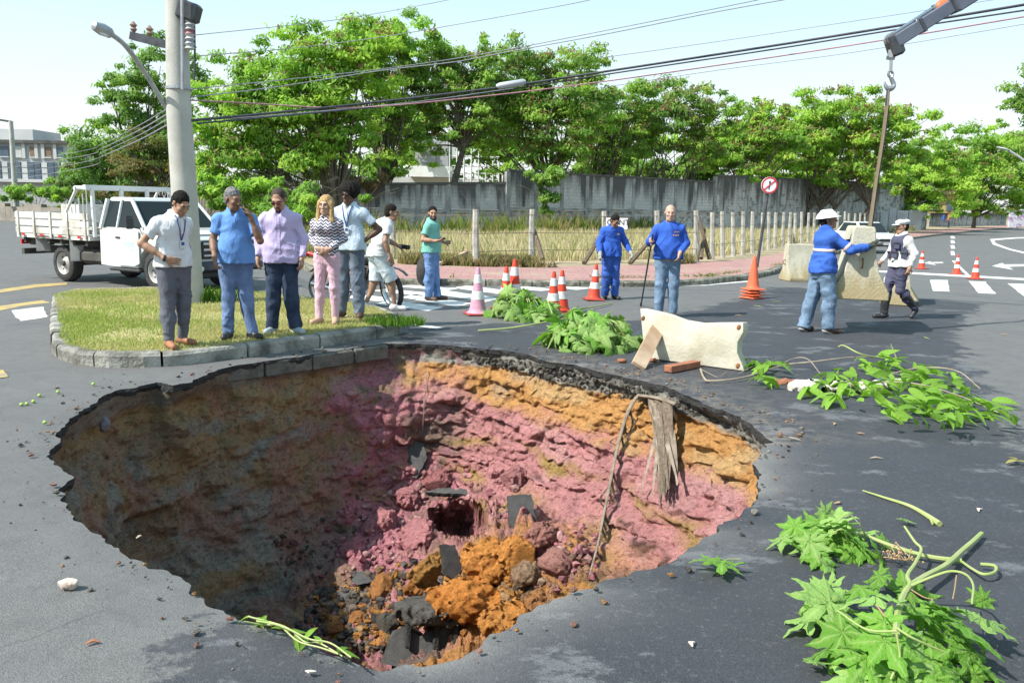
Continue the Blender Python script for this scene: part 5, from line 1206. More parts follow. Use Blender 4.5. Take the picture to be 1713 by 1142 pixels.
def ex_gloves(m,cuff=.03):
    def fn(A):
        for S in 'AB':
            w=A['N']['wr'+S]; d=A['N']['hd'+S]; f=Field(*A['dims'](w,w+d*.2,m=.12),.0065); A['hand'](f,S,.004); f.cone(w-d*cuff,w+d*.02,.040,.036,.02); obj('glove',f.mesh('glove',[M[m]]),A['t'])
    return fn
def ex_patch(name,m,x,z,w,h,lift=.004,from_y=-1):
    def fn(A):
        top=A['top']; b=BVHTree.FromPolygons([v.co for v in top.data.vertices],[p.vertices for p in top.data.polygons]); V=[];nx,nz=5,3
        for j in range(nz+1):
            for i in range(nx+1):
                q=b.ray_cast(Vector((x+w*(i/nx-.5),from_y,z+h*(j/nz-.5))),Vector((0,-from_y,0)))[0]
                if q is None: return
                V.append(q+Vector((0,lift*(1 if from_y>0 else -1),0)))
        mb=MB(); mb.add(V,[(j*(nx+1)+i,j*(nx+1)+i+1,(j+1)*(nx+1)+i+1,(j+1)*(nx+1)+i) for j in range(nz) for i in range(nx)]); mb.build(name,M[m],A['top'])
    return fn
M['polo_white']=cloth('polo_white',(.68,.69,.71)); M['shirt_blue']=cloth('shirt_blue',(.13,.28,.60)); M['shirt_lilac']=stripes('shirt_lilac',(.42,.36,.56),(.52,.46,.64)); M['polo_pale']=cloth('polo_pale_blue',(.50,.60,.70))
M['tee_white']=cloth('tee_white',(.60,.61,.63)); M['shirt_mint']=cloth('shirt_mint',(.19,.46,.39)); M['work_blue']=cloth('work_blue',(.035,.105,.46)); M['jacket_blue']=cloth('jacket_blue',(.04,.115,.44)); M['uniform_white']=cloth('uniform_white',(.60,.60,.59)); M['vest_navy']=cloth('vest_navy',(.075,.08,.13)); M['trouser_navy']=cloth('trouser_navy',(.075,.075,.125))
M['chino_grey']=cloth('chino_grey',(.12,.125,.15)); M['jean_blue']=denim('jean_blue',(.095,.145,.26)); M['jean_dark']=denim('jean_dark',(.022,.035,.065)); M['trouser_pink']=cloth('trouser_pink',(.62,.42,.50)); M['jean_grey']=denim('jean_grey',(.10,.125,.165)); M['shorts_white']=cloth('shorts_white',(.56,.64,.70)); M['jean_pale']=denim('jean_pale',(.11,.165,.24)); M['jean_light']=denim('jean_light',(.11,.19,.36)); M['work_trouser']=denim('work_trouser',(.03,.08,.30))
M['glove_grey']=cloth('glove_grey',(.36,.36,.33)); M['glove_dark']=cloth('glove_dark',(.04,.05,.045)); M['reflective']=pm('reflective_tape',(.62,.48,.44),(.5,.4,.38),30,.4); M['helmet_white']=pm('helmet_white',(.72,.72,.70),(.66,.66,.64),6,.3); M['print_red']=pm('print_red',(.55,.12,.10),(.5,.5,.6),60,.8,lo=.45,hi=.55); M['print_white']=pm('print_white',(.6,.55,.6),(.5,.15,.15),50,.8,lo=.45,hi=.55)
M['shirt_red']=cloth('shirt_red',(.45,.09,.09))
def gp(px,py,z=0.0): p=G(px,py,z); return (p.x,p.y,z)
TURF=.145
PPL=[]
# 1 white polo
PPL.append(person('man in white polo, lanyard and grey trousers looking down, leftmost of the row',gp(297,579,TURF),1.665,54,dict(
  chest=(.0,-.035,1.29),neck=(.02,-.07,1.465),head=(.03,-.14,1.59),hpitch=36,hyaw=4,elA=(-.33,.07,1.16),wrA=(-.17,-.13,1.00),hdA=(.86,-.42,-.25),palmA=(.3,.9,0),elB=(.22,.12,1.17),wrB=(.17,-.06,1.01),hdB=(-.8,-.5,-.2),palmB=(-.3,.9,0),
  anA=(-.13,-.05,.085),anB=(.10,.06,.085),curl=.35),'skin_tan',dict(m='polo_white',collar=True,sleeve=.62,hem=.90,fold=.007),dict(m='chino_grey',fold=.008,belt=True),dict(m='leather_tan',sole='leather_brown',hi=.05),('short','hair_black'),[ex_lanyard,ex_watch('A')],build=1.03))
# 2 phone caller
pA=person('grey-haired man in a bright blue shirt holding a phone to his ear',gp(399,566,TURF),1.70,14,dict(hyaw=40,hpitch=14,head=(.0,-.04,1.615),elA=(-.245,.02,1.15),wrA=(-.215,-.16,.955),hdA=(.12,-.35,-.95),curlA=1.1,elB=(.285,-.12,1.15),wrB=(.190,-.165,1.415),hdB=(-.42,.12,.9),palmB=(-.9,.15,-.3),curlB=.75,
  anA=(-.11,.0,.085),anB=(.16,-.02,.085),toB=(.25,-.13,.03)),'skin_brown',dict(m='shirt_blue',collar=True,sleeve=.66,hem=.885,g=.022,fold=.008),dict(m='jean_blue',fold=.009,g=.014,wide=.008),dict(m='leather_black',sole='black_rubber'),('short','hair_grey'),[],belly=.12,build=.93); PPL.append(pA)
# 3 lilac shirt
PPL.append(person('man in a lilac long-sleeved shirt, sunglasses and dark jeans, with arms hanging',gp(474,557,TURF),1.715,4,dict(hyaw=-8,hpitch=30,head=(0,-.075,1.605),neck=(0,-.02,1.475),elA=(-.255,.03,1.15),wrA=(-.265,-.05,.925),elB=(.255,.03,1.15),wrB=(.255,-.06,.92),curl=.8,anA=(-.13,0,.085),anB=(.15,-.01,.085),toB=(.25,-.12,.03)),
  'skin_tan',dict(m='shirt_lilac',collar=True,sleeve=1.94,hem=.86,g=.022,fold=.009,placket=True),dict(m='jean_dark',fold=.008,g=.018,wide=.016),dict(m='canvas_grey',sole='sole_white'),('receding','hair_brown'),[ex_glasses('lens_red'),ex_beard(False,'hair_brown')],build=1.02))
# 4 woman
PPL.append(person('blonde woman in a zigzag blouse and pink trousers with her hands clasped',gp(549,541,TURF),1.64,-6,dict(hyaw=-4,hpitch=6,elA=(-.235,.04,1.17),wrA=(-.075,-.175,1.045),hdA=(.9,-.15,-.25),palmA=(.1,.95,0),elB=(.235,.04,1.17),wrB=(.085,-.165,1.035),hdB=(-.9,-.25,-.2),palmB=(-.1,.95,0),curl=.6,shA=(-.158,0,1.372),shB=(.158,0,1.372),anA=(-.12,-.03,.085),anB=(.10,.02,.085),knA=(-.10,-.03,.5)),
  'skin_fair',dict(m='chevron',collar=True,sleeve=1.93,hem=.955,g=.015,fold=.006,name='blouse'),dict(m='trouser_pink',fold=.005,g=.010),dict(m='nude_shoe',sole='nude_shoe'),('long','hair_blonde'),[],fem=True,build=.97))
# 5 curls
PPL.append(person('tall man with black curly hair, sunglasses and pale polo, one hand on his hip',gp(587,531,TURF),1.80,-8,dict(hyaw=-14,hpitch=10,elA=(-.25,.03,1.15),wrA=(-.25,-.05,.92),elB=(.375,.09,1.17),wrB=(.205,.0,1.03),hdB=(-.72,-.55,-.35),palmB=(-.3,.9,0),curlB=.5,anA=(-.13,.0,.085),anB=(.13,-.02,.085)),
  'skin_dark',dict(m='polo_pale',collar=True,sleeve=.62,hem=.90,fold=.007),dict(m='jean_grey',fold=.008,wide=.012),dict(m='leather_brown',sole='black_rubber'),('afro','hair_black'),[ex_glasses('lens'),ex_lanyard],build=1.04))
# 6 youth
pF=person('young man in white T-shirt and shorts leaning forward, back to us, by the motorcycle',gp(633,519),1.74,112,dict(chest=(0,-.09,1.27),wst=(0,-.04,1.09),neck=(0,-.17,1.435),head=(0,-.235,1.565),hpitch=8,hyaw=-20,shA=(-.175,-.13,1.355),shB=(.175,-.15,1.355),elA=(-.25,-.06,1.12),wrA=(-.25,-.14,.88),elB=(.24,-.20,1.12),wrB=(.19,-.40,1.02),hdB=(0,-.9,-.1),curlB=.9,
  knA=(-.10,-.20,.52),anA=(-.10,-.24,.085),knB=(.10,.00,.5),anB=(.10,.20,.10)),'skin_mid',dict(m='tee_white',sleeve=.58,hem=.88,g=.02,fold=.009),dict(m='shorts_white',short=True,g=.022,fold=.008),dict(m='shoe_white',sole='sole_white'),('short','hair_black'),[],h=.0115); PPL.append(pF)
# 7 mint shirt
pG=person('bearded man in a mint green shirt turning to look at us, phone in hand',gp(722,502),1.66,72,dict(hyaw=-58,hpitch=4,elA=(-.245,.07,1.14),wrA=(-.225,-.19,1.125),hdA=(.05,-.97,.15),palmA=(.5,.2,.8),curlA=.8,elB=(.245,.03,1.14),wrB=(.215,-.19,1.08),hdB=(-.2,-.95,.1),curlB=.8,anA=(-.10,.02,.085),anB=(.10,-.08,.085)),
  'skin_tan',dict(m='shirt_mint',sleeve=.64,hem=.90,g=.024,fold=.007,collar=True),dict(m='jean_light',fold=.008,g=.020,wide=.012),dict(m='leather_brown',sole='black_rubber'),('short','hair_black'),[ex_beard(True)],h=.010,belly=.2,build=1.05); PPL.append(pG)
# 8 cone worker
pH=person('worker in all blue with bowed head, holding a striped cone',gp(1020,500),1.60,14,dict(hyaw=12,hpitch=30,neck=(0,-.05,1.465),head=(.01,-.12,1.585),elA=(-.27,.01,1.15),wrA=(-.30,-.16,.93),hdA=(-.1,-.3,-.9),curlA=1.2,elB=(.30,.02,1.16),wrB=(.36,-.15,.96),hdB=(.15,-.5,-.8),curlB=.9,anA=(-.07,.10,.085),anB=(.09,-.03,.085)),
  'skin_brown',dict(m='work_blue',sleeve=1.9,hem=.87,g=.026,fold=.010),dict(m='work_trouser',fold=.009,g=.02,wide=.018),dict(m='leather_black',sole='black_rubber'),('short','hair_black'),[ex_gloves('glove_grey'),ex_patch('sleeve_badge','print_white',.09,1.33,.07,.035)],h=.0115); PPL.append(pH)
# 9 bald worker
pI=person('bald worker in a blue long-sleeved shirt and jeans holding a crowbar upright',gp(1113,530),1.76,-4,dict(hyaw=-2,hpitch=4,elA=(-.30,.0,1.17),wrA=(-.285,-.22,1.20),hdA=(-.35,-.9,.1),palmA=(.9,-.2,0),curlA=1.25,elB=(.275,.03,1.16),wrB=(.155,-.185,1.015),hdB=(-.25,-.35,-.9),curlB=.7,anA=(-.11,.0,.085),anB=(.11,.0,.085)),
  'skin_fair',dict(m='work_blue',sleeve=1.92,hem=.915,g=.022,fold=.009),dict(m='jean_pale',fold=.009,g=.018,wide=.012),dict(m='leather_black',sole='black_rubber'),('bald',),[ex_patch('chest_print','print_red',.10,1.335,.09,.02),ex_patch('chest_print','print_white',.09,1.285,.10,.022)],belly=.25,build=1.06,h=.0105); PPL.append(pI)
# 10 helmet worker
def ex_helmet(A):
    hp=A['hp']; HR=A['HR']; c=hp((0,0,.05)); f=Field(c-.22,c+.22,.007); f.ell(hp((0,.012,.028)),(.126,.153,.118),.02,R=HR); f.plane(hp((0,0,.030)),-(HR@np.array((0,0,1)))); f.ell(hp((0,.010,.033)),(.135,.162,.008),.010,R=HR); f.ell(hp((0,-.095,.034)),(.085,.082,.009),.012,R=HR); f.cone(hp((0,-.05,.128)),hp((0,.075,.128)),.016,.016,.03); obj('hard_hat',f.mesh('hard_hat',[M['helmet_white']]),A['t'])
    mb=MB(); mb.tube([hp((-.082,.0,.05)),hp((-.075,-.03,-.05)),hp((0,-.06,-.118)),hp((.075,-.03,-.05)),hp((.082,.0,.05))],.005,5); mb.build('chin_strap',M['black_plastic'],A['t'])
def ex_bands(zs,m,grow=.006,arms=True):
    def fn(A):
        N=A['N']
        for z in zs:
            f=Field(*A['dims'](N['pel'],N['neck'],N['shA'],N['shB'],m=.2),.0140); A['torso'](f,.020+grow,.05); f.plane((0,0,z+.022),(0,0,1)); f.plane((0,0,z-.022),(0,0,-1)); me=f.mesh('band',[M[m]])
            if me: obj('reflective_band',me,A['top'])
        if arms:
            for S in 'AB':
                sh,el=N['sh'+S],N['el'+S]; f=Field(*A['dims'](sh,el,m=.15),.0140); f.cone(sh+(el-sh)*.72,sh+(el-sh)*.88,.078,.076,.01,flat=2); obj('reflective_band',f.mesh('band',[M[m]]),A['top'])
    return fn
pJ=person('worker in a white hard hat and blue jacket reaching out with gloved hands',gp(1368,556),1.70,104,dict(hyaw=-30,hpitch=-8,head=(0,-.03,1.625),elA=(-.33,-.20,1.22),wrA=(-.36,-.47,1.27),hdA=(-.1,-.72,.55),palmA=(.0,-.6,-.75),elB=(.15,-.26,1.24),wrB=(-.02,-.49,1.33),hdB=(-.1,-.65,.6),palmB=(0,-.6,-.75),curl=.12,shA=(-.178,-.03,1.385),shB=(.178,-.05,1.385),anA=(-.12,-.08,.085),anB=(.12,.16,.085),toA=(-.14,-.24,.03),toB=(.15,.01,.03),knA=(-.11,-.07,.5),knB=(.11,.06,.5)),
  'skin_brown',dict(m='jacket_blue',sleeve=1.93,hem=.88,g=.026,fold=.010,name='jacket',collar=True),dict(m='jean_pale',fold=.010,g=.022,wide=.02),dict(m='leather_brown',sole='glove_grey'),('short','hair_black'),[ex_helmet,ex_gloves('glove_dark',.06),ex_bands((1.20,),'reflective',.022),ex_patch('pocket_tag','print_white',-.05,.80,.09,.03,.006,1)],h=.0108,build=1.04); PPL.append(pJ)
# 11 guard
def ex_guard(A):
    hp=A['hp']; HR=A['HR']; N=A['N']; c=hp((0,0,.05)); f=Field(c-.22,c+.22,.007); f.ell(hp((0,.02,.075)),(.105,.128,.050),.02,R=HR); f.ell(hp((0,.02,.06)),(.088,.105,.062),.02,R=HR); f.plane(hp((0,0,.030)),-(HR@np.array((0,0,1)))); cap=obj('cap',f.mesh('cap',[M['uniform_white']]),A['t'])
    f=Field(c-.22,c+.22,.006); f.ell(hp((0,-.105,.040)),(.075,.065,.011),.01,R=HR); obj('peak',f.mesh('peak',[M['uniform_white']]),cap)
    f=Field(*A['dims'](N['pel'],N['neck'],N['shA'],N['shB'],m=.2),.0140); A['torso'](f,.030,.05); f.plane((0,0,1.02),(0,0,-1))
    for x in (-1,1): f.ell((x*.26,-.0,1.40),(.12,.2,.17),.01,'s')
    f.ell((N['neck'][0],N['neck'][1]-.02,1.50),(.10,.12,.09),.01,'s'); f.fold(.004,5); v=obj('vest',f.mesh('vest',[M['vest_navy']]),A['t'])
    for x,y,z in ((-.09,-.150,1.13),(.07,-.155,1.13),(.09,-.145,1.29),(.17,-.06,1.12),(-.17,-.06,1.12)):
        mb=MB(); mb.box((x,y,z),(.095,.05,.12),rotz(x*5),.012); p=mb.build('pouch',M['vest_navy'],v); mb=MB(); mb.box((x*1.05,y-.028,z+.045),(.10,.012,.035),rotz(x*5),.004); mb.build('flap',M['black_plastic'],p)
    for S in 'AB':
        sx=-1 if S=='A' else 1
        kn,an=N['kn'+S],N['an'+S]; f=Field(*A['dims'](kn,an,m=.15),.0140); f.cone(kn*.78+an*.22,an,.084,.062,.02,flat=2); f.fold(.004,8); obj('boot_shaft',f.mesh('boot_shaft',[M['leather_black']]),A['t'])
    f=Field(*A['dims'](N['pel'],N['wst'],m=.25),.0140); f.cone((0,0,.985),(0,0,1.04),.182,.180,.02,sc=(1,.74,1),flat=2); b=obj('belt',f.mesh('belt',[M['leather_black']]),A['t'])
    mb=MB(); mb.box((.19,.03,.90),(.05,.10,.2),None,.015); mb.build('holster',M['leather_black'],b)
pK=person('guard in a white cap, dark pocketed vest and tall boots walking left',gp(1496,533),1.60,-76,dict(hpitch=6,hyaw=-6,chest=(0,-.02,1.29),elA=(-.25,-.02,1.15),wrA=(-.24,-.20,.98),elB=(.265,.08,1.16),wrB=(.25,.02,.92),curl=.9,knA=(-.09,-.14,.50),anA=(-.09,-.15,.085),knB=(.10,-.01,.51),anB=(.10,.33,.20),toB=(.12,.25,.045)),
  'skin_tan',dict(m='uniform_white',sleeve=1.92,hem=.92,g=.018,fold=.008,collar=True),dict(m='trouser_navy',fold=.010,g=.018,wide=-.01,belt=False),dict(m='leather_black',sole='black_rubber',hi=.12),('short','hair_black'),[ex_guard],h=.0108); PPL.append(pK)
# far pedestrians
person('far pedestrian in a red top and dark blue trousers by the bend',gp(1586,381.5,.1),1.78,60,dict(),'skin_tan',dict(m='shirt_red',sleeve=.6,hem=.88),dict(m='jean_dark'),dict(m='leather_black'),('short','hair_black'),[],h=.02)
person('far pedestrian in dark clothes beside the red-topped walker',gp(1577,379.5,.1),1.6,80,dict(),'skin_brown',dict(m='jacket_blue',sleeve=1.9,hem=.88),dict(m='chino_grey'),dict(m='leather_black'),('short','hair_black'),[],h=.02)
person('far pedestrian in blue before the painted wall at the right edge',gp(1692,380.5,.1),1.75,-60,dict(),'skin_mid',dict(m='work_blue',sleeve=.6,hem=.88),dict(m='work_trouser'),dict(m='leather_black'),('short','hair_black'),[],h=.02)
# ---- phones, crowbar
def held(A_, S, off=(0,0,0)):
    t,A=A_; N=A['N']; w=N['wr'+S]; d=N['hd'+S]; p=N['palm'+S]; q=w+d*.10+p*.03+np.array(off); bpy.context.view_layer.update(); return t.matrix_world@Vector(q),(t.matrix_world.to_3x3().normalized()@Vector(d)),(t.matrix_world.to_3x3().normalized()@Vector(p))
def phone(label, A_, S, tilt=0):
    q,d,p=held(A_,S); t=thing('phone',label,'phone',q,0,'phones'); R=frame(p,d); mb=MB(); mb.box((0,0,0),(.07,.145,.009),R,.004); mb.build('case',M['black_plastic'],t); mb=MB(); mb.box(R@Vector((0,0,.0055)),(.062,.125,.002),R); mb.build('screen',M['glass'],t); return t
phone('phone pressed to the ear of the grey-haired man',pA,'B'); phone('phone in the hand of the man in mint green',pG,'A'); phone('phone in the hand of the young man in shorts',pF,'B')
q,d,p=held(pI,'A'); t=thing('crowbar','long dark iron crowbar held upright by the bald worker','crowbar',(q.x,q.y,0)); b=G(1072,512); b=Vector((b.x-q.x,b.y-q.y,0)); tp=Vector((0,0,q.z)); e=tp+(tp-b).normalized()*.17; b2=tp+(tp-b).normalized()*-1.0*((tp-b).length-.02)
mb=MB(); mb.tube([b2,tp,e],[.013,.014,.013],8); mb.build('shaft',M['dark_metal'],t); mb=MB(); mb.box(b2+Vector((0,0,.02)),(.035,.012,.06)); mb.build('blade',M['dark_metal'],t)
# ================================================================ vehicles
def bevel(o, w=.03, seg=2, ang=30, smooth=True):
    bm=bmesh.new(); bm.from_mesh(o.data); bmesh.ops.recalc_face_normals(bm,faces=bm.faces); ed=[e for e in bm.edges if len(e.link_faces)==2 and e.calc_face_angle(0)>math.radians(ang)]
    bmesh.ops.bevel(bm,geom=ed,offset=w,offset_type='OFFSET',segments=seg,profile=.6,affect='EDGES',clamp_overlap=True); bm.normal_update(); bm.to_mesh(o.data); bm.free()
    o.data.polygons.foreach_set('use_smooth',[smooth]*len(o.data.polygons)); 
    if smooth: o.data.set_sharp_from_angle(angle=math.radians(35))
    return o
def arcpts(cx,cz,r,a0,a1,n): return [(cx+r*math.cos(math.radians(a0+(a1-a0)*k/n)),cz+r*math.sin(math.radians(a0+(a1-a0)*k/n))) for k in range(n+1)]
def carpaint(name,c):
    t=NT(name); d=t.ramp(t.noise(1.6,6,.65),[(.48,0),(.75,.5)]); t.set(t.mix(d,c,tuple(x*.72 for x in c)),.28,0,.5); t.b.inputs['Coat Weight'].default_value=.35; return t.mat
M['truck_white']=carpaint('truck_white',(.62,.63,.62)); M['board_white']=pm('painted_board',(.58,.57,.53),(.34,.31,.26),3.5,.8,.4,22,.01,lo=.44,hi=.7,detail=8); M['rim_paint']=pm('rim_paint',(.46,.45,.43),(.30,.28,.26),7,.5); M['grime']=pm('underbody_grime',(.045,.043,.04),(.09,.085,.075),5,.9); M['decal_blue']=pm('faded_blue_print',(.40,.50,.62),(.56,.60,.64),6,.4)
def wheel(parent, c, r, w, axis='y', rim='rim_paint', holes=8, R=None):
    """tyre with rim and hub as sub-parts; axle along y"""
    R=R or rotx(PI/2); c=Vector(c)
    mb=MB(); pr=[(r*.60,-w*.42),(r*.66,-w*.5),(r*.86,-w*.5),(r*.96,-w*.42),(r*1.0,-w*.22),(r*1.0,w*.22),(r*.96,w*.42),(r*.86,w*.5),(r*.66,w*.5),(r*.60,w*.42)]
    mb.lathe(pr,30,c,R,False); ty=mb.build('wheel',M['black_rubber'],parent,True)
    mb=MB(); 
    for k in range(30):
        a=2*PI*k/30
        for s in (-1,1):
            p=c+R@Vector((r*.995*math.cos(a+s*.03),r*.995*math.sin(a+s*.03),s*w*.2)); mb.box(p,(r*.05,w*.30,.012),R@rotz(a))
    mb.build('tread',M['black_rubber'],ty)
    mb=MB(); mb.lathe([(r*.61,w*.44),(r*.57,w*.40),(r*.52,w*.20),(r*.40,w*.12),(r*.26,w*.30),(r*.20,w*.34),(.001,w*.34)],24,c,R,False); mb.lathe([(r*.61,-w*.44),(r*.57,-w*.40),(r*.50,-w*.1),(.001,-w*.1)],24,c,R,False); rm=mb.build('rim',M[rim],ty,True)
    mb=MB()
    for k in range(holes):
        a=2*PI*k/holes; mb.ell(c+R@Vector((r*.46*math.cos(a),r*.46*math.sin(a),w*.165)),(r*.055,r*.055,.012),R,8,5)
    mb.build('rim_holes',M['black_plastic'],ty); mb=MB(); mb.lathe([(r*.15,w*.30),(r*.15,w*.46),(r*.10,w*.52),(.001,w*.52)],12,c,R,False); mb.build('hub',M['grime'],ty,True)
    return ty
def quad(mb,pts): mb.add(pts,[tuple(range(len(pts)))])
def slab(name, pts, th, nrm, m, parent, bev=0):
    n=Vector(nrm).normalized()*th; mb=MB(); P=[Vector(p) for p in pts]; k=len(P); mb.add(P+[p+n for p in P],[tuple(range(k-1,-1,-1)),tuple(range(k,2*k))]+[(i,(i+1)%k,k+(i+1)%k,k+i) for i in range(k)])
    o=mb.build(name,M[m] if isinstance(m,str) else m,parent); 
    return bevel(o,bev,2) if bev else o
def truck():
    o=G(262,487); t=thing('flatbed_truck','white flatbed truck with slatted wooden sides parked behind the grass island','truck',(o.x,o.y,.004),math.radians(-31),None,.985)
    W=1.78; y0=-.06
    # cab: lower body with wheel arch
    side=[(.86,.50),(.88,.98),(.78,1.06),(-.20,1.16),(-.28,1.18),(-1.62,1.14),(-1.64,.42)]+[(-1.2,.40)]+[(-.50,.40)]+arcpts(0,.37,.47,176,4,10)+[(.50,.46)]
    mb=MB(); mb.prism(side,y0+.02,y0+W-.02,'xz'); cab=mb.build('cab',M['truck_white'],t); bevel(cab,.035,3,28)
    # roof and pillars as a tapered shell around the glass
    def gp_(x,z,y): return (x,y,z)
    zb,zt=1.15,1.74; ins=.13
    B=[(-.20,zb),(-1.60,zb)]; T=[(-.74,zt),(-1.50,zt)]
    yl,yr=y0+.04,y0+W-.04
    mb=MB(); mb.add([(-.74,yl+ins,zt-.07),(-1.52,yl+ins,zt-.07),(-1.52,yr-ins,zt-.07),(-.74,yr-ins,zt-.07),(-.82,yl+ins+.05,zt+.01),(-1.48,yl+ins+.05,zt+.01),(-1.48,yr-ins-.05,zt+.01),(-.82,yr-ins-.05,zt+.01)],[(3,2,1,0),(4,5,6,7),(0,1,5,4),(1,2,6,5),(2,3,7,6),(3,0,4,7)]); bevel(mb.build('roof',M['truck_white'],t),.03,3,20)
    for (yb,yt) in ((yl,yl+ins),(yr,yr-ins)):
        for (a,b,r) in (((-.20,zb-.02),(-.76,zt-.03),.038),((-1.08,zb),(-1.06,zt-.04),.03),((-1.58,zb-.02),(-1.50,zt-.03),.055)):
            mb=MB(); mb.tube([(a[0],yb,a[1]),(b[0],yt,b[1])],r,6); mb.build('pillar',M['truck_white'],t,True)
    slab('windscreen',[(-.235,yl+.05,zb+.015),(-.735,yl+ins+.02,zt-.06),(-.735,yr-ins-.02,zt-.06),(-.235,yr-.05,zb+.015)],.012,(-.7,0,-.5),'glass',t)
    slab('rear_window',[(-1.59,yl+.08,zb+.1),(-1.52,yl+ins+.05,zt-.12),(-1.52,yr-ins-.05,zt-.12),(-1.59,yr-.08,zb+.1)],.012,(1,0,0),'glass',t)
    for sgn,yb,yt in ((1,yl,yl+ins),(-1,yr,yr-ins)):
        slab('side_window',[(-.30,yb,zb+.02),(-.74,yt,zt-.07),(-1.04,yt,zt-.07),(-1.06,yb,zb+.02)],.012,(0,sgn,0),'glass',t); slab('quarter_window',[(-1.10,yb,zb+.02),(-1.09,yt,zt-.07),(-1.47,yt,zt-.07),(-1.54,yb,zb+.02)],.012,(0,sgn,0),'glass',t)
        yy=y0 if sgn>0 else y0+W
        d=slab('door',[(-.36,yy+sgn*.0,.50),(-.36,yy,1.12),(-1.08,yy,1.135),(-1.08,yy,.50),(-.98,yy,.44),(-.52,yy,.44)],.022,(0,-sgn,0),'truck_white',t,.008)
        mb=MB(); mb.box((-.98,yy-sgn*.03,.98),(.14,.03,.035),None,.01); mb.build('door_handle',M['black_plastic'],d)
        if sgn>0:
            mb=MB(); mb.box((-.66,yy-.0245,.86),(.34,.004,.10)); mb.build('faded_decal',M['decal_blue'],d); mb=MB(); mb.box((-.66,yy-.0245,.75),(.22,.004,.05)); mb.build('faded_decal',M['decal_blue'],d)
        mr=MB(); mr.box((-.34,yy-sgn*.20,1.28),(.07,.16,.24),None,.03); mi=mr.build('mirror',M['black_plastic'],t,True); mb=MB(); mb.tube([(-.36,yy+sgn*.02,1.17),(-.35,yy-sgn*.16,1.2)],.018,6); mb.build('mirror_arm',M['black_plastic'],mi)
    mb=MB(); mb.box((.33,y0+W/2,1.115),(.9,W*.62,.05),roty(.075),.02); mb.build('bonnet_bulge',M['truck_white'],t,True)
    # nose
    g=MB(); g.box((.885,y0+W/2,.80),(.06,.98,.34),None,.02); gr=g.build('grille',M['black_plastic'],t)
    for k in range(3): mb=MB(); mb.box((.925,y0+W/2,.69+k*.11),(.03,.92,.045),None,.01); mb.build('grille_bar',M['chrome'],gr)
    mb=MB(); mb.ell((.945,y0+W/2,.80),(.012,.10,.045),None,14,7); mb.build('badge',M['decal_blue'],gr,True)
    for yy in (y0+.22,y0+W-.22):
        mb=MB(); mb.box((.875,yy,.80),(.07,.34,.30),None,.03); h=mb.build('headlight',M['clear_lamp'],t,True); mb=MB(); mb.box((.895,yy,.80),(.05,.36,.32),None,.02); mb.build('headlight_frame',M['black_plastic'],h); 
        mb=MB(); mb.ell((.925,yy,.82),(.02,.11,.09),None,12,7); mb.build('reflector',M['chrome'],h,True)
    mb=MB(); mb.box((.93,y0+W/2,.48),(.20,W+.02,.20),None,.05); bp=mb.build('bumper',M['dark_metal'],t,True); mb=MB(); mb.box((.86,y0+W/2,.33),(.10,W*.8,.14),None,.03); mb.build('valance',M['black_plastic'],bp)
    mb=MB(); mb.box((1.035,y0+W/2,.50),(.01,.40,.13)); mb.build('number_plate',M['render_pale'],bp)
    for yy in (.28,1.38): mb=MB(); mb.lathe([(.05,0),(.05,.02),(.001,.03)],12,(1.03,y0+yy,.46),roty(PI/2)); mb.build('fog_lamp',M['clear_lamp'],bp,True)
    # chassis, tank
    for yy in (y0+.42,y0+W-.42): mb=MB(); mb.box((-2.3,yy,.62),(4.2,.09,.16)); mb.build('chassis_rail',M['grime'],t)
    mb=MB(); mb.box((-1.95,y0+.22,.55),(.95,.36,.30),None,.08); mb.build('fuel_tank',M['grime'],t,True); mb=MB(); mb.box((-.82,y0+.03,.36),(.95,.14,.06),None,.02); mb.build('step',M['black_plastic'],t)
    for x in (0,-3.0): mb=MB(); mb.tube([(x,.05,.37),(x,W-.15,.37)],.06,8); mb.build('axle',M['grime'],t,True)
    for x,wd in ((0,.24),(-3.0,.26)):
        for yy,R in ((.11,rotx(PI/2)),(W-.24,rotx(-PI/2))): wheel(t,(x,yy,.375),.375,wd,R=R)
    # bed
    bx0,bx1=-4.35,-1.76; zf=.98; Wb=1.96; yb=-.17
    mb=MB(); mb.box(((bx0+bx1)/2,yb+Wb/2,zf-.05),(bx1-bx0,Wb,.09)); mb.build('bed_floor',M['board_white'],t)
    for x in np.linspace(bx0+.2,bx1-.2,6): mb=MB(); mb.box((x,yb+Wb/2,zf-.15),(.07,Wb-.1,.11)); mb.build('cross_member',M['grime'],t)
    for yy,sg in ((yb,1),(yb+Wb,-1)):
        for k in range(3):
            mb=MB(); mb.box(((bx0+bx1)/2+random.uniform(-.01,.01),yy,zf+.06+k*.155),(bx1-bx0,.028,.125),rotx(random.uniform(-.02,.02)),.006); mb.build('side_board',M['board_white'],t)
        for x in np.linspace(bx0+.12,bx1-.1,5): mb=MB(); mb.box((x,yy-sg*.026,zf+.19),(.06,.025,.52)); mb.build('stake',M['board_white'],t)
        for x in np.linspace(bx0+.3,bx1-.3,4):
            mb=MB(); mb.box((x,yy-sg*.030,zf-.035),(.11,.008,.045)); mb.build('reflector',M['red_lamp'],t)
    for k in range(3): mb=MB(); mb.box((bx0,yb+Wb/2,zf+.06+k*.155),(.028,Wb,.125)); mb.build('tail_board',M['board_white'],t)
    # rack behind the cab
    for yy in (yb+.08,yb+Wb*.36,yb+Wb*.66,yb+Wb-.08): mb=MB(); mb.box((bx1+.05,yy,1.43),(.06,.06,.94)); mb.build('rack_post',M['truck_white'],t)
    for z in (1.28,1.52): mb=MB(); mb.box((bx1+.05,yb+Wb/2,z),(.045,Wb-.1,.05)); mb.build('rack_rail',M['truck_white'],t)
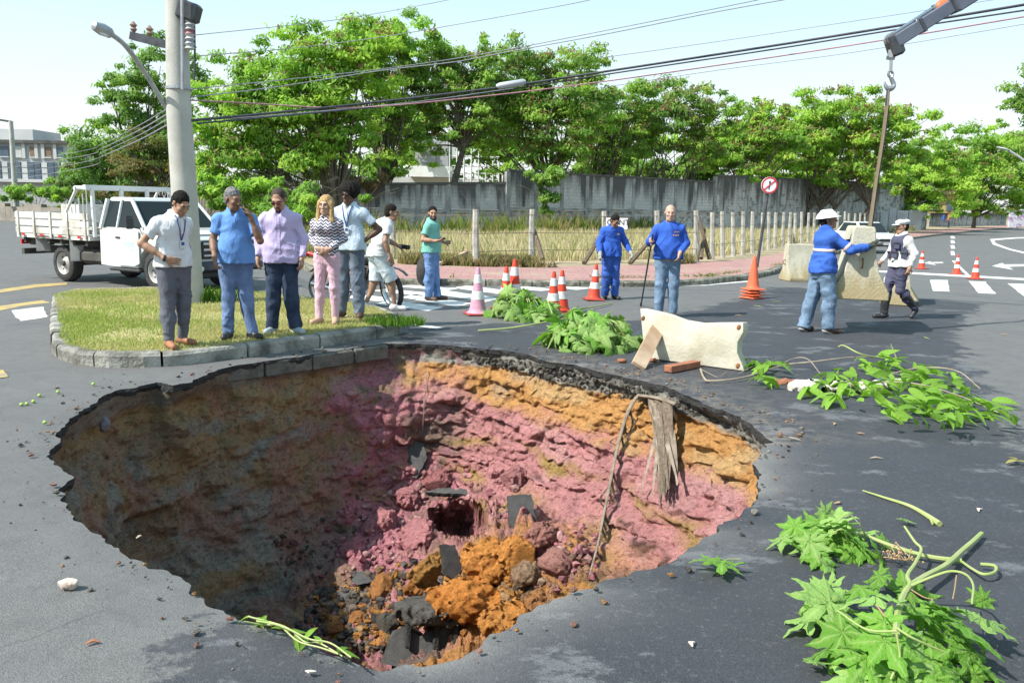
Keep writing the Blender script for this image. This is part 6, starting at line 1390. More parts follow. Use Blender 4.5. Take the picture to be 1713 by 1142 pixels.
    mb=MB(); mb.box((bx1+.0,yb+Wb/2,1.93),(.09,Wb+.1,.09)); mb.build('rack_beam',M['truck_white'],t); mb=MB(); mb.box((bx1-.42,yb+Wb/2,1.91),(.06,Wb,.07)); mb.build('rack_beam',M['truck_white'],t)
    for yy in (yb+.05,yb+Wb-.05):
        mb=MB(); mb.tube([(bx1-.42,yy,1.9),(bx1-.85,yy,1.40)],.03,6); mb.build('rack_strut',M['truck_white'],t); mb=MB(); mb.box((bx1-.21,yy,1.93),(.48,.05,.06)); mb.build('rack_arm',M['truck_white'],t)
        for k in range(5): mb=MB(); mb.tube([(bx1-.1-k*.13,yy,1.90-k*.09),(bx1-.1-k*.13,yy,1.30)],.012,5); mb.build('rack_bar',M['truck_white'],t)
    # mudguards and rear bumper
    for yy in (yb+.13,yb+Wb-.13):
        mb=MB(); P=[(-2.42,.45),(-2.42,.86),(-2.5,.92),(-3.55,.92),(-3.62,.86),(-3.62,.60)]; Q=[(x,z) for x,z in P]
        V=[];F=[]
        for x,z in P: V+=[(x,yy-.15,z),(x,yy+.15,z)]
        for i in range(len(P)-1): F.append((2*i,2*i+1,2*i+3,2*i+2))
        mb.add(V,F); mb.add([(v[0]*1.0+.0,v[1],v[2]+.025) for v in V],[f[::-1] for f in F]); mb.build('mudguard',M['truck_white'],t)
    mb=MB(); mb.box((-4.25,yb+Wb/2,.58),(.10,Wb-.1,.12)); mb.build('rear_bumper',M['grime'],t); mb=MB(); mb.box((-3.95,yb+.3,.80),(.4,.3,.16)); mb.build('tool_box',M['grime'],t)
    for yy in (yb+.2,yb+Wb-.2): mb=MB(); mb.box((-4.37,yy,.78),(.05,.22,.10)); mb.build('tail_lamp',M['red_lamp'],t)
    c=thing('crate','white board crate riding in the bed of the truck','crate',t.matrix_basis@Vector((-3.05,.55,zf)),math.radians(-31))
    for k,(q,d) in enumerate((((0,-.28,.30),(.62,.03,.6)),((0,.28,.30),(.62,.03,.6)),((-.3,0,.30),(.03,.53,.6)),((.3,0,.30),(.03,.53,.6)),((0,0,.05),(.6,.55,.05)))): mb=MB(); mb.box(q,d); mb.build('board',M['board_white'],c)
    for k in range(4): pl=thing('plank','long pale plank lying in the truck bed, '+('nearest the front rack','second of the loose planks','third of the loose planks','topmost at the back')[k],'plank',t.matrix_basis@Vector((-2.6-.3*k,.35+.32*k,zf+.09+.10*k)),math.radians(-31+random.uniform(-6,6)),'planks in the truck bed'); mb=MB(); mb.box((0,0,.03),(1.7,.16,.05)); mb.build('board',M['board_white'],pl)
    return t
truck()
# ---- small white car on the far road
def car():
    o=G(1446,421); t=thing('white_car','small white car facing us, half hidden behind the hanging concrete barrier','car',(o.x,o.y,0),math.radians(84),None,.90)
    # local: +y is the rear, front faces the camera (-y)
    prof=[(-1.75,.32),(-1.80,.55),(-1.70,.80),(-.85,.92),(-.75,.93),(1.55,.95),(1.72,.85),(1.75,.35)]
    mb=MB(); mb.M=Matrix.Rotation(-PI/2+PI/2,4,'Z'); mb.prism([(y,z) for y,z in prof],-.82,.82,'yz'); bevel(mb.build('body',M['truck_white'],t),.07,3,24)
    mb=MB(); mb.add([(-.74,-.80,.92),(.74,-.80,.92),(.74,1.45,.93),(-.74,1.45,.93),(-.58,-.15,1.42),(.58,-.15,1.42),(.58,1.05,1.42),(-.58,1.05,1.42)],[(3,2,1,0),(4,5,6,7),(0,1,5,4),(1,2,6,5),(2,3,7,6),(3,0,4,7)]); bevel(mb.build('cabin',M['truck_white'],t),.05,3,20)
    slab('windscreen',[(-.66,-.775,.96),(.66,-.775,.96),(.545,-.235,1.375),(-.545,-.235,1.375)],.012,(0,-.6,.7),'glass',t)
    for s in (-1,1): slab('side_window',[(s*.735,-.5,.97),(s*.595,-.1,1.37),(s*.595,1.0,1.37),(s*.735,1.2,.97)],.012,(s,0,.3),'glass',t)
    for s in (-1,1):
        mb=MB(); mb.box((s*.62,-1.76,.66),(.34,.09,.16),None,.04); mb.build('headlight',M['clear_lamp'],t,True); mb=MB(); mb.box((s*.93,-.55,.98),(.17,.09,.12),None,.03); mb.build('mirror',M['black_plastic'],t,True)
    mb=MB(); mb.box((0,-1.80,.62),(.7,.05,.12),None,.02); mb.build('grille',M['black_plastic'],t); mb=MB(); mb.box((0,-1.80,.42),(1.62,.12,.16),None,.05); mb.build('bumper',M['grime'],t,True); mb=MB(); mb.box((0,-1.875,.46),(.4,.01,.12)); mb.build('number_plate',M['render_pale'],t)
    for s in (-1,1):
        for y in (-1.15,1.15): wheel(t,(s*.70,y,.29),.29,.18,R=roty(s*PI/2))
    t.rotation_euler[2]=math.radians(8)
car()
# ---- motorcycle behind the row of people
M['moto_black']=carpaint('moto_black',(.02,.02,.024)); M['moto_red']=carpaint('moto_red',(.42,.02,.02)); M['engine']=pm('engine_alloy',(.22,.22,.22),(.10,.10,.10),12,.5,.3,40,metal=.6)
def spoked(parent,c,r,w,R):
    mb=MB(); c=Vector(c); mb.lathe([(r*.84,-w*.4),(r*.90,-w*.5),(r*.98,-w*.3),(r,0),(r*.98,w*.3),(r*.90,w*.5),(r*.84,w*.4)],28,c,R,False); ty=mb.build('wheel',M['black_rubber'],parent,True)
    mb=MB(); mb.lathe([(r*.85,-w*.35),(r*.80,-w*.2),(r*.80,w*.2),(r*.85,w*.35)],28,c,R,False); mb.build('rim',M['chrome'],ty,True); mb=MB(); mb.lathe([(.001,-.05),(.045,-.05),(.045,.05),(.001,.05)],12,c,R,False); mb.build('hub',M['engine'],ty,True)
    mb=MB()
    for k in range(18):
        a=2*PI*k/18; mb.tube([c+R@Vector((.04*math.cos(a+.6),.04*math.sin(a+.6),.035*(-1)**k)),c+R@Vector((r*.82*math.cos(a),r*.82*math.sin(a),0))],.003,4)
    o=mb.build('spokes',M['steel'],ty); o['kind']='stuff'
def motorcycle():
    a=G(546,511); b=G(655,516); mid=(a+b)/2; t=thing('motorcycle','dark motorcycle with a red tail lamp standing behind the woman and tall man','motorcycle',(mid.x,mid.y,.0),math.atan2(b.y-a.y,b.x-a.x),None,1.0)
    L=(b-a).length; hb=L/2
    # rear wheel at -x, front wheel at +x turned towards us
    spoked(t,(-hb,0,.31),.31,.11,rotx(PI/2)); st=rotz(math.radians(-38)); lean=rotx(math.radians(10)); spoked(t,(hb,.0,.32),.32,.10,st@lean@rotx(PI/2))
    mb=MB(); mb.box((-.02,0,.40),(.34,.26,.30),None,.06); e=mb.build('engine',M['engine'],t,True)
    mb=MB()
    for k in range(6): mb.box((.06,0,.52+k*.028),(.2,.24,.012))
    mb.build('cooling_fins',M['engine'],e)
    f=Field((-.9,-.3,.4),(.8,.3,1.1),.014); f.ell((.18,0,.80),(.25,.14,.12),.05); f.cone((-.02,0,.76),(-.35,0,.78),.10,.09,.05,sc=(1,1,.7)); obj('tank',f.mesh('tank',[M['moto_black']]),t)
    f=Field((-.9,-.3,.4),(.8,.3,1.1),.014); f.cone((-.02,0,.80),(-.62,0,.86),.10,.085,.04,sc=(1,1.1,.62)); obj('seat',f.mesh('seat',[M['leather_black']]),t)
    f=Field((-1.1,-.3,.4),(.8,.3,1.1),.014); f.cone((-.40,0,.74),(-.86,0,.86),.11,.05,.04,sc=(1,1,.7)); obj('tail',f.mesh('tail',[M['moto_red']]),t)
    mb=MB(); mb.box((-.90,0,.84),(.05,.16,.07),None,.02); mb.build('tail_lamp',M['red_lamp'],t,True)
    for y in (-.05,.05): mb=MB(); mb.tube([(hb,y*1.6,.32),(hb-.18,y*1.6,.72),(hb-.30,y*1.6,1.0)],[.026,.026,.022],8); mb.build('fork_leg',M['chrome'],t,True)
    mb=MB(); mb.tube(spline([(hb-.42,-.38,1.06),(hb-.33,-.2,1.04),(hb-.30,0,1.0),(hb-.33,.2,1.04),(hb-.42,.38,1.06)],4),.014,6); hbx=mb.build('handlebar',M['black_plastic'],t,True)
    for y in (-.34,.34): mb=MB(); mb.tube([(hb-.40,y,1.06),(hb-.34,y*1.08,1.20)],.008,5); mb.ell((hb-.34,y*1.08,1.24),(.02,.06,.045),None,10,6); mb.build('mirror',M['black_plastic'],hbx)
    mb=MB(); mb.ell((hb-.16,0,.92),(.09,.10,.10),None,12,8); mb.build('headlight',M['clear_lamp'],t,True)
    for x0 in (hb,-hb):
        mb=MB(); P=[]; 
        for k in range(8):
            an=math.radians(40+k*14); P.append((x0+.36*math.cos(an),0,.315+.36*math.sin(an)))
        mb.tube(P,.055,6,True,.25); mb.build('fender',M['moto_black'],t,True)
    mb=MB(); mb.tube([(.1,-.14,.30),(-.2,-.17,.27),(-.75,-.18,.38)],[.025,.03,.045],8); mb.build('exhaust',M['chrome'],t,True)
    mb=MB(); mb.tube([(hb-.3,0,.95),(.05,0,.70),(-.3,0,.62),(-hb,0,.31)],.025,6); mb.tube([(hb-.3,0,.9),(.12,0,.35),(-.2,0,.28),(-hb,0,.31)],.025,6); mb.build('frame',M['moto_black'],t,True)
    for y in (-.12,.12): mb=MB(); mb.tube([(-hb,y,.31),(-.45,y,.74)],.022,7); mb.build('shock_absorber',M['chrome'],t,True)
    mb=MB(); mb.tube([(-.05,-.13,.30),(-.12,-.30,.02)],.012,6); mb.build('side_stand',M['black_plastic'],t)
motorcycle()
# a tyre standing behind the man in mint
o=G(712,478); t=thing('tyre','worn black tyre standing upright behind the legs of the man in mint green','tyre',(o.x,o.y,.004),0); mb=MB(); mb.lathe([(.17,-.07),(.20,-.10),(.28,-.09),(.30,-.05),(.30,.05),(.28,.09),(.20,.10),(.17,.07)],28,(0,0,.30),rotz(math.radians(72))@rotx(PI/2),False); mb.build('tread_ring',M['black_rubber'],t,True)
# ================================================================ cones
def plastic(name,c,c2):
    t=NT(name); k=t.mix(t.ramp(t.noise(6,6,.65),[(.42,0),(.72,1)]),c,c2); k=t.mix(t.ramp(t.noise(11,8,.8,vec=t.map((1,1,.5))),[(.52,0),(.66,.55)]),k,(.16,.13,.11)); t.set(k,.6,0,.3); return t.mat
M['cone_red']=plastic('cone_red',(.60,.055,.025),(.45,.05,.03)); M['cone_orange']=plastic('cone_orange',(.66,.13,.055),(.50,.11,.06)); M['cone_faded']=plastic('cone_faded',(.52,.24,.33),(.60,.38,.45)); M['cone_white']=plastic('cone_band',(.66,.66,.64),(.52,.50,.48)); M['cone_base']=plastic('cone_base_dark',(.36,.05,.04),(.25,.04,.03))
def cone(label, loc, H, body='cone_red', bands=True, tilt=(0,0), rz=0, group='traffic cones', base='cone_base'):
    t=thing('traffic_cone',label,'traffic cone',loc,rz,group,H/.75); t.rotation_euler[0]=tilt[0]; t.rotation_euler[1]=tilt[1]
    rb,rt=.135,.028; z0,z1=.045,.75
    def rr(z): return rb+(rt-rb)*(z-z0)/(z1-z0)
    mb=MB(); mb.box((0,0,.016),(.40,.40,.03),None,.012); mb.build('base',M[base],t)
    mb=MB(); mb.lathe([(.185,.028),(.165,.040),(rb+.008,.055),(rr(.10),.10),(rr(.30),.30),(rr(.5),.5),(rr(.72),.72),(rt*.9,.745),(rt*.55,.75),(rt*.5,.70),(rt*.5,.60)],28,(0,0,0),None,False); mb.build('body',M[body],t,True)
    if bands:
        for a,b in ((.24,.37),(.50,.63)):
            mb=MB(); mb.lathe([(rr(a)+.0005,a-.002),(rr(a)+.005,a+.002),(rr(b)+.005,b-.002),(rr(b)+.0005,b+.002)],28,(0,0,0),None,False); mb.build('band',M['cone_white'],t,True)
    return t
def cpx(label,px,pyb,pyt,**k):
    p=G(px,pyb-4); q=D(px,pyt,p.y); return cone(label,(p.x,p.y,.004),q.z,**k)
cpx('faded pink cone with white bands, nearest the row of people',799,530,447,body='cone_faded',rz=.3)
cpx('red cone half hidden behind a brighter one, right of the faded pink cone',845,521,446,rz=.8,tilt=(0,.03))
cpx('tall bright red cone in front of another, right of the faded pink one',860,519,434,rz=.2)
cpx('left cone of the close pair standing in the cut branches',925,530,454,rz=.5)
cpx('right cone of the close pair standing in the cut branches',939,526,452,rz=1.1)
cpx('red and white cone whose tip the bending worker holds',993,506,442,rz=.2,tilt=(0,.05))
p=G(1258,499); h0=D(1258,428,p.y).z
for k in range(4):
    cone(('plain orange cone on top of a stack, near the round sign','second cone down in the stack of plain orange cones','third cone down in the stack of plain orange cones','lowest cone in the stack of plain orange cones')[k],(p.x+(-1)**k*.008,p.y,.004+(3-k)*.055),h0-.165,body='cone_orange',bands=False,rz=.25+k*.13,group='stacked orange cones',base='cone_orange')
cpx('banded cone just right of the guard, on the far side',1541,454,419,rz=.4); cpx('banded cone left of the pair standing on the stop line',1600,463,426,rz=.4); cpx('banded cone farthest to the right on the stop line',1631,471,430,rz=.1)
# a red cone tip entering at the right edge
p=G(1712,906); t=thing('plastic_piece','rounded red plastic piece at the right edge of the asphalt','debris',(p.x+.085,p.y,.0),.4); f=Field((-.2,-.1,-.05),(.2,.1,.15),.008); f.cone((-.07,0,.026),(.1,.01,.03),.018,.032,.01); obj('shell',f.mesh('shell',[M['cone_red']]),t)
# ================================================================ concrete barriers
def barrier_mat():
    t=NT('barrier_concrete'); z=t.sep(t.tc.outputs['Object'])[2]; c=t.mix(t.ramp(t.noise(2.2,9,.65),[(.4,0),(.68,1)]),(.47,.45,.36),(.34,.32,.24))
    d=t.math('ADD',t.math('MULTIPLY',z,-.8),t.noise(3,7,.7,vec=t.map((1.4,1.4,.5)))); c=t.mix(t.ramp(d,[(.12,0),(.42,.75)]),c,(.30,.235,.11)); c=t.mix(t.ramp(t.noise(5,8,.75,vec=t.map((1.6,1.6,.35))),[(.56,0),(.7,.6)]),c,(.15,.135,.10))
    t.set(c,.92,0,.2); t.bump(t.noise(28,5),.5,.02); return t.mat
M['barrier']=barrier_mat(); M['barrier_white']=pm('barrier_limewash',(.50,.475,.39),(.33,.30,.22),2.6,.9,.5,28,.015,lo=.42,hi=.70,detail=10); M['rust']=pm('rust',(.25,.10,.04),(.14,.06,.03),16,.9,.5,60)
JP=[(-.33,0),(-.335,.08),(-.17,.33),(-.105,.90),(-.085,.96),(.085,.96),(.105,.90),(.17,.33),(.335,.08),(.33,0)]
JP2=[(-.36,0),(-.365,.10),(-.22,.36),(-.165,.62),(-.14,.90),(-.12,.96),(.12,.96),(.14,.90),(.165,.62),(.22,.36),(.365,.10),(.36,0)]
def barrier(label, loc, rz, L=1.05, m='barrier', sc=1.0, prof=None, waist=.0, tilt=None, group='concrete barriers'):
    t=thing('concrete_barrier',label,'barrier',loc,rz,group,sc)
    if tilt: t.rotation_euler=tilt
    n=14; V=[];F=[]; JPx=prof or JP; k=len(JPx)
    for j in range(n+1):
        u=j/n; x=-L/2+L*u; w=1.0
        for q,(y,z) in enumerate(JPx):
            e=(vnoise(np.array([x*6+q,y*9,z*6]),9)-.5)*.025; dip=-waist*math.sin(PI*u)**2*(1 if z>.5 else 0); V.append((x+(e if j in(0,n) else 0),y*w+e,z+dip+e*.4*(z>.05)))
    for j in range(n):
        for q in range(k): F.append((j*k+q,j*k+(q+1)%k,(j+1)*k+(q+1)%k,(j+1)*k+q))
    F.append(tuple(range(k-1,-1,-1))); F.append(tuple(range(n*k,n*k+k)))
    mb=MB(); mb.add(V,F); b=bevel(mb.build('block',M[m],t),.012,1,40); 
    for s in (-1,1):
        mb=MB(); mb.tube(spline([(s*(L/2-.01),0,.55),(s*(L/2+.05),0,.52),(s*(L/2+.05),0,.45),(s*(L/2-.01),0,.42)],4),.011,6); mb.build('linking_loop',M['rust'],t,True)
    return t
# hanging one: seen end-on beside the helmeted worker
Yb=11.75; q=D(1447,500,Yb); ztop=D(1440,379,Yb).z; sc=(ztop-q.z)/.96
barrier('concrete barrier hanging from the crane sling, guided by the worker in the hard hat',(q.x,q.y+.35,q.z),math.radians(74),1.0,sc=sc,prof=JP2)
p=G(1333,471); barrier('concrete barrier standing left of the hard-hatted worker, with its sloping side to us',(p.x+.1,p.y+.3,.004),math.radians(8),.72,sc=.93)
p=G(1524,512); barrier('concrete barrier standing behind the legs of the walking guard',(p.x,p.y+.5,.004),math.radians(66),1.05,sc=.98)
# fallen one: a plate-like profile panel lying on its end, seen broadside
def fallen():
    a=G(1078,600); b=G(1240,622); z=1; t=thing('fallen_barrier','pale concrete barrier tipped on its side at the edge of the sinkhole','barrier',(a.x,a.y,.0),math.atan2(b.y-a.y,b.x-a.x),None,1.0)
    L=(b-a).length; Yc=(a.y+b.y)/2
    def q(px,py): 
        w=D(px,py,a.y+(b.y-a.y)*np.clip((px-1078)/162,0,1)); u=(Vector((w.x,w.y,0))-Vector((a.x,a.y,0))); return (u.length*(1 if px>=1078 else -1)*math.cos(0),w.z)
    # outline of the broad face
    out=[(1078,600),(1066,517),(1110,525),(1140,536),(1170,541),(1195,540),(1240,540),(1241,556),(1232,572),(1232,590),(1243,612),(1246,623),(1190,616)]
    P=[q(*o_) for o_ in out]; P=[(x,max(.012,z_)) for x,z_ in P]
    mb=MB(); mb.prism(P,.0,.15,'xz'); b_=bevel(mb.build('block',M['barrier_white'],t),.014,2,35); t.rotation_euler[0]=math.radians(-4)
    for x,z_ in (q(1236,548),q(1237,612),q(1076,533)):
        mb=MB(); mb.ell((x-.02,-.004,z_),(.022,.008,.030),roty(.4),9,6); mb.build('rusty_anchor',M['rust'],t,True)
fallen()
# ================================================================ street furniture, pole, cables, crane
M['pole_concrete']=pm('pole_concrete',(.46,.455,.42),(.33,.325,.295),2.2,.9,.3,30,.01,detail=8); M['galv']=pm('galvanised',(.40,.42,.44),(.30,.31,.33),9,.5,0,metal=.5); M['porcelain']=pm('porcelain',(.30,.20,.16),(.22,.14,.11),9,.2); M['black_cable']=pm('cable_sheath',(.035,.035,.045),(.06,.06,.07),6,.6); M['grey_cable']=pm('grey_cable',(.26,.26,.29),(.18,.18,.21),6,.6); M['rose_cable']=pm('faded_red_cable',(.38,.20,.22),(.28,.14,.16),6,.6)
def utility_pole():
    b=G(320,506,.145); Y=b.y; t=thing('utility_pole','thick grey concrete utility pole standing in the grass island','pole',(b.x,b.y,.1))
    top=D(294,-60,Y)-Vector((b.x,b.y,.1)); m_=D(299,180,Y)-Vector((b.x,b.y,.1)); m_.y=top.y=0
    r0=20.5*Y/FPX*1.0; r1=15.5*Y/FPX
    mb=MB(); mb.tube([(0,0,-.1),m_*.5,m_,top],[r0*1.03,r0,r0*.95,r1],24); mb.build('shaft',M['pole_concrete'],t,True)
    def at(px,py,dy=0): p=D(px,py,Y+dy)-Vector((b.x,b.y,.1)); return p
    mb=MB(); mb.tube([at(304,-40,-.28),at(305,150,-.28)],.022,6); mb.build('conduit',M['galv'],t,True)
    for y in (148,): mb=MB(); c=at(300,y); mb.lathe([(r0*.96,-.02),(r0*1.04,-.02),(r0*1.04,.02),(r0*.96,.02)],24,c,None,False); mb.build('clamp_band',M['galv'],t)
    # crossarm with insulators
    ca=MB(); a1,a2=at(219,60,.15),at(283,76,.15); d=(a2-a1); c=(a1+a2)/2; ca.box(c,(d.length,.10,.11),Matrix(((d.x,0,-d.z),(0,d.length,0),(d.z,0,d.x))).__mul__(1/d.length) if False else roty(-math.atan2(d.z,d.x))); arm=ca.build('crossarm',M['dark_metal'],t)
    for f in (.08,.5): 
        p=a1.lerp(a2,f)+Vector((0,0,.06)); mb=MB(); mb.lathe([(.02,0),(.05,.04),(.03,.07),(.055,.10),(.03,.13),(.015,.15)],12,p); mb.build('insulator',M['porcelain'],arm,True)
    # switch box and hanging fuse ribbon
    mb=MB(); mb.box(at(316,20,-.1),(.30,.22,.26),roty(.3),.03); bx=mb.build('switch_box',M['dark_metal'],t,True)
    mb=MB(); mb.tube([at(308,14,-.1),at(327,18,-.1)],.05,8); mb.build('bracket',M['dark_metal'],bx)
    for k in range(6): mb=MB(); c=at(318,38+k*8,-.12); mb.lathe([(.03,-.05),(.075,-.03),(.05,.0),(.075,.03),(.03,.05)],12,c); mb.build('insulator_disc',M[('render_pale','zinc','red_lamp','render_pale','zinc','render_pale')[k]] if k!=2 else M['rose_cable'],t,True)
    mb=MB(); mb.tube([at(325,30,-.1),at(326,90,-.1),at(325,135,-.1)],.015,6); mb.build('drop_wire',M['black_cable'],t)
    return t,at,Y
UP,UAT,UY=utility_pole()
def street_lamp():
    b=D(277,178,UY); t=thing('street_lamp','curved steel arm with a flat lamp head reaching left from the concrete pole','street lamp',(b.x,b.y,0))
    P=[D(x,y,UY+dy)-Vector((b.x,b.y,0)) for x,y,dy in ((279,182,-.05),(252,137,-.25),(226,98,-.5),(206,73,-.7),(184,56,-.9))]
    mb=MB(); mb.tube(spline(P,6),.035,8); mb.build('arm',M['galv'],t,True)
    a=P[-1]; d=(D(157,43,UY-1.1)-D(184,56,UY-.9)); L=d.length; mb=MB(); R=frame(d); mb.lathe([(.03,-.05),(.07,.0),(.085,L*.5),(.06,L),(.01,L+.03)],12,a,R); mb.build('lamp_head',M['galv'],t,True); mb=MB(); mb.ell(a+d*.5+Vector((0,0,-.05)),(L*.36,.07,.03),roty(-math.atan2(d.z,d.x)),12,7); mb.build('lamp_glass',M['clear_lamp'],t,True)
street_lamp()
p=G(26,356); Yp=62; t=thing('lamp_post','slender grey pole with a short cross-piece at the far left','pole',(D(27,345,Yp).x,Yp,.1)); ox=D(27,345,Yp).x
mb=MB(); mb.tube([(0,0,0),(D(18,203,Yp).x-ox,0,D(18,203,Yp).z-.1)],[.22,.15],10); mb.build('shaft',M['pole_concrete'],t,True); mb=MB(); mb.tube([(D(-12,200,Yp).x-ox,0,D(0,199,Yp).z-.1),(D(20,204,Yp).x-ox,0,D(20,204,Yp).z-.1)],.07,6); mb.build('crossarm',M['dark_metal'],t)
Yp=70; ox=D(1730,300,Yp).x; t=thing('far_street_lamp','white curved street lamp arm leaning in from the right edge','street lamp',(ox,Yp,0)); mb=MB(); mb.tube(spline([(0,0,0),(D(1730,290,Yp).x-ox,0,D(1730,290,Yp).z),(D(1712,268,Yp).x-ox,0,D(1712,268,Yp).z),(D(1688,252,Yp).x-ox,0,D(1688,252,Yp).z)],6),.09,8); mb.build('arm',M['render_pale'],t,True); mb=MB(); mb.ell((D(1678,249,Yp).x-ox,0,D(1678,249,Yp).z),(.6,.18,.1),roty(.2),12,6); mb.build('lamp_head',M['render_pale'],t,True)
# cables: (label, photo points with distance, radius, material)
def cable(label, pts, r, m, group='overhead cables'):
    P=[D(x,y,Y) for x,y,Y in pts]; S=spline(P,8); o=P[0]; mb=MB(); mb.tube(S,r,5); c=mb.build('cable',M[m],None,True,origin=o); tag(c,label,'cable',group); return c
cable('thick black bundled cable crossing from mid sky to the upper right corner',[(320,202,UY),(480,187,14.5),(640,170,15.5),(840,146,16),(1000,122,16),(1300,76,15),(1500,44,14),(1800,-6,13)],.022,'black_cable')
cable('black cable running just under the bundled one',[(330,207,UY),(640,178,15.5),(840,152,16),(1000,127,16),(1300,82,15),(1500,50,14),(1800,5,13)],.014,'black_cable')
cable('faded red cable sagging below the black bundle',[(320,168,UY),(420,173,14.5),(540,180,15),(640,178,15.4),(840,158,15.6),(1030,134,15.4),(1300,95,15),(1500,64,14),(1800,14,13)],.012,'rose_cable')
cable('thin grey cable above the faded red one, in the tree tops',[(318,163,UY),(460,146,15),(640,118,16),(760,104,16),(850,87,16),(1010,58,15.5),(1200,20,15),(1380,-12,14)],.009,'grey_cable')
cable('thin grey cable rising to the top edge right of centre',[(318,150,UY),(620,118,16),(800,92,16.5),(1000,54,16),(1250,4,15),(1320,-12,15)],.008,'grey_cable')
cable('upper thin grey cable touching the tallest crown',[(318,95,UY),(500,80,16),(640,62,16.5),(760,42,17),(950,8,16),(1010,-6,16)],.007,'grey_cable')
cable('highest thin cable leaving by the top edge',[(318,60,UY),(560,34,17),(700,10,17),(790,-8,17)],.006,'grey_cable')
cable('lowest thin grey cable below the faded red one, right of the crowns',[(1000,148,17),(1200,118,17),(1400,92,16),(1600,60,15),(1800,26,14)],.006,'grey_cable')
cable('thin cable just above the black bundle at the right',[(1000,98,18),(1200,70,18),(1400,40,17),(1560,16,16),(1700,-6,15)],.006,'grey_cable')
cable('pale cable drooping into the leaves right of the pole',[(318,202,UY),(420,196,14.5),(560,184,15.5),(700,170,16),(860,148,16.2)],.008,'grey_cable')
for i,(x,y,l) in enumerate(((118,256,'uppermost'),(122,262,'second'),(126,270,'third'),(128,277,'lowest'))):
    cable(l+' of the grey cables fanning left from the concrete pole',[(280,182+i*9,UY),(225,214+i*8,20),(170,241+i*7,30),(x,y+i*2,45),(-40,y+24+i*3,80)],.010+.003*(i%2),'grey_cable')
p=D(855,141,16); t=thing('cable_splice','pale grey splice sleeve hanging on the black cable bundle','cable fitting',p); q=D(880,137,16)-p; mb=MB(); mb.tube([-q,-q*.8,q*.8,q],[.03,.06,.06,.03],10); mb.build('sleeve',M['zinc'],t,True)
# ---- no-turn sign
def no_turn():
    b=G(1266,447,.13); Y=b.y; c=D(1286,310,Y)-b; t=thing('road_sign','round no-turn road sign on a leaning dark pole beside the pavement','sign',b)
    mb=MB(); mb.tube([(0,0,-.1),c*.995],.04,10); mb.build('pole',M['dark_metal'],t,True)
    r=13.2*Y/FPX*1.02; lean=roty(math.atan2(c.x,c.z)); R=lean@rotx(PI/2)
    c2=c+Vector((0,-.06,0))
    mb=MB(); mb.lathe([(.001,-.012),(r,-.012),(r,.006),(r*.97,.010),(.001,.010)],36,c2,R,False); d=mb.build('disc',M['paint_white_sign'] if 'paint_white_sign' in M else M['white_paint'],t)
    M['sign_red']=pm('sign_red',(.58,.03,.05),(.50,.035,.05),5,.4)
    mb=MB(); mb.lathe([(r*.80,.011),(r*.80,.016),(r*.985,.016),(r*.985,.011)],36,c2,R,False); mb.build('red_ring',M['sign_red'],d)
    L=R
    def bar(p0,p1,w,h,m,name):
        v=Vector((p1[0]-p0[0],p1[1]-p0[1])); a=math.atan2(v.y,v.x); cc=((p0[0]+p1[0])/2,(p0[1]+p1[1])/2); mb=MB(); mb.box(c2+R@Vector((cc[0],cc[1],h)),(v.length,w,.004),R@rotz(a)); mb.build(name,M[m],d)
    bar((.0,-r*.52),(.0,r*.05),r*.13,.013,'black_plastic','arrow_stem'); bar((.0,r*.0),(-r*.0,r*.36),r*.13,.0132,'black_plastic','arrow_stem')
    mb=MB(); mb.prism([(-r*.15,r*.30),(r*.15,r*.30),(0,r*.58)],.011,.0155,'xy',R,c2); mb.build('arrow_head',M['black_plastic'],d)
    bar((-r*.60,-r*.60),(r*.60,r*.60),r*.15,.019,'sign_red','slash')
no_turn()
# board on the fence post behind the bending worker
Yb=D(1018,392,23.2); t=thing('notice_board','small white board lettered in black on the fence behind the bending worker','sign',(D(1030,380,23.2).x,23.0,D(1030,374,23.2).z))
s=23.2/FPX; mb=MB(); mb.box((0,0,0),(36*s,.02,19*s)); mb.build('panel',M['white_paint'],t); mb=MB(); mb.box((0,.012,0),(38*s,.012,21*s)); mb.build('rim',M['black_plastic'],t)
fc=bpy.data.curves.new('lettering','FONT'); fc.body='CONT'; fc.size=9.5*s*1.35; fc.align_x='LEFT'; fc.extrude=.002
fo=bpy.data.objects.new('lettering',fc); COL.objects.link(fo); bpy.context.view_layer.update(); dg=bpy.context.evaluated_depsgraph_get(); me=bpy.data.meshes.new_from_object(fo.evaluated_get(dg)); bpy.data.objects.remove(fo); me.materials.clear(); me.materials.append(M['black_plastic']); l=obj('lettering',me,t,(-16.5*s,-.0135,-2*s),rotx(PI/2))
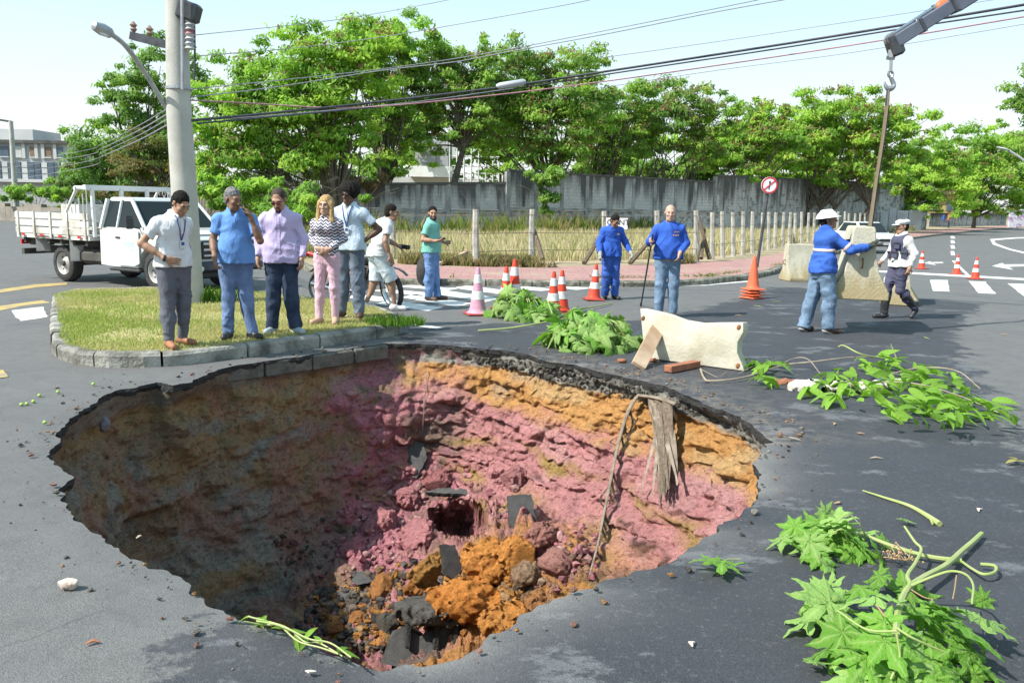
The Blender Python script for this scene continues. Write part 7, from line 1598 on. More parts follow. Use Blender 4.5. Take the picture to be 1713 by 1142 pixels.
# ---- crane boom with hook and sling
M['crane_grey']=pm('crane_grey',(.085,.10,.14),(.12,.135,.17),4,.5,.1,30); M['crane_orange']=pm('crane_orange',(.55,.15,.05),(.42,.12,.05),5,.5); M['sling']=cloth('sling_webbing',(.17,.135,.09))
def crane():
    Y=11.9; tip=D(1490,72,Y); t=thing('crane_boom','grey crane boom with hook reaching in from the top right corner','crane',tip)
    def L(px,py,dy=0): return D(px,py,Y+dy)-tip
    a,b=L(1494,72),L(1668,-38); d=b-a; R=frame(d,(0,0,1)); 
    mb=MB(); mb.box(a+d*.5,(.24,.17,d.length),R,.02); bm_=mb.build('boom',M['crane_grey'],t)
    e=L(1590,10)+Vector((0,0,0)); d2=L(1830,-143)-e; mb=MB(); mb.box(e+d2*.5,(.32,.26,d2.length),R,.025); mb.build('outer_boom',M['crane_grey'],t)
    for f in (.25,.55,.85): mb=MB(); mb.box(a+d*f,(.27,.20,.05),R,.01); mb.build('collar',M['dark_metal'],t)
    mb=MB(); mb.box(L(1496,76),(.16,.22,.30),roty(-.4),.03); hd=mb.build('boom_head',M['dark_metal'],t); mb=MB(); mb.lathe([(.03,-.06),(.09,-.06),(.07,0),(.09,.06),(.03,.06)],16,L(1492,66),rotx(PI/2)); mb.build('sheave',M['steel'],hd,True)
    mb=MB(); mb.tube([L(1492,58),L(1560,14)],.022,8); mb.tube([L(1560,14),L(1588,4)],.04,8); mb.build('ram',M['chrome'],t,True)
    f=Field(np.array(L(1570,12))-.35,np.array(L(1600,5))+.35,.02); f.cone(np.array(L(1572,12)),np.array(L(1600,2)),.075,.075,.02); f.fold(.01,4); obj('orange_wrap',f.mesh('orange_wrap',[M['crane_orange']]),t)
    mb=MB(); mb.tube(spline([L(1560,12),L(1575,18),L(1590,8)],5),.012,6); mb.build('hose',M['black_cable'],t)
    mb=MB(); mb.tube([L(1492,84),L(1491,97)],.05,8); mb.tube([L(1491,97),L(1490,120)],.022,8); mb.build('shackle',M['steel'],t,True)
    mb=MB(); mb.tube([L(1490,97)+Vector((x*.05,0,.0)) for x in (-1,1)],.03,8); mb.build('pin',M['chrome'],t,True)
    H=[(1490,118),(1494,124),(1491,130),(1486,126),(1487,119)]; mb=MB(); mb.tube(spline([L(*h) for h in H],5),.018,7); mb.build('hook_eye',M['steel'],t,True)
    H=[(1490,130),(1493,136),(1495,143),(1491,148),(1485,148),(1481,143),(1480,137)]; mb=MB(); mb.tube(spline([L(*h) for h in H],5),list(np.linspace(.028,.04,18))+list(np.linspace(.04,.012,13)),8); mb.build('hook',M['steel'],t,True)
    s=D(1486,146,Y); sl=thing('lifting_sling','brown webbing sling running from the crane hook down to the hanging barrier','sling',s)
    e=D(1455,380,11.75); P=[s,D(1484,176,Y),D(1477,230,Y),D(1466,300,11.8),e]; P=[p-s for p in P]; mb=MB(); mb.tube(P,[.03,.05,.05,.048,.055],8,True,.35); mb.build('strap',M['sling'],sl,True); mb=MB(); mb.tube([P[0],P[1]],[.022,.03],8); mb.build('eye_loop',M['black_cable'],sl,True)
    mb=MB(); mb.tube([p+Vector((.022,-.02,0)) for p in P[1:]],.008,5); mb.build('stitched_edge',M['black_cable'],sl,True)
crane()
# ================================================================ debris in the sinkhole
def blob(name, c, r, m, seed, amp=.35, fr=3.0, R=None, h=None, parent=None, colf=None, chop=None):
    """lumpy clod; r = half sizes, real thickness on every side"""
    r=np.array(r,float); h=h or max(r)/(14 if max(r)>.15 else 7); f=Field(-r*1.5,r*1.5,h); f.ell((0,0,0),r,.01)
    X=np.stack(np.meshgrid(*f.ax,indexing='ij'),-1); s=max(r); f.d+=(s*amp*(np.abs(fbm(X/s*fr*.8,3,seed)-.5)-.18)*1.9+s*amp*.75*(fbm(X/s*fr*2.6,3,seed+2)-.5)).astype(np.float32)
    q_=np.random.RandomState(seed)
    for _ in range(2 if amp>.45 else 0):
        v_=q_.normal(size=3); v_/=np.linalg.norm(v_); f.d=np.maximum(f.d,((X-v_*r*(.62+.25*q_.rand()))@v_).astype(np.float32))
    if chop:
        for o,n in chop: f.plane(np.array(o)*r,n)
    me=f.mesh(name,[M[m]]); o=obj(name,me,parent)
    if colf is not None:
        n=len(me.vertices); V=np.zeros(n*3,np.float32); me.vertices.foreach_get('co',V); V=V.reshape(-1,3)+np.array(c)
        a=me.color_attributes.new('tint','FLOAT_COLOR','POINT'); k=np.ones((n,4),np.float32); k[:,:3]=colf(V); a.data.foreach_set('color',k.ravel())
    o.location=c
    if R is not None: o.rotation_mode='QUATERNION'; o.rotation_quaternion=R.to_quaternion()
    return o
def const(c,var=.35,seed=3):
    def fn(V): return np.array(c)[None]*(1-var/2+var*fbm(V*9,3,seed))[:,None]
    return fn
def ppm(p): return FPX/p.y          # photo pixels per metre there
OR=(.74,.32,.085)
for i,(px,py,rx,ry,lab,col) in enumerate(((818,932,62,36,'largest orange clay clod, below the dark upright slab',OR),(866,926,36,40,'orange clod pressed against the foot of the dark upright slab',OR),(790,988,82,34,'broad orange clod with a rounded crest, lowest of the three',(.78,.31,.075)),(722,948,44,28,'ochre clod with a dark asphalt crust on its right side',(.50,.26,.08)),(850,1030,60,18,'flat orange lump next to the near lip of the hole',OR),(470,1060,26,26,'small brown clod under the green vine at the near lip',(.30,.15,.08)))):
    p,n=pitn(px,py+ry*.5); k=ppm(p); rx*=.84/k; ry*=.84/k; o=blob('soil_clod',(p.x,p.y-.02,p.z+ry*.45),(rx,(rx+ry)*.5,ry*1.1),'soil',300+i,.62,2.4,rotz(.3*i-.5),None,None,const(col)); tag(o,lab,'clod','large clods on the sinkhole floor')
rs=np.random.RandomState(5)
CL=['pink clod just above the orange heap and below the dark cavity','pink clod midway between the cavity and the dark left wall','leftmost pink clod, at the foot of the dark left wall','topmost pink clod, directly above the dark cavity','pink clod up the slope, left of the dark cavity','pink clod on the slope above the upright asphalt slab','pink clod right of the upright asphalt slab, halfway down','pink clod farthest right, beside the foot of the long palm frond','pinkish clod just right of the orange heap','small orange clod left of the ochre clod','small orange clod among black crumbs, far left of the large asphalt block','orange clod right under the ochre clod','lowest small orange clod, by the end of the green vine','grey clod between the orange heap and the gravel crust','dark grey clod just above the large asphalt block','dark grey clod beside the flat asphalt plate at the left','orange clod at the right end, against the near lip']
for i,(px,py,r,c,lab) in enumerate(((700,905,30,(.62,.27,.28),'pink'),(640,880,24,(.60,.26,.27),'pink'),(590,920,22,(.58,.24,.27),'pink'),(735,815,26,(.48,.20,.2),'pink'),(680,835,22,(.62,.27,.28),'pink'),(860,805,24,(.5,.23,.23),'pink'),(905,905,26,(.5,.24,.2),'pink'),(930,950,30,(.52,.26,.22),'pink'),(880,965,26,(.42,.28,.18),'pink'),(640,985,20,(.48,.22,.08),'orange'),(600,1040,18,(.48,.22,.08),'orange'),(700,985,22,(.5,.22,.07),'orange'),(560,1055,16,(.44,.2,.08),'orange'),(760,1010,20,(.3,.27,.22),'grey'),(650,1050,20,(.15,.14,.12),'grey'),(540,1000,20,(.15,.13,.11),'grey'),(900,1010,24,(.5,.24,.1),'orange'))):
    p,n=pitn(px,py); r=r/ppm(p); o=blob('soil_clod',(p.x,p.y,p.z+r*.25),(r*(.9+.4*rs.rand()),r*.9,r*(.7+.3*rs.rand())),'soil',330+i,.6,2.4,rotz(rs.rand()*6),None,None,const(c)); tag(o,CL[i],'clod',lab+' clods on the sinkhole floor')
# slabs of broken asphalt
M['slab_top']=pm('slab_asphalt',(.085,.085,.082),(.05,.05,.05),12,.9,.5,70,.015)
def slab_piece(label, px, py, outline, th, tilt, face=None, lift=.05):
    """outline in photo pixels about (px,py); a broken plate with a smooth top and a ragged gravelly cut side"""
    p,n=pitn(px,py); k=ppm(p); t=thing('asphalt_slab',label,'asphalt slab',p+n*lift,0,'slabs of broken asphalt'); R=tilt
    pts=resample([Vector((a/k,-b/k)) for a,b in outline],.035); pts=[q+Vector((random.uniform(-.008,.008),random.uniform(-.008,.008))) for q in pts]
    mb=MB(); m=len(pts); V=[R@Vector((q.x,q.y,.0)) for q in pts]+[R@(Vector((q.x*.98+random.uniform(-.01,.01),q.y*.98,-th*.5))) for q in pts]+[R@(Vector((q.x*.9+random.uniform(-.015,.015),q.y*.9,-th))) for q in pts]
    mb.add(V[:m],[tuple(range(m))]); mb.build('top_face',M['slab_top'],t)
    mb=MB(); mb.add([v+R@Vector((0,0,-.002)) for v in V],[(i,(i+1)%m,m+(i+1)%m,m+i) for i in range(m)]+[(m+i,m+(i+1)%m,2*m+(i+1)%m,2*m+i) for i in range(m)]+[tuple(range(3*m-1,2*m-1,-1))]); mb.build('broken_side',M['asphalt_cut'],t); return t
up=rotx(math.radians(62))
slab_piece('upright dark asphalt slab leaning on the pink slope',857,868,[(-24,-34),(20,-34),(28,28),(26,34),(-10,30),(-22,14)],.09,rotz(.12)@rotx(math.radians(66)),None,.12)
slab_piece('broken lower piece of asphalt under the upright slab',872,918,[(-16,-20),(14,-16),(14,10),(6,22),(-6,14)],.08,rotz(.3)@rotx(math.radians(58)),None,.10)
slab_piece('small asphalt slab stuck high on the left of the pink slope',690,762,[(-16,-34),(14,-26),(22,-4),(6,34),(-12,14)],.07,rotz(-.2)@rotx(math.radians(70)),None,.06)
slab_piece('rounded asphalt plate lying left of the orange clods',617,966,[(-24,6),(-12,-14),(18,-14),(28,-4),(10,10),(-14,14)],.07,rotz(.2)@rotx(math.radians(30)),None,.05)
slab_piece('dark asphalt plate by the crumbs, left of the rounded plate',582,1002,[(-40,12),(-14,-10),(22,-18),(34,-10),(14,8),(-10,14)],.07,rotz(-.2)@rotx(math.radians(32)),None,.05)
slab_piece('asphalt crust standing on the side of the ochre clod',762,948,[(-10,-32),(12,-26),(20,18),(4,32),(-12,20)],.12,rotz(.5)@rotx(math.radians(72)),None,.12)
slab_piece('thin asphalt sheet roofing the dark cavity',765,832,[(-46,6),(-26,-8),(14,-9),(42,2),(34,10),(-20,8)],.05,rotx(math.radians(14)),None,.10)
# the largest block: asphalt face hanging under a gravel crust, near the lip
p,n=pitn(722,1065); k=ppm(p); t=thing('asphalt_block','largest dark asphalt block with gravelly top, at the bottom beside the near lip','asphalt slab',p+Vector((0,-.05,.0)),0)
mb=MB(); outl=[(-88,40),(-70,-14),(-46,-24),(-20,-6),(6,-20),(40,-26),(64,-20),(66,10),(40,44),(-20,52)]; pts=resample([Vector((a/k,-b/k)) for a,b in outl],.04); m=len(pts); R=rotx(math.radians(66))
V=[R@Vector((q.x,q.y,.02*vnoise(np.array([q.x*20,q.y*20,1.]),3))) for q in pts]+[R@Vector((q.x*.96,q.y*.96,-.28)) for q in pts]; mb.add(V,[tuple(range(m)),tuple(range(2*m-1,m-1,-1))]+[(i,(i+1)%m,m+(i+1)%m,m+i) for i in range(m)]); mb.build('block_face',M['slab_top'],t)
o=blob('gravel_crust',(-.0,.10,.26),(62/k,.22,24/k),'soil',410,.5,3,None,None,t,const((.17,.165,.15)))
for q in ((-40/k,.0,-.02),(10/k,-.02,-.02),(44/k,.0,.02)):
    mb=MB(); mb.box(Vector(q)+Vector((0,-.03,.10)),(.05,.05,.26),rotx(-.4)@rotz(.3),.012); mb.build('broken_rib',M['asphalt_cut'],t)
# crumbs, too many to count
def rubble(name, regions, seed):
    rs=np.random.RandomState(seed); base=[]; 
    ico=bmesh.new(); bmesh.ops.create_icosphere(ico,subdivisions=1,radius=1); bv=np.array([v.co[:] for v in ico.verts]); bf=np.array([[v.index for v in f.verts] for f in ico.faces]); ico.free()
    VV=[];FF=[];CC=[];n=0
    for poly,cnt,r0,r1,cols in regions:
        q=np.array(poly); lo,hi=q.min(0),q.max(0); got=0
        while got<cnt:
            c=rs.uniform(lo,hi); 
            if not inpoly([c],q)[0]: continue
            p,nn=pitn(*c); r=(r0+(r1-r0)*rs.rand()**3.2)/ppm(p); v=bv*(1+.28*rs.normal(size=(len(bv),1)))*np.array([1,.8+.4*rs.rand(),.7+.3*rs.rand()])*r
            a=rs.rand()*6.28; ca,sa=math.cos(a),math.sin(a); v=v@np.array([[ca,-sa,0],[sa,ca,0],[0,0,1]]).T
            VV.append(v+np.array(p)+np.array(nn)*r*.35); FF.append(bf+n); n+=len(bv); cc=np.array(cols[rs.randint(len(cols))])*(.7+.6*rs.rand()); CC.append(np.repeat(cc[None],len(bv),0)); got+=1
    o=link(bpy.data.objects.new(name,np_mesh(name,np.vstack(VV),np.vstack(FF),[M['soil']],False,np.vstack(CC)))); o['kind']='stuff'; return o
PK=[(.64,.29,.30),(.58,.25,.27),(.70,.40,.38),(.54,.21,.25)]; OG=[(.66,.33,.10),(.60,.28,.09),(.48,.30,.15),(.24,.19,.15),(.18,.16,.145)]; DK=[(.13,.12,.105),(.10,.095,.09),(.2,.19,.17),(.30,.15,.07)]
rubble('soil_crumbs',[([(560,920),(640,800),(720,770),(860,800),(900,860),(820,870),(720,880),(680,960),(580,980)],420,2,9,PK),([(500,1000),(600,960),(720,930),(840,960),(900,1000),(800,1060),(700,1050),(640,1090),(560,1085)],1100,2,10,OG),([(480,1050),(560,980),(640,1000),(660,1090),(600,1098)],500,2,9,DK),([(860,900),(1000,880),(1000,960),(900,1000)],200,2,9,PK+[(.4,.28,.2)]),([(440,900),(560,860),(620,760),(600,900),(500,1010)],160,2,6,[(.2,.15,.12),(.36,.14,.17),(.16,.14,.12)]),([(700,590),(900,605),(1060,645),(1180,690),(1250,720),(1180,700),(1000,655),(760,595)],420,2,6,[(.2,.19,.16),(.13,.12,.11),(.26,.25,.22)])],8)
# pale stones in the left wall
for px,py,r,lab in ((172,706,9,'pale lilac stone lodged in the upper left wall of the pit'),(1128,1000,1,'')):
    if r>2: p,n=pitn(px,py); o=blob('lodged_stone',p+n*.02,(r/ppm(p),r/ppm(p),1.5*r/ppm(p)),'soil',7,.4,2,None,None,None,const((.42,.40,.46))); tag(o,lab,'stone')
# ---- dead palm fronds hanging over the sunlit wall
def fibre_mat():
    t=NT('dry_frond'); n=t.noise(9,6,.7,vec=t.map((6,6,.7))); t.set(t.mix(t.ramp(n,[(.35,0),(.65,1)]),(.21,.165,.12),(.08,.06,.045)),.85,0,.2); t.bump(n,.6,.02); return t.mat
M['frond']=fibre_mat(); M['frond_pale']=pm('pale_frond_rib',(.27,.22,.17),(.14,.11,.08),14,.8,.3,40)
def wallpt(px,py,off): p,n=pitn(px,py); return p-ray(px,py).normalized()*off
def strip(mb, pts, w, tw=.3, th=.004):
    P=[Vector(p) for p in pts]; m=len(P); V=[];F=[]
    for i,p in enumerate(P):
        a=tw*i; d=Vector((math.cos(a),math.sin(a)*.8-.2,.15)).normalized(); ww=w*(1-.75*(i/(m-1))**2)*.5; o=Vector((0,-th,0)); V+=[p-d*ww,p+d*ww,p+d*ww-o,p-d*ww-o]
    for i in range(m-1):
        for k in range(4): F.append((4*i+k,4*i+(k+1)%4,4*i+4+(k+1)%4,4*i+4+k))
    F+= [(3,2,1,0),(4*m-4,4*m-3,4*m-2,4*m-1)]; mb.add(V,F)
rs=np.random.RandomState(11)
t=thing('palm_frond','long thin dead palm frond hanging down the sunlit wall','palm frond',wallpt(1070,664,.10),0,'dead palm fronds'); o0=t.location.copy()
S=[wallpt(x,y,o) for x,y,o in ((1082,664,.10),(1066,664,.16),(1050,690,.2),(1036,735,.22),(1022,800,.22),(1010,860,.2),(1000,910,.16),(986,962,.12))]; S=[p-o0 for p in S]; SS=spline(S,5)
mb=MB(); mb.tube(SS,list(np.linspace(.035,.012,len(SS))),7,True,.6); mb.build('rib',M['frond_pale'],t,True)
for k in range(26):
    i=rs.randint(8,len(SS)-3); p=SS[i]; mb=MB(); l=.25+.35*rs.rand(); q=[p,p+Vector((rs.normal()*.05+.02,-.02,-l*.35)),p+Vector((rs.normal()*.08+.03,-.01,-l*.7)),p+Vector((rs.normal()*.10+.02,.0,-l))]; strip(mb,spline(q,3),.022,.1); mb.build('leaflet',M['frond'],t)
t=thing('palm_frond','short thick bundle of dead palm leaves draped from the rim','palm frond',wallpt(1100,664,.10),0,'dead palm fronds'); o0=t.location.copy()
for k in range(22):
    x0=1098+rs.normal()*9; x1=1108+rs.normal()*14; y1=800+rs.rand()*40; S=[wallpt(x0,662+rs.rand()*5,.12+.05*rs.rand()),wallpt(x0+3,690,.22+.06*rs.rand()),wallpt((x0+x1)/2+4,745,.24+.05*rs.rand()),wallpt(x1,y1,.22)]; mb=MB(); strip(mb,spline([s-o0 for s in S],4),.055+.03*rs.rand(),.08*rs.normal()); mb.build('leaf_strip',M['frond'] if k%3 else M['frond_pale'],t)
for a,b in (((1068,661),(1132,676)),((1085,664),(1102,690)),((1112,672),(1132,700))):
    S=[wallpt(*a,.12)-o0,wallpt((a[0]+b[0])/2,(a[1]+b[1])/2-3,.2)-o0,wallpt(*b,.16)-o0]; mb=MB(); mb.tube(spline(S,4),.028,7,True,.6); mb.build('leaf_base',M['frond_pale'],t,True)
p0=wallpt(714,618,.03); t=tag(thing('hanging_root','thin pale root hanging on the upper wall left of the pink slope','root',p0),None,None); S=[wallpt(x,y,.05)-p0 for x,y in ((714,618),(712,650),(709,690),(707,720))]; mb=MB(); mb.tube(spline(S,4),.006,5); mb.build('root_strand',M['frond_pale'],t)
# ================================================================ cut branches and litter on the asphalt
def palmate(nl, seed, serr=True, seg=6, droop=.25, curl=.0):
    """webbed lobed leaf, radius 1, stalk joins at the origin"""
    rs=np.random.RandomState(seed); V=[(0,0,.03)];F=[];T=[1]; spread=math.radians(305); step=spread/(nl-1); tn=math.tan(step/2)*1.12; fold=.10+.10*rs.rand(); cup=rs.normal()*.25
    for i in range(nl):
        a=-spread/2+step*i; L=(1-.40*abs(a)/(spread/2))*(.9+.2*rs.rand()); d=Vector((math.sin(a),math.cos(a),0)); s=Vector((d.y,-d.x,0)); b=len(V); dr=droop*(.5+rs.rand()); dz=rs.normal()*.06; rw=.40*L+.04; w0=rw*tn*.98; tw=rs.normal()*.25
        for k in range(seg+1):
            u=(k+.35)/(seg+.35); r=L*u; w=r*tn if r<rw else w0*max(0,1-((r-rw)/(L-rw))**1.25)
            if serr and r>rw*.9 and k<seg: w*=(.80+.34*((k+i)%2))
            z=-dr*r*r+dz*u+cup*.12*math.cos(2*a)*r*r+rs.normal()*.022+.05*math.sin(9*r+i*2+seed)*r
            for q,ww in enumerate((w,0,-w)): p=d*r+s*ww; V.append((p.x,p.y,z+(.03 if q==1 else -fold*abs(ww)+tw*ww*u))); T.append(1 if q==1 else 0)
        for k in range(seg):
            o=b+k*3
            for q in (0,1): F.append((o+q,o+q+1,o+q+4)); F.append((o+q,o+q+4,o+q+3))
        F+=[(0,b+1,b),(0,b+2,b+1)]
    return np.array(V),np.array(F),np.repeat(np.array(T,float)[:,None],3,1)*.8
M['castor']=leafmat('castor_leaf',(.23,.48,.06),(.15,.36,.045),.38,True,.58); M['castor_pale']=leafmat('castor_leaf_underside',(.34,.55,.15),(.25,.44,.11),.34,True,.55); M['mango']=leafmat('smooth_leaf',(.31,.54,.07),(.20,.41,.045),.38,True,.35); M['wilted']=leafmat('wilted_leaf',(.36,.52,.18),(.24,.38,.10),.32,True,.55)
M['stem_green']=pm('green_stem',(.26,.34,.10),(.34,.36,.16),9,.55,.2,40); M['stem_red']=pm('reddish_stalk',(.40,.22,.14),(.30,.26,.10),9,.55); M['stem_grey']=pm('grey_twig',(.36,.30,.23),(.22,.18,.13),9,.85,.4,40)
def leafmeshes(mats, n, nl, serr, seg, droop, seed):
    out=[]
    for k in range(n):
        V,F,c=palmate(nl-(k%2),seed+k,serr,seg,droop*(.5+k/n)); 
        for m in mats: out.append(np_mesh('leaf',V,F,[M[m]],True,c))
    return out
BIGL=leafmeshes(['castor','castor','castor_pale'],7,8,True,7,.17,50); SMALL=leafmeshes(['wilted','castor','castor_pale'],6,7,False,3,.75,80)
def lance(seed, L=1, w=.17):
    rs=np.random.RandomState(seed); seg=6; V=[];F=[];T=[]; dr=.15+.3*rs.rand(); tw=rs.normal()*.2
    for k in range(seg+1):
        u=k/seg; ww=w*math.sin(PI*(.06+.94*u)**.8)*(.0 if k==seg else 1); z=-dr*u*u+.04*math.sin(4*u+seed)
        for q,(s,zz) in enumerate(((-1,.05+tw*.1),(0,0),(1,.05-tw*.1))): V.append((s*ww,u,z+zz*(ww/w))); T.append(1 if q==1 else 0)
    for k in range(seg):
        for q in (0,1): F.append((3*k+q,3*k+q+1,3*k+q+4)); F.append((3*k+q,3*k+q+4,3*k+q+3))
    return np_mesh('leaf',np.array(V),np.array(F),[M['mango']],True,np.repeat(np.array(T,float)[:,None],3,1)*.6)
LAN=[lance(k) for k in range(8)]
def put_leaf(t, me, p, az, pitch, roll, s):
    o=obj('leaf',me,t,Vector(p)-t.location,rotz(az)@rotx(pitch)@roty(roll),s); return o
def stems(t, runs, m='stem_green'):
    for pts,r in runs:
        P=[Vector(p)-t.location for p in pts]; S=spline(P,6) if len(P)>2 else P; mb=MB(); r=tuple(x*.52 for x in r) if hasattr(r,'__len__') else (r,r*.8); mb.tube(S,list(np.linspace(r[0],r[1],len(S))),7)
        b=mb.build('stem',M[m],t,True)
def gz(px,py,z): p=G(px,py,z); return p
# 1: wilted castor branches beside the cones
rs=np.random.RandomState(21)
def wilt_pile(label, cx, cy, rx, ry, H, n, st, r0=.20):
    c=G(cx,cy+ry*.6); t=thing('cut_branch',label,'branch',(c.x,c.y,.005),0,'cut branches on the road'); s=1/ppm(c); RX=rx*s; RY=.55
    for k in range(n):
        a=rs.rand()*2*PI; r=rs.rand()**.55; x=math.cos(a)*RX*r; y=math.sin(a)*RY*r; top=H*(1-r**3)*(.35+1.25*float(fbm(np.array([x*3.1+n,y*3.1,0.]),2,9)))+.04; z=top*(.25+.75*rs.rand()**.6)
        az=math.atan2(y,x)-PI/2+rs.normal()*.7; put_leaf(t,SMALL[rs.randint(len(SMALL))],(c.x+x,c.y+y,z),az,-.35-.85*rs.rand(),rs.normal()*.5,r0*(.5+.8*rs.rand()))
    stems(t,st); 
    for k in range(int(n*.35)):
        a=rs.rand()*2*PI; x=math.cos(a)*RX*.7; y=math.sin(a)*RY*.6; mb=MB(); mb.tube(spline([Vector((x*.2,y*.2,H*.5)),Vector((x*.6,y*.6,H*.85)),Vector((x,y,H*.35))],4),.006,4); mb.build('leaf_stalk',M['stem_green'],t)
    return t
wilt_pile('wilted leafy castor branch heaped among the paired cones',872,515,62,26,.36,95,[([gz(800,553,.03),gz(850,549,.05),gz(900,541,.10),gz(960,530,.14),gz(1000,522,.1)],(.028,.018)),([gz(915,500,.3),gz(925,528,.25),gz(935,556,.08)],(.02,.012))],.21)
wilt_pile('wilted leafy castor branch heaped left of the fallen barrier',990,558,84,36,.38,130,[([gz(915,545,.05),gz(960,558,.18),gz(1010,548,.25),gz(1050,560,.1)],(.02,.012)),([gz(925,533,.06),gz(965,519,.05),gz(1024,507,.03)],(.026,.022))],.21)
# 2: smooth-leaved branch at the right
c=G(1500,660); t=thing('cut_branch','large branch of narrow glossy leaves lying on the road at the right','branch',(c.x,c.y,.005),0,'cut branches on the road')
poly=np.array([(1350,640),(1380,620),(1440,598),(1500,590),(1540,605),(1600,625),(1640,650),(1690,690),(1660,694),(1600,706),(1540,706),(1480,692),(1450,672),(1400,655)])
n=0
while n<285:
    q=rs.uniform(poly.min(0),poly.max(0)); 
    if not inpoly([q],poly)[0]: continue
    dense=sstep(1360,1480,q[0]); 
    if rs.rand()>.35+.65*dense: continue
    z=.015+.20*rs.rand()**1.8*(.4+.6*dense); p=G(q[0],q[1],z); L=.13+.10*rs.rand(); az=-PI/2-.2+rs.normal()*1.0; put_leaf(t,LAN[rs.randint(8)],p,az,-.12+.28*rs.normal(),rs.normal()*.6,L); n+=1
for q in [(1352,648),(1372,640),(1390,625),(1416,640),(1440,636),(1395,660)]:
    for k in range(6): put_leaf(t,LAN[rs.randint(8)],G(q[0],q[1],.10),rs.rand()*6.28,-.3+.2*rs.normal(),rs.normal()*.4,.19+.08*rs.rand())
stems(t,[([gz(1172,617,.02),gz(1178,632,.03),gz(1190,637,.03),gz(1245,631,.04),gz(1310,611,.06),gz(1360,605,.1),gz(1420,598,.12),gz(1470,597,.1)],(.022,.014)),([gz(1300,612,.05),gz(1330,599,.1),gz(1352,601,.12),gz(1372,625,.08)],(.012,.008)),([gz(1470,630,.1),gz(1540,615,.18),gz(1600,620,.2),gz(1640,650,.1)],(.014,.008)),([gz(1420,640,.05),gz(1520,640,.12),gz(1600,660,.1),gz(1670,690,.03)],(.014,.006)),([gz(1172,617,.02),gz(1200,630,.05),gz(1215,622,.02)],(.006,.004))],'stem_grey')
stems(t,[([gz(1402,580,.22),gz(1412,578,.24),gz(1440,592,.18),gz(1480,600,.1)],(.012,.02)),([gz(1490,575,.28),gz(1500,600,.12)],(.008,.012))])
c=G(1272,620); t=thing('twig','small sprig of glossy leaves by the foot of the fallen barrier','branch',(c.x,c.y,.005),0,'cut branches on the road')
for q in ((1265,606,7),(1284,612,7),(1278,630,6),(1250,600,3),(1296,606,5)):
    for k in range(q[2]): put_leaf(t,LAN[rs.randint(8)],G(q[0],q[1],.06+.08*rs.rand()),rs.rand()*6.28,-.2+.3*rs.normal(),rs.normal()*.5,.17+.07*rs.rand())
stems(t,[([gz(1235,625,.02),gz(1262,612,.06),gz(1300,600,.04)],(.008,.005))],'stem_grey')
# 3 and 4: the two fresh castor branches in the foreground
def fresh(label, org, leaves, runs, red=()):
    c=G(*org); t=thing('cut_branch',label,'branch',(c.x,c.y,.004),0,'cut branches on the road')
    q_=np.random.RandomState(int(org[0])); ex=[(l[0]+q_.normal()*26,l[1]+q_.normal()*20,l[2]*(.45+.35*q_.rand()),q_.rand()*360,-25+q_.normal()*25,q_.normal()*35,max(.03,l[6]*q_.rand())) for l in leaves for _ in (0,)]
    for i,(px,py,r,az,pit,rol,z) in enumerate(list(leaves)+ex):
        pit+=q_.normal()*9; rol+=q_.normal()*14
        p=G(px,py,z*.65+.01); put_leaf(t,BIGL[(i*3+int(px))%len(BIGL)],p,math.radians(az),math.radians(pit),math.radians(rol),r/ppm(p)*1.12)
    stems(t,runs); stems(t,list(red),'stem_red'); return t
A3=[(1400,868,58,80,-28,10,.20),(1372,876,54,120,-22,-8,.14),(1345,893,46,140,-18,15,.10),(1330,880,40,100,-35,0,.12),(1398,903,50,190,-30,10,.08),(1425,898,46,230,-25,-15,.14),(1440,915,44,215,-35,5,.07),(1368,930,40,200,-25,10,.05),(1385,945,34,210,-20,0,.04),(1470,925,40,250,-40,10,.05),(1310,900,34,100,-30,-20,.07),(1412,880,46,20,-30,20,.18),(1480,905,30,260,-10,5,.04),(1355,905,44,160,-25,0,.12),(1425,925,36,190,-45,0,.05)]
fresh('fresh castor branch in the near right, its leaves bunched at the left end',(1420,905),A3,[([gz(1402,890,.10),gz(1440,893,.08),gz(1490,912,.05),gz(1550,930,.03),gz(1608,938,.025)],(.014,.026)),([gz(1608,938,.025),gz(1625,950,.03),gz(1645,960,.04),gz(1664,956,.04),gz(1664,946,.035),gz(1640,943,.03)],(.012,.016)),([gz(1400,872,.18),gz(1420,860,.2),gz(1440,880,.14),gz(1450,900,.06)],(.006,.007)),([gz(1395,890,.12),gz(1410,885,.15),gz(1420,910,.06)],(.006,.006))])
A4=[(1388,1008,82,100,-16,8,.20),(1466,1000,78,20,-24,-10,.27),(1440,985,66,60,-30,12,.22),(1385,985,60,70,-30,-15,.18),(1410,1058,78,140,-28,12,.16),(1480,1072,74,190,-34,8,.22),(1450,1100,78,160,-26,-8,.12),(1520,1085,66,210,-30,15,.16),(1548,1035,64,260,-34,-18,.22),(1605,1045,80,225,-22,8,.25),(1640,1035,64,280,-25,10,.18),(1575,1015,52,330,-30,20,.26),(1620,1090,76,215,-30,-12,.10),(1560,1105,66,200,-28,15,.10),(1500,1130,76,180,-22,8,.07),(1600,1130,60,200,-20,-20,.06),(1430,1130,60,150,-20,10,.05),(1650,1120,50,240,-30,0,.05),(1540,1130,60,170,-25,10,.06),(1355,1030,60,110,-30,0,.09),(1585,1030,44,300,-45,0,.2),(1395,1085,58,120,-20,20,.08),(1480,1040,60,170,-35,0,.25)]
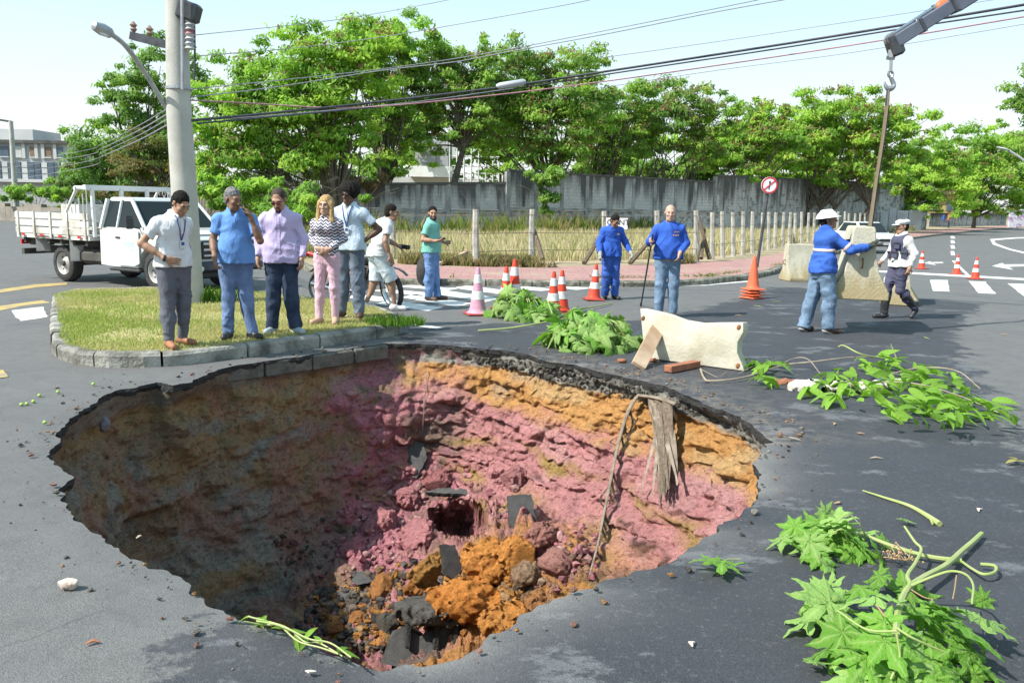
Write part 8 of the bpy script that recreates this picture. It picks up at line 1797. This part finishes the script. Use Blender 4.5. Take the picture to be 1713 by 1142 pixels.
fresh('largest fresh castor branch with broad toothed leaves, at the bottom right corner',(1500,1060),A4,[([gz(1642,892,.03),gz(1628,905,.035),gz(1608,922,.04),gz(1582,945,.06),gz(1545,965,.08),gz(1518,985,.10),gz(1503,1020,.14),gz(1499,1060,.18)],(.024,.028)),([gz(1513,880,.12),gz(1530,905,.09),gz(1541,918,.08),gz(1532,940,.08),gz(1518,962,.09),gz(1522,978,.1),gz(1508,1000,.12)],(.010,.022)),([gz(1522,980,.1),gz(1560,964,.16),gz(1590,955,.2),gz(1615,960,.22),gz(1628,978,.24),gz(1626,1008,.25)],(.012,.008)),([gz(1500,1050,.2),gz(1530,1068,.18),gz(1580,1090,.13)],(.009,.007)),([gz(1500,1055,.2),gz(1450,1052,.18),gz(1400,1020,.2)],(.008,.006)),([gz(1500,1060,.2),gz(1505,1100,.12),gz(1490,1135,.06)],(.009,.007))],
 [([gz(1523,985,.1),gz(1545,998,.14),gz(1560,1002,.2)],(.006,.005)),([gz(1600,962,.2),gz(1597,985,.22),gz(1594,1000,.25)],(.005,.005)),([gz(1480,1030,.22),gz(1465,1010,.25)],(.006,.005))])
c=G(1497,932); t=thing('seed_spike','reddish feathery seed spike lying under the castor stem','plant part',(c.x,c.y,.0)); mb=MB(); a,b=G(1472,931,.02)-c,G(1530,938,.03)-c; mb.tube([a,b],.004,5)
mb.build('stalk',M['stem_red'],t)
for k in range(26):
    u=rs.rand(); p=a.lerp(b,u); q=p+Vector((rs.normal()*.03,rs.normal()*.05,.02+rs.rand()*.03)); mb=MB(); mb.tube([p,q],.002,4); mb.ell(q,(.006,.006,.006),None,6,4); mb.build('bud',M['stem_red'],t)
c=G(1205,944,.03); t=thing('castor_leaf','single star-shaped green leaf lying alone on the dark asphalt','leaf',(c.x,c.y,.012)); o=obj('blade',BIGL[1],t,(0,0,.03),rotz(2.6)@rotx(.05),.165); mb=MB(); mb.tube([Vector((0,0,.03)),Vector((.05,.06,.02)),Vector((.12,.09,.008))],.004,5); mb.build('leaf_stalk',M['stem_green'],t)
c=G(1510,845); t=thing('stick','pale green broken stick lying alone between the two leafy branches','stick',(c.x,c.y,.0)); mb=MB(); mb.tube(spline([G(x,y,.015)-c for x,y in ((1443,820),(1480,832),(1520,845),(1548,860),(1572,876))],5),list(np.linspace(.004,.017,21)),7); mb.build('wood',M['stem_green'],t,True); mb=MB(); mb.tube([G(1555,864,.015)-c,G(1560,876,.012)-c],.006,5); mb.build('side_shoot',M['stem_green'],t)
# planks, bark, shards by the fallen barrier
M['plank']=pm('weathered_plank',(.50,.38,.27),(.32,.21,.13),3,.85,.4,20,.01,detail=8); M['red_wood']=pm('reddish_wood',(.33,.13,.07),(.22,.09,.05),6,.9,.6,20,.02); M['white_bark']=pm('white_bark',(.60,.57,.52),(.42,.37,.30),6,.8,.4,20,.02)
def plank(label, a, b, w, th, m, up=(0,-1,.3)):
    d=b-a; t=thing('plank',label,'plank',a,0,'loose wood by the barrier'); z=d.normalized(); x=Vector(up).cross(z).normalized(); y=z.cross(x); R=Matrix((x,y,z)).transposed(); mb=MB(); mb.box(d*.5,(w,th,d.length),R,.006); mb.build('board',M[m],t); 
    for f in (.3,.62): mb=MB(); mb.ell(d*f-y*th*.5,(.010,.004,.010),None,7,4); mb.build('nail_head',M['rust'],t)
    return t
a=G(1068,612,.03); b=D(1108,534,G(1100,596).y-.02); plank('weathered plank leaning up against the face of the fallen barrier',a,b,.16,.05,'plank')
plank('short reddish block of wood in front of the fallen barrier',G(1117,617,.04),G(1166,608,.04),.10,.07,'red_wood',(0,0,1))
for px,py,qx,qy,lab in ((1092,605,1112,604,'left'),(1040,606,1050,603,'leftmost'),(1080,601,1092,600,'middle')):
    p=G(px,py); o=blob('wood_chip',(p.x,p.y,.02),(.05,.03,.02),'red_wood',int(px),.4); tag(o,'rusty wood chip on the asphalt under the leaning plank, '+lab+' of three','wood chip','rusty chips by the plank')
p=G(1307,642); o=blob('bark_shard',(p.x,p.y,.02),(.15,.045,.028),'red_wood',9,.4,2,rotz(.25)); tag(o,'long reddish bark shard on the asphalt left of the glossy branch','bark')
p=G(1388,655); o=blob('bark_strip',(p.x,p.y,.04),(.32,.07,.04),'white_bark',12,.4,2,rotz(-.12)); tag(o,'white strip of bark lying under the leaves of the glossy branch','bark')
p=G(1490,646); o=blob('bark_strip',(p.x,p.y,.03),(.2,.05,.03),'white_bark',13,.4,2,rotz(-.05)); tag(o,'shorter white bark piece half covered by glossy leaves','bark')
p=G(760,437,.13); t=plank('yellowish pole lying on the far pavement behind the man in mint',G(733,442,.16),D(781,422,G(760,440,.13).y),.10,.08,'plank',(0,0,1)); t['group']='loose wood by the barrier'
# stone, fruit, scraps
M['stone_pale']=pm('pale_stone',(.58,.53,.46),(.42,.30,.24),9,.8,.5,40,.01); M['fruit']=pm('green_fruit',(.34,.50,.10),(.28,.42,.09),9,.4); M['yellow_leaf']=leafmat('yellow_leaf',(.46,.42,.12),(.38,.33,.1),.3,True)
p=G(115,985); o=blob('stone',(p.x,p.y,.025),(.042,.025,.022),'stone_pale',3,.35,2,rotz(.1)); tag(o,'pale whitish stone alone on the asphalt at the lower left','stone')
FRL=['green fruit nearest the kerb corner, at the upper right of the scatter','green fruit second from the kerb, in the upper row','leftmost of the green fruits','green fruit next to the leftmost one','green fruit at the middle of the row of three','lowest green fruit, alone nearest the hole','green fruit closest to the hole rim, below the kerb']
for _fi,(px,py) in enumerate(((97,655),(66,661),(36,676),(45,675),(56,671),(75,706),(156,642))):
    p=G(px,py,.015); mb=MB(); mb.ell((0,0,0),(.016,.015,.014),None,12,8); o=mb.build('fruit',M['fruit'],None,True); o.location=p; mb=MB(); mb.tube([(0,0,.016),(.004,0,.022)],.003,5); mb.build('stalk',M['stem_grey'],o); tag(o,FRL[_fi],'fruit','fallen green fruits')
SCL=['grey twig scrap between the stick and the dead fronds','reddish scrap below the glossy branch, upper','reddish scrap below the glossy branch, lower','pale scrap right of the lone green stick','long green scrap lying beside the stacked orange cones','green scrap just right of the stacked orange cones','green scrap right of the walking guard','reddish scrap left of the hard-hatted worker','grey scrap just behind the far rim, right','grey scrap near the right tip of the hole','dark reddish scrap at the lower left','tiny grey scrap right of the pale stone','pale scrap below the near lip of the hole','pale scrap in the middle of the near asphalt','reddish scrap at the right near the old road patch','reddish scrap above the bunched castor leaves']
sc=[(1466,768,.045,'stem_grey'),(1394,710,.04,'stem_red'),(1440,726,.03,'stem_red'),(1640,855,.03,'stone_pale'),(1268,513,.12,'stem_green'),(1300,505,.10,'stem_green'),(1550,566,.09,'stem_green'),(1235,528,.06,'stem_red'),(1100,700,.04,'stem_grey'),(1330,735,.05,'stem_grey'),(155,1078,.025,'red_wood'),(230,900,.02,'stem_grey'),(520,1125,.02,'stone_pale'),(1160,1080,.02,'stone_pale'),(1680,560,.05,'stem_red'),(1400,842,.03,'stem_red')]
for i,(px,py,l,m) in enumerate(sc):
    p=G(px,py); mb=MB(); mb.tube([Vector((-l,0,.008)),Vector((0,.012*(-1)**i,.012)),Vector((l,0,.007))],[.004,.011,.003],6,True,.5); o=mb.build('twig_scrap',M[m],None,True); o.location=(p.x,p.y,.001); o.rotation_euler[2]=i*1.3; tag(o,SCL[i],'scrap','loose scraps on the asphalt')
for i,(px,py,s) in enumerate(((1700,772,.11),(1120,1005,.0),(1540,567,.0))):
    if s:
        p=G(px,py,.02); t=thing('dry_leaf','curled yellowish dry leaf at the right edge','leaf',(p.x,p.y,.0)); 
        for k in range(3): o=obj('leaflet',LAN[k+2].copy(),t,(.0,0,.03),rotz(k*2)@rotx(.2),s); o.data.materials[0]=M['yellow_leaf']
# green vine along the near lip
c=G(490,1062); t=thing('vine','thin bright green vine trailing along the near lip of the hole','vine',(c.x,c.y,.0)); 
for dx,dy,z in ((0,0,.02),(8,-4,.045),(-6,3,.015)):
    S=[G(x+dx+rs.normal()*5,y+dy+rs.normal()*5,z+.03*rs.rand())-c for x,y in ((418,1034),(450,1044),(478,1052),(505,1066),(540,1080),(572,1092))]; mb=MB(); mb.tube(spline(S,6),.0035,5); mb.build('tendril',M['stem_green'],t,True)
for k in range(22):
    u=rs.rand(); p=G(418+u*150,1032+u*58,.02)-c; o=obj('leaf',LAN[rs.randint(8)],t,p,rotz(rs.rand()*6.28)@rotx(.3*rs.normal()),.05+.04*rs.rand())

# soil and grit spilled round the lip
def lip_crumbs(n, seed):
    rs=np.random.RandomState(seed); ico=bmesh.new(); bmesh.ops.create_icosphere(ico,subdivisions=1,radius=1); bv=np.array([v.co[:] for v in ico.verts]); bf=np.array([[v.index for v in f.verts] for f in ico.faces]); ico.free()
    VV=[];FF=[];CC=[];k=0; m=len(RIM)
    while k<n:
        p=RIM[rs.randint(m)]; d=(p-PC).normalized(); far=p.y>5.5 and p.x>-.9
        if not far and rs.rand()<.62: continue
        q=p+d*(.015+rs.exponential(.22 if far else .13))+Vector((rs.normal()*.05,rs.normal()*.05)); r=.004+.016*rs.rand()**3
        if inpoly([(q.x,q.y)],RIM0)[0]: continue
        v=bv*(1+.25*rs.normal(size=(len(bv),1)))*np.array([1,.8+.4*rs.rand(),.6])*r; VV.append(v+np.array((q.x,q.y,r*.45-.004))); FF.append(bf+k*len(bv)); c=np.array(((.40,.37,.32),(.24,.22,.2),(.55,.30,.14),(.16,.15,.14),(.45,.25,.2))[rs.randint(5)]); CC.append(np.repeat(c[None],len(bv),0)); k+=1
    o=link(bpy.data.objects.new('lip_crumbs',np_mesh('lip_crumbs',np.vstack(VV),np.vstack(FF),[M['soil']],False,np.vstack(CC)))); o['kind']='stuff'
lip_crumbs(620,31)
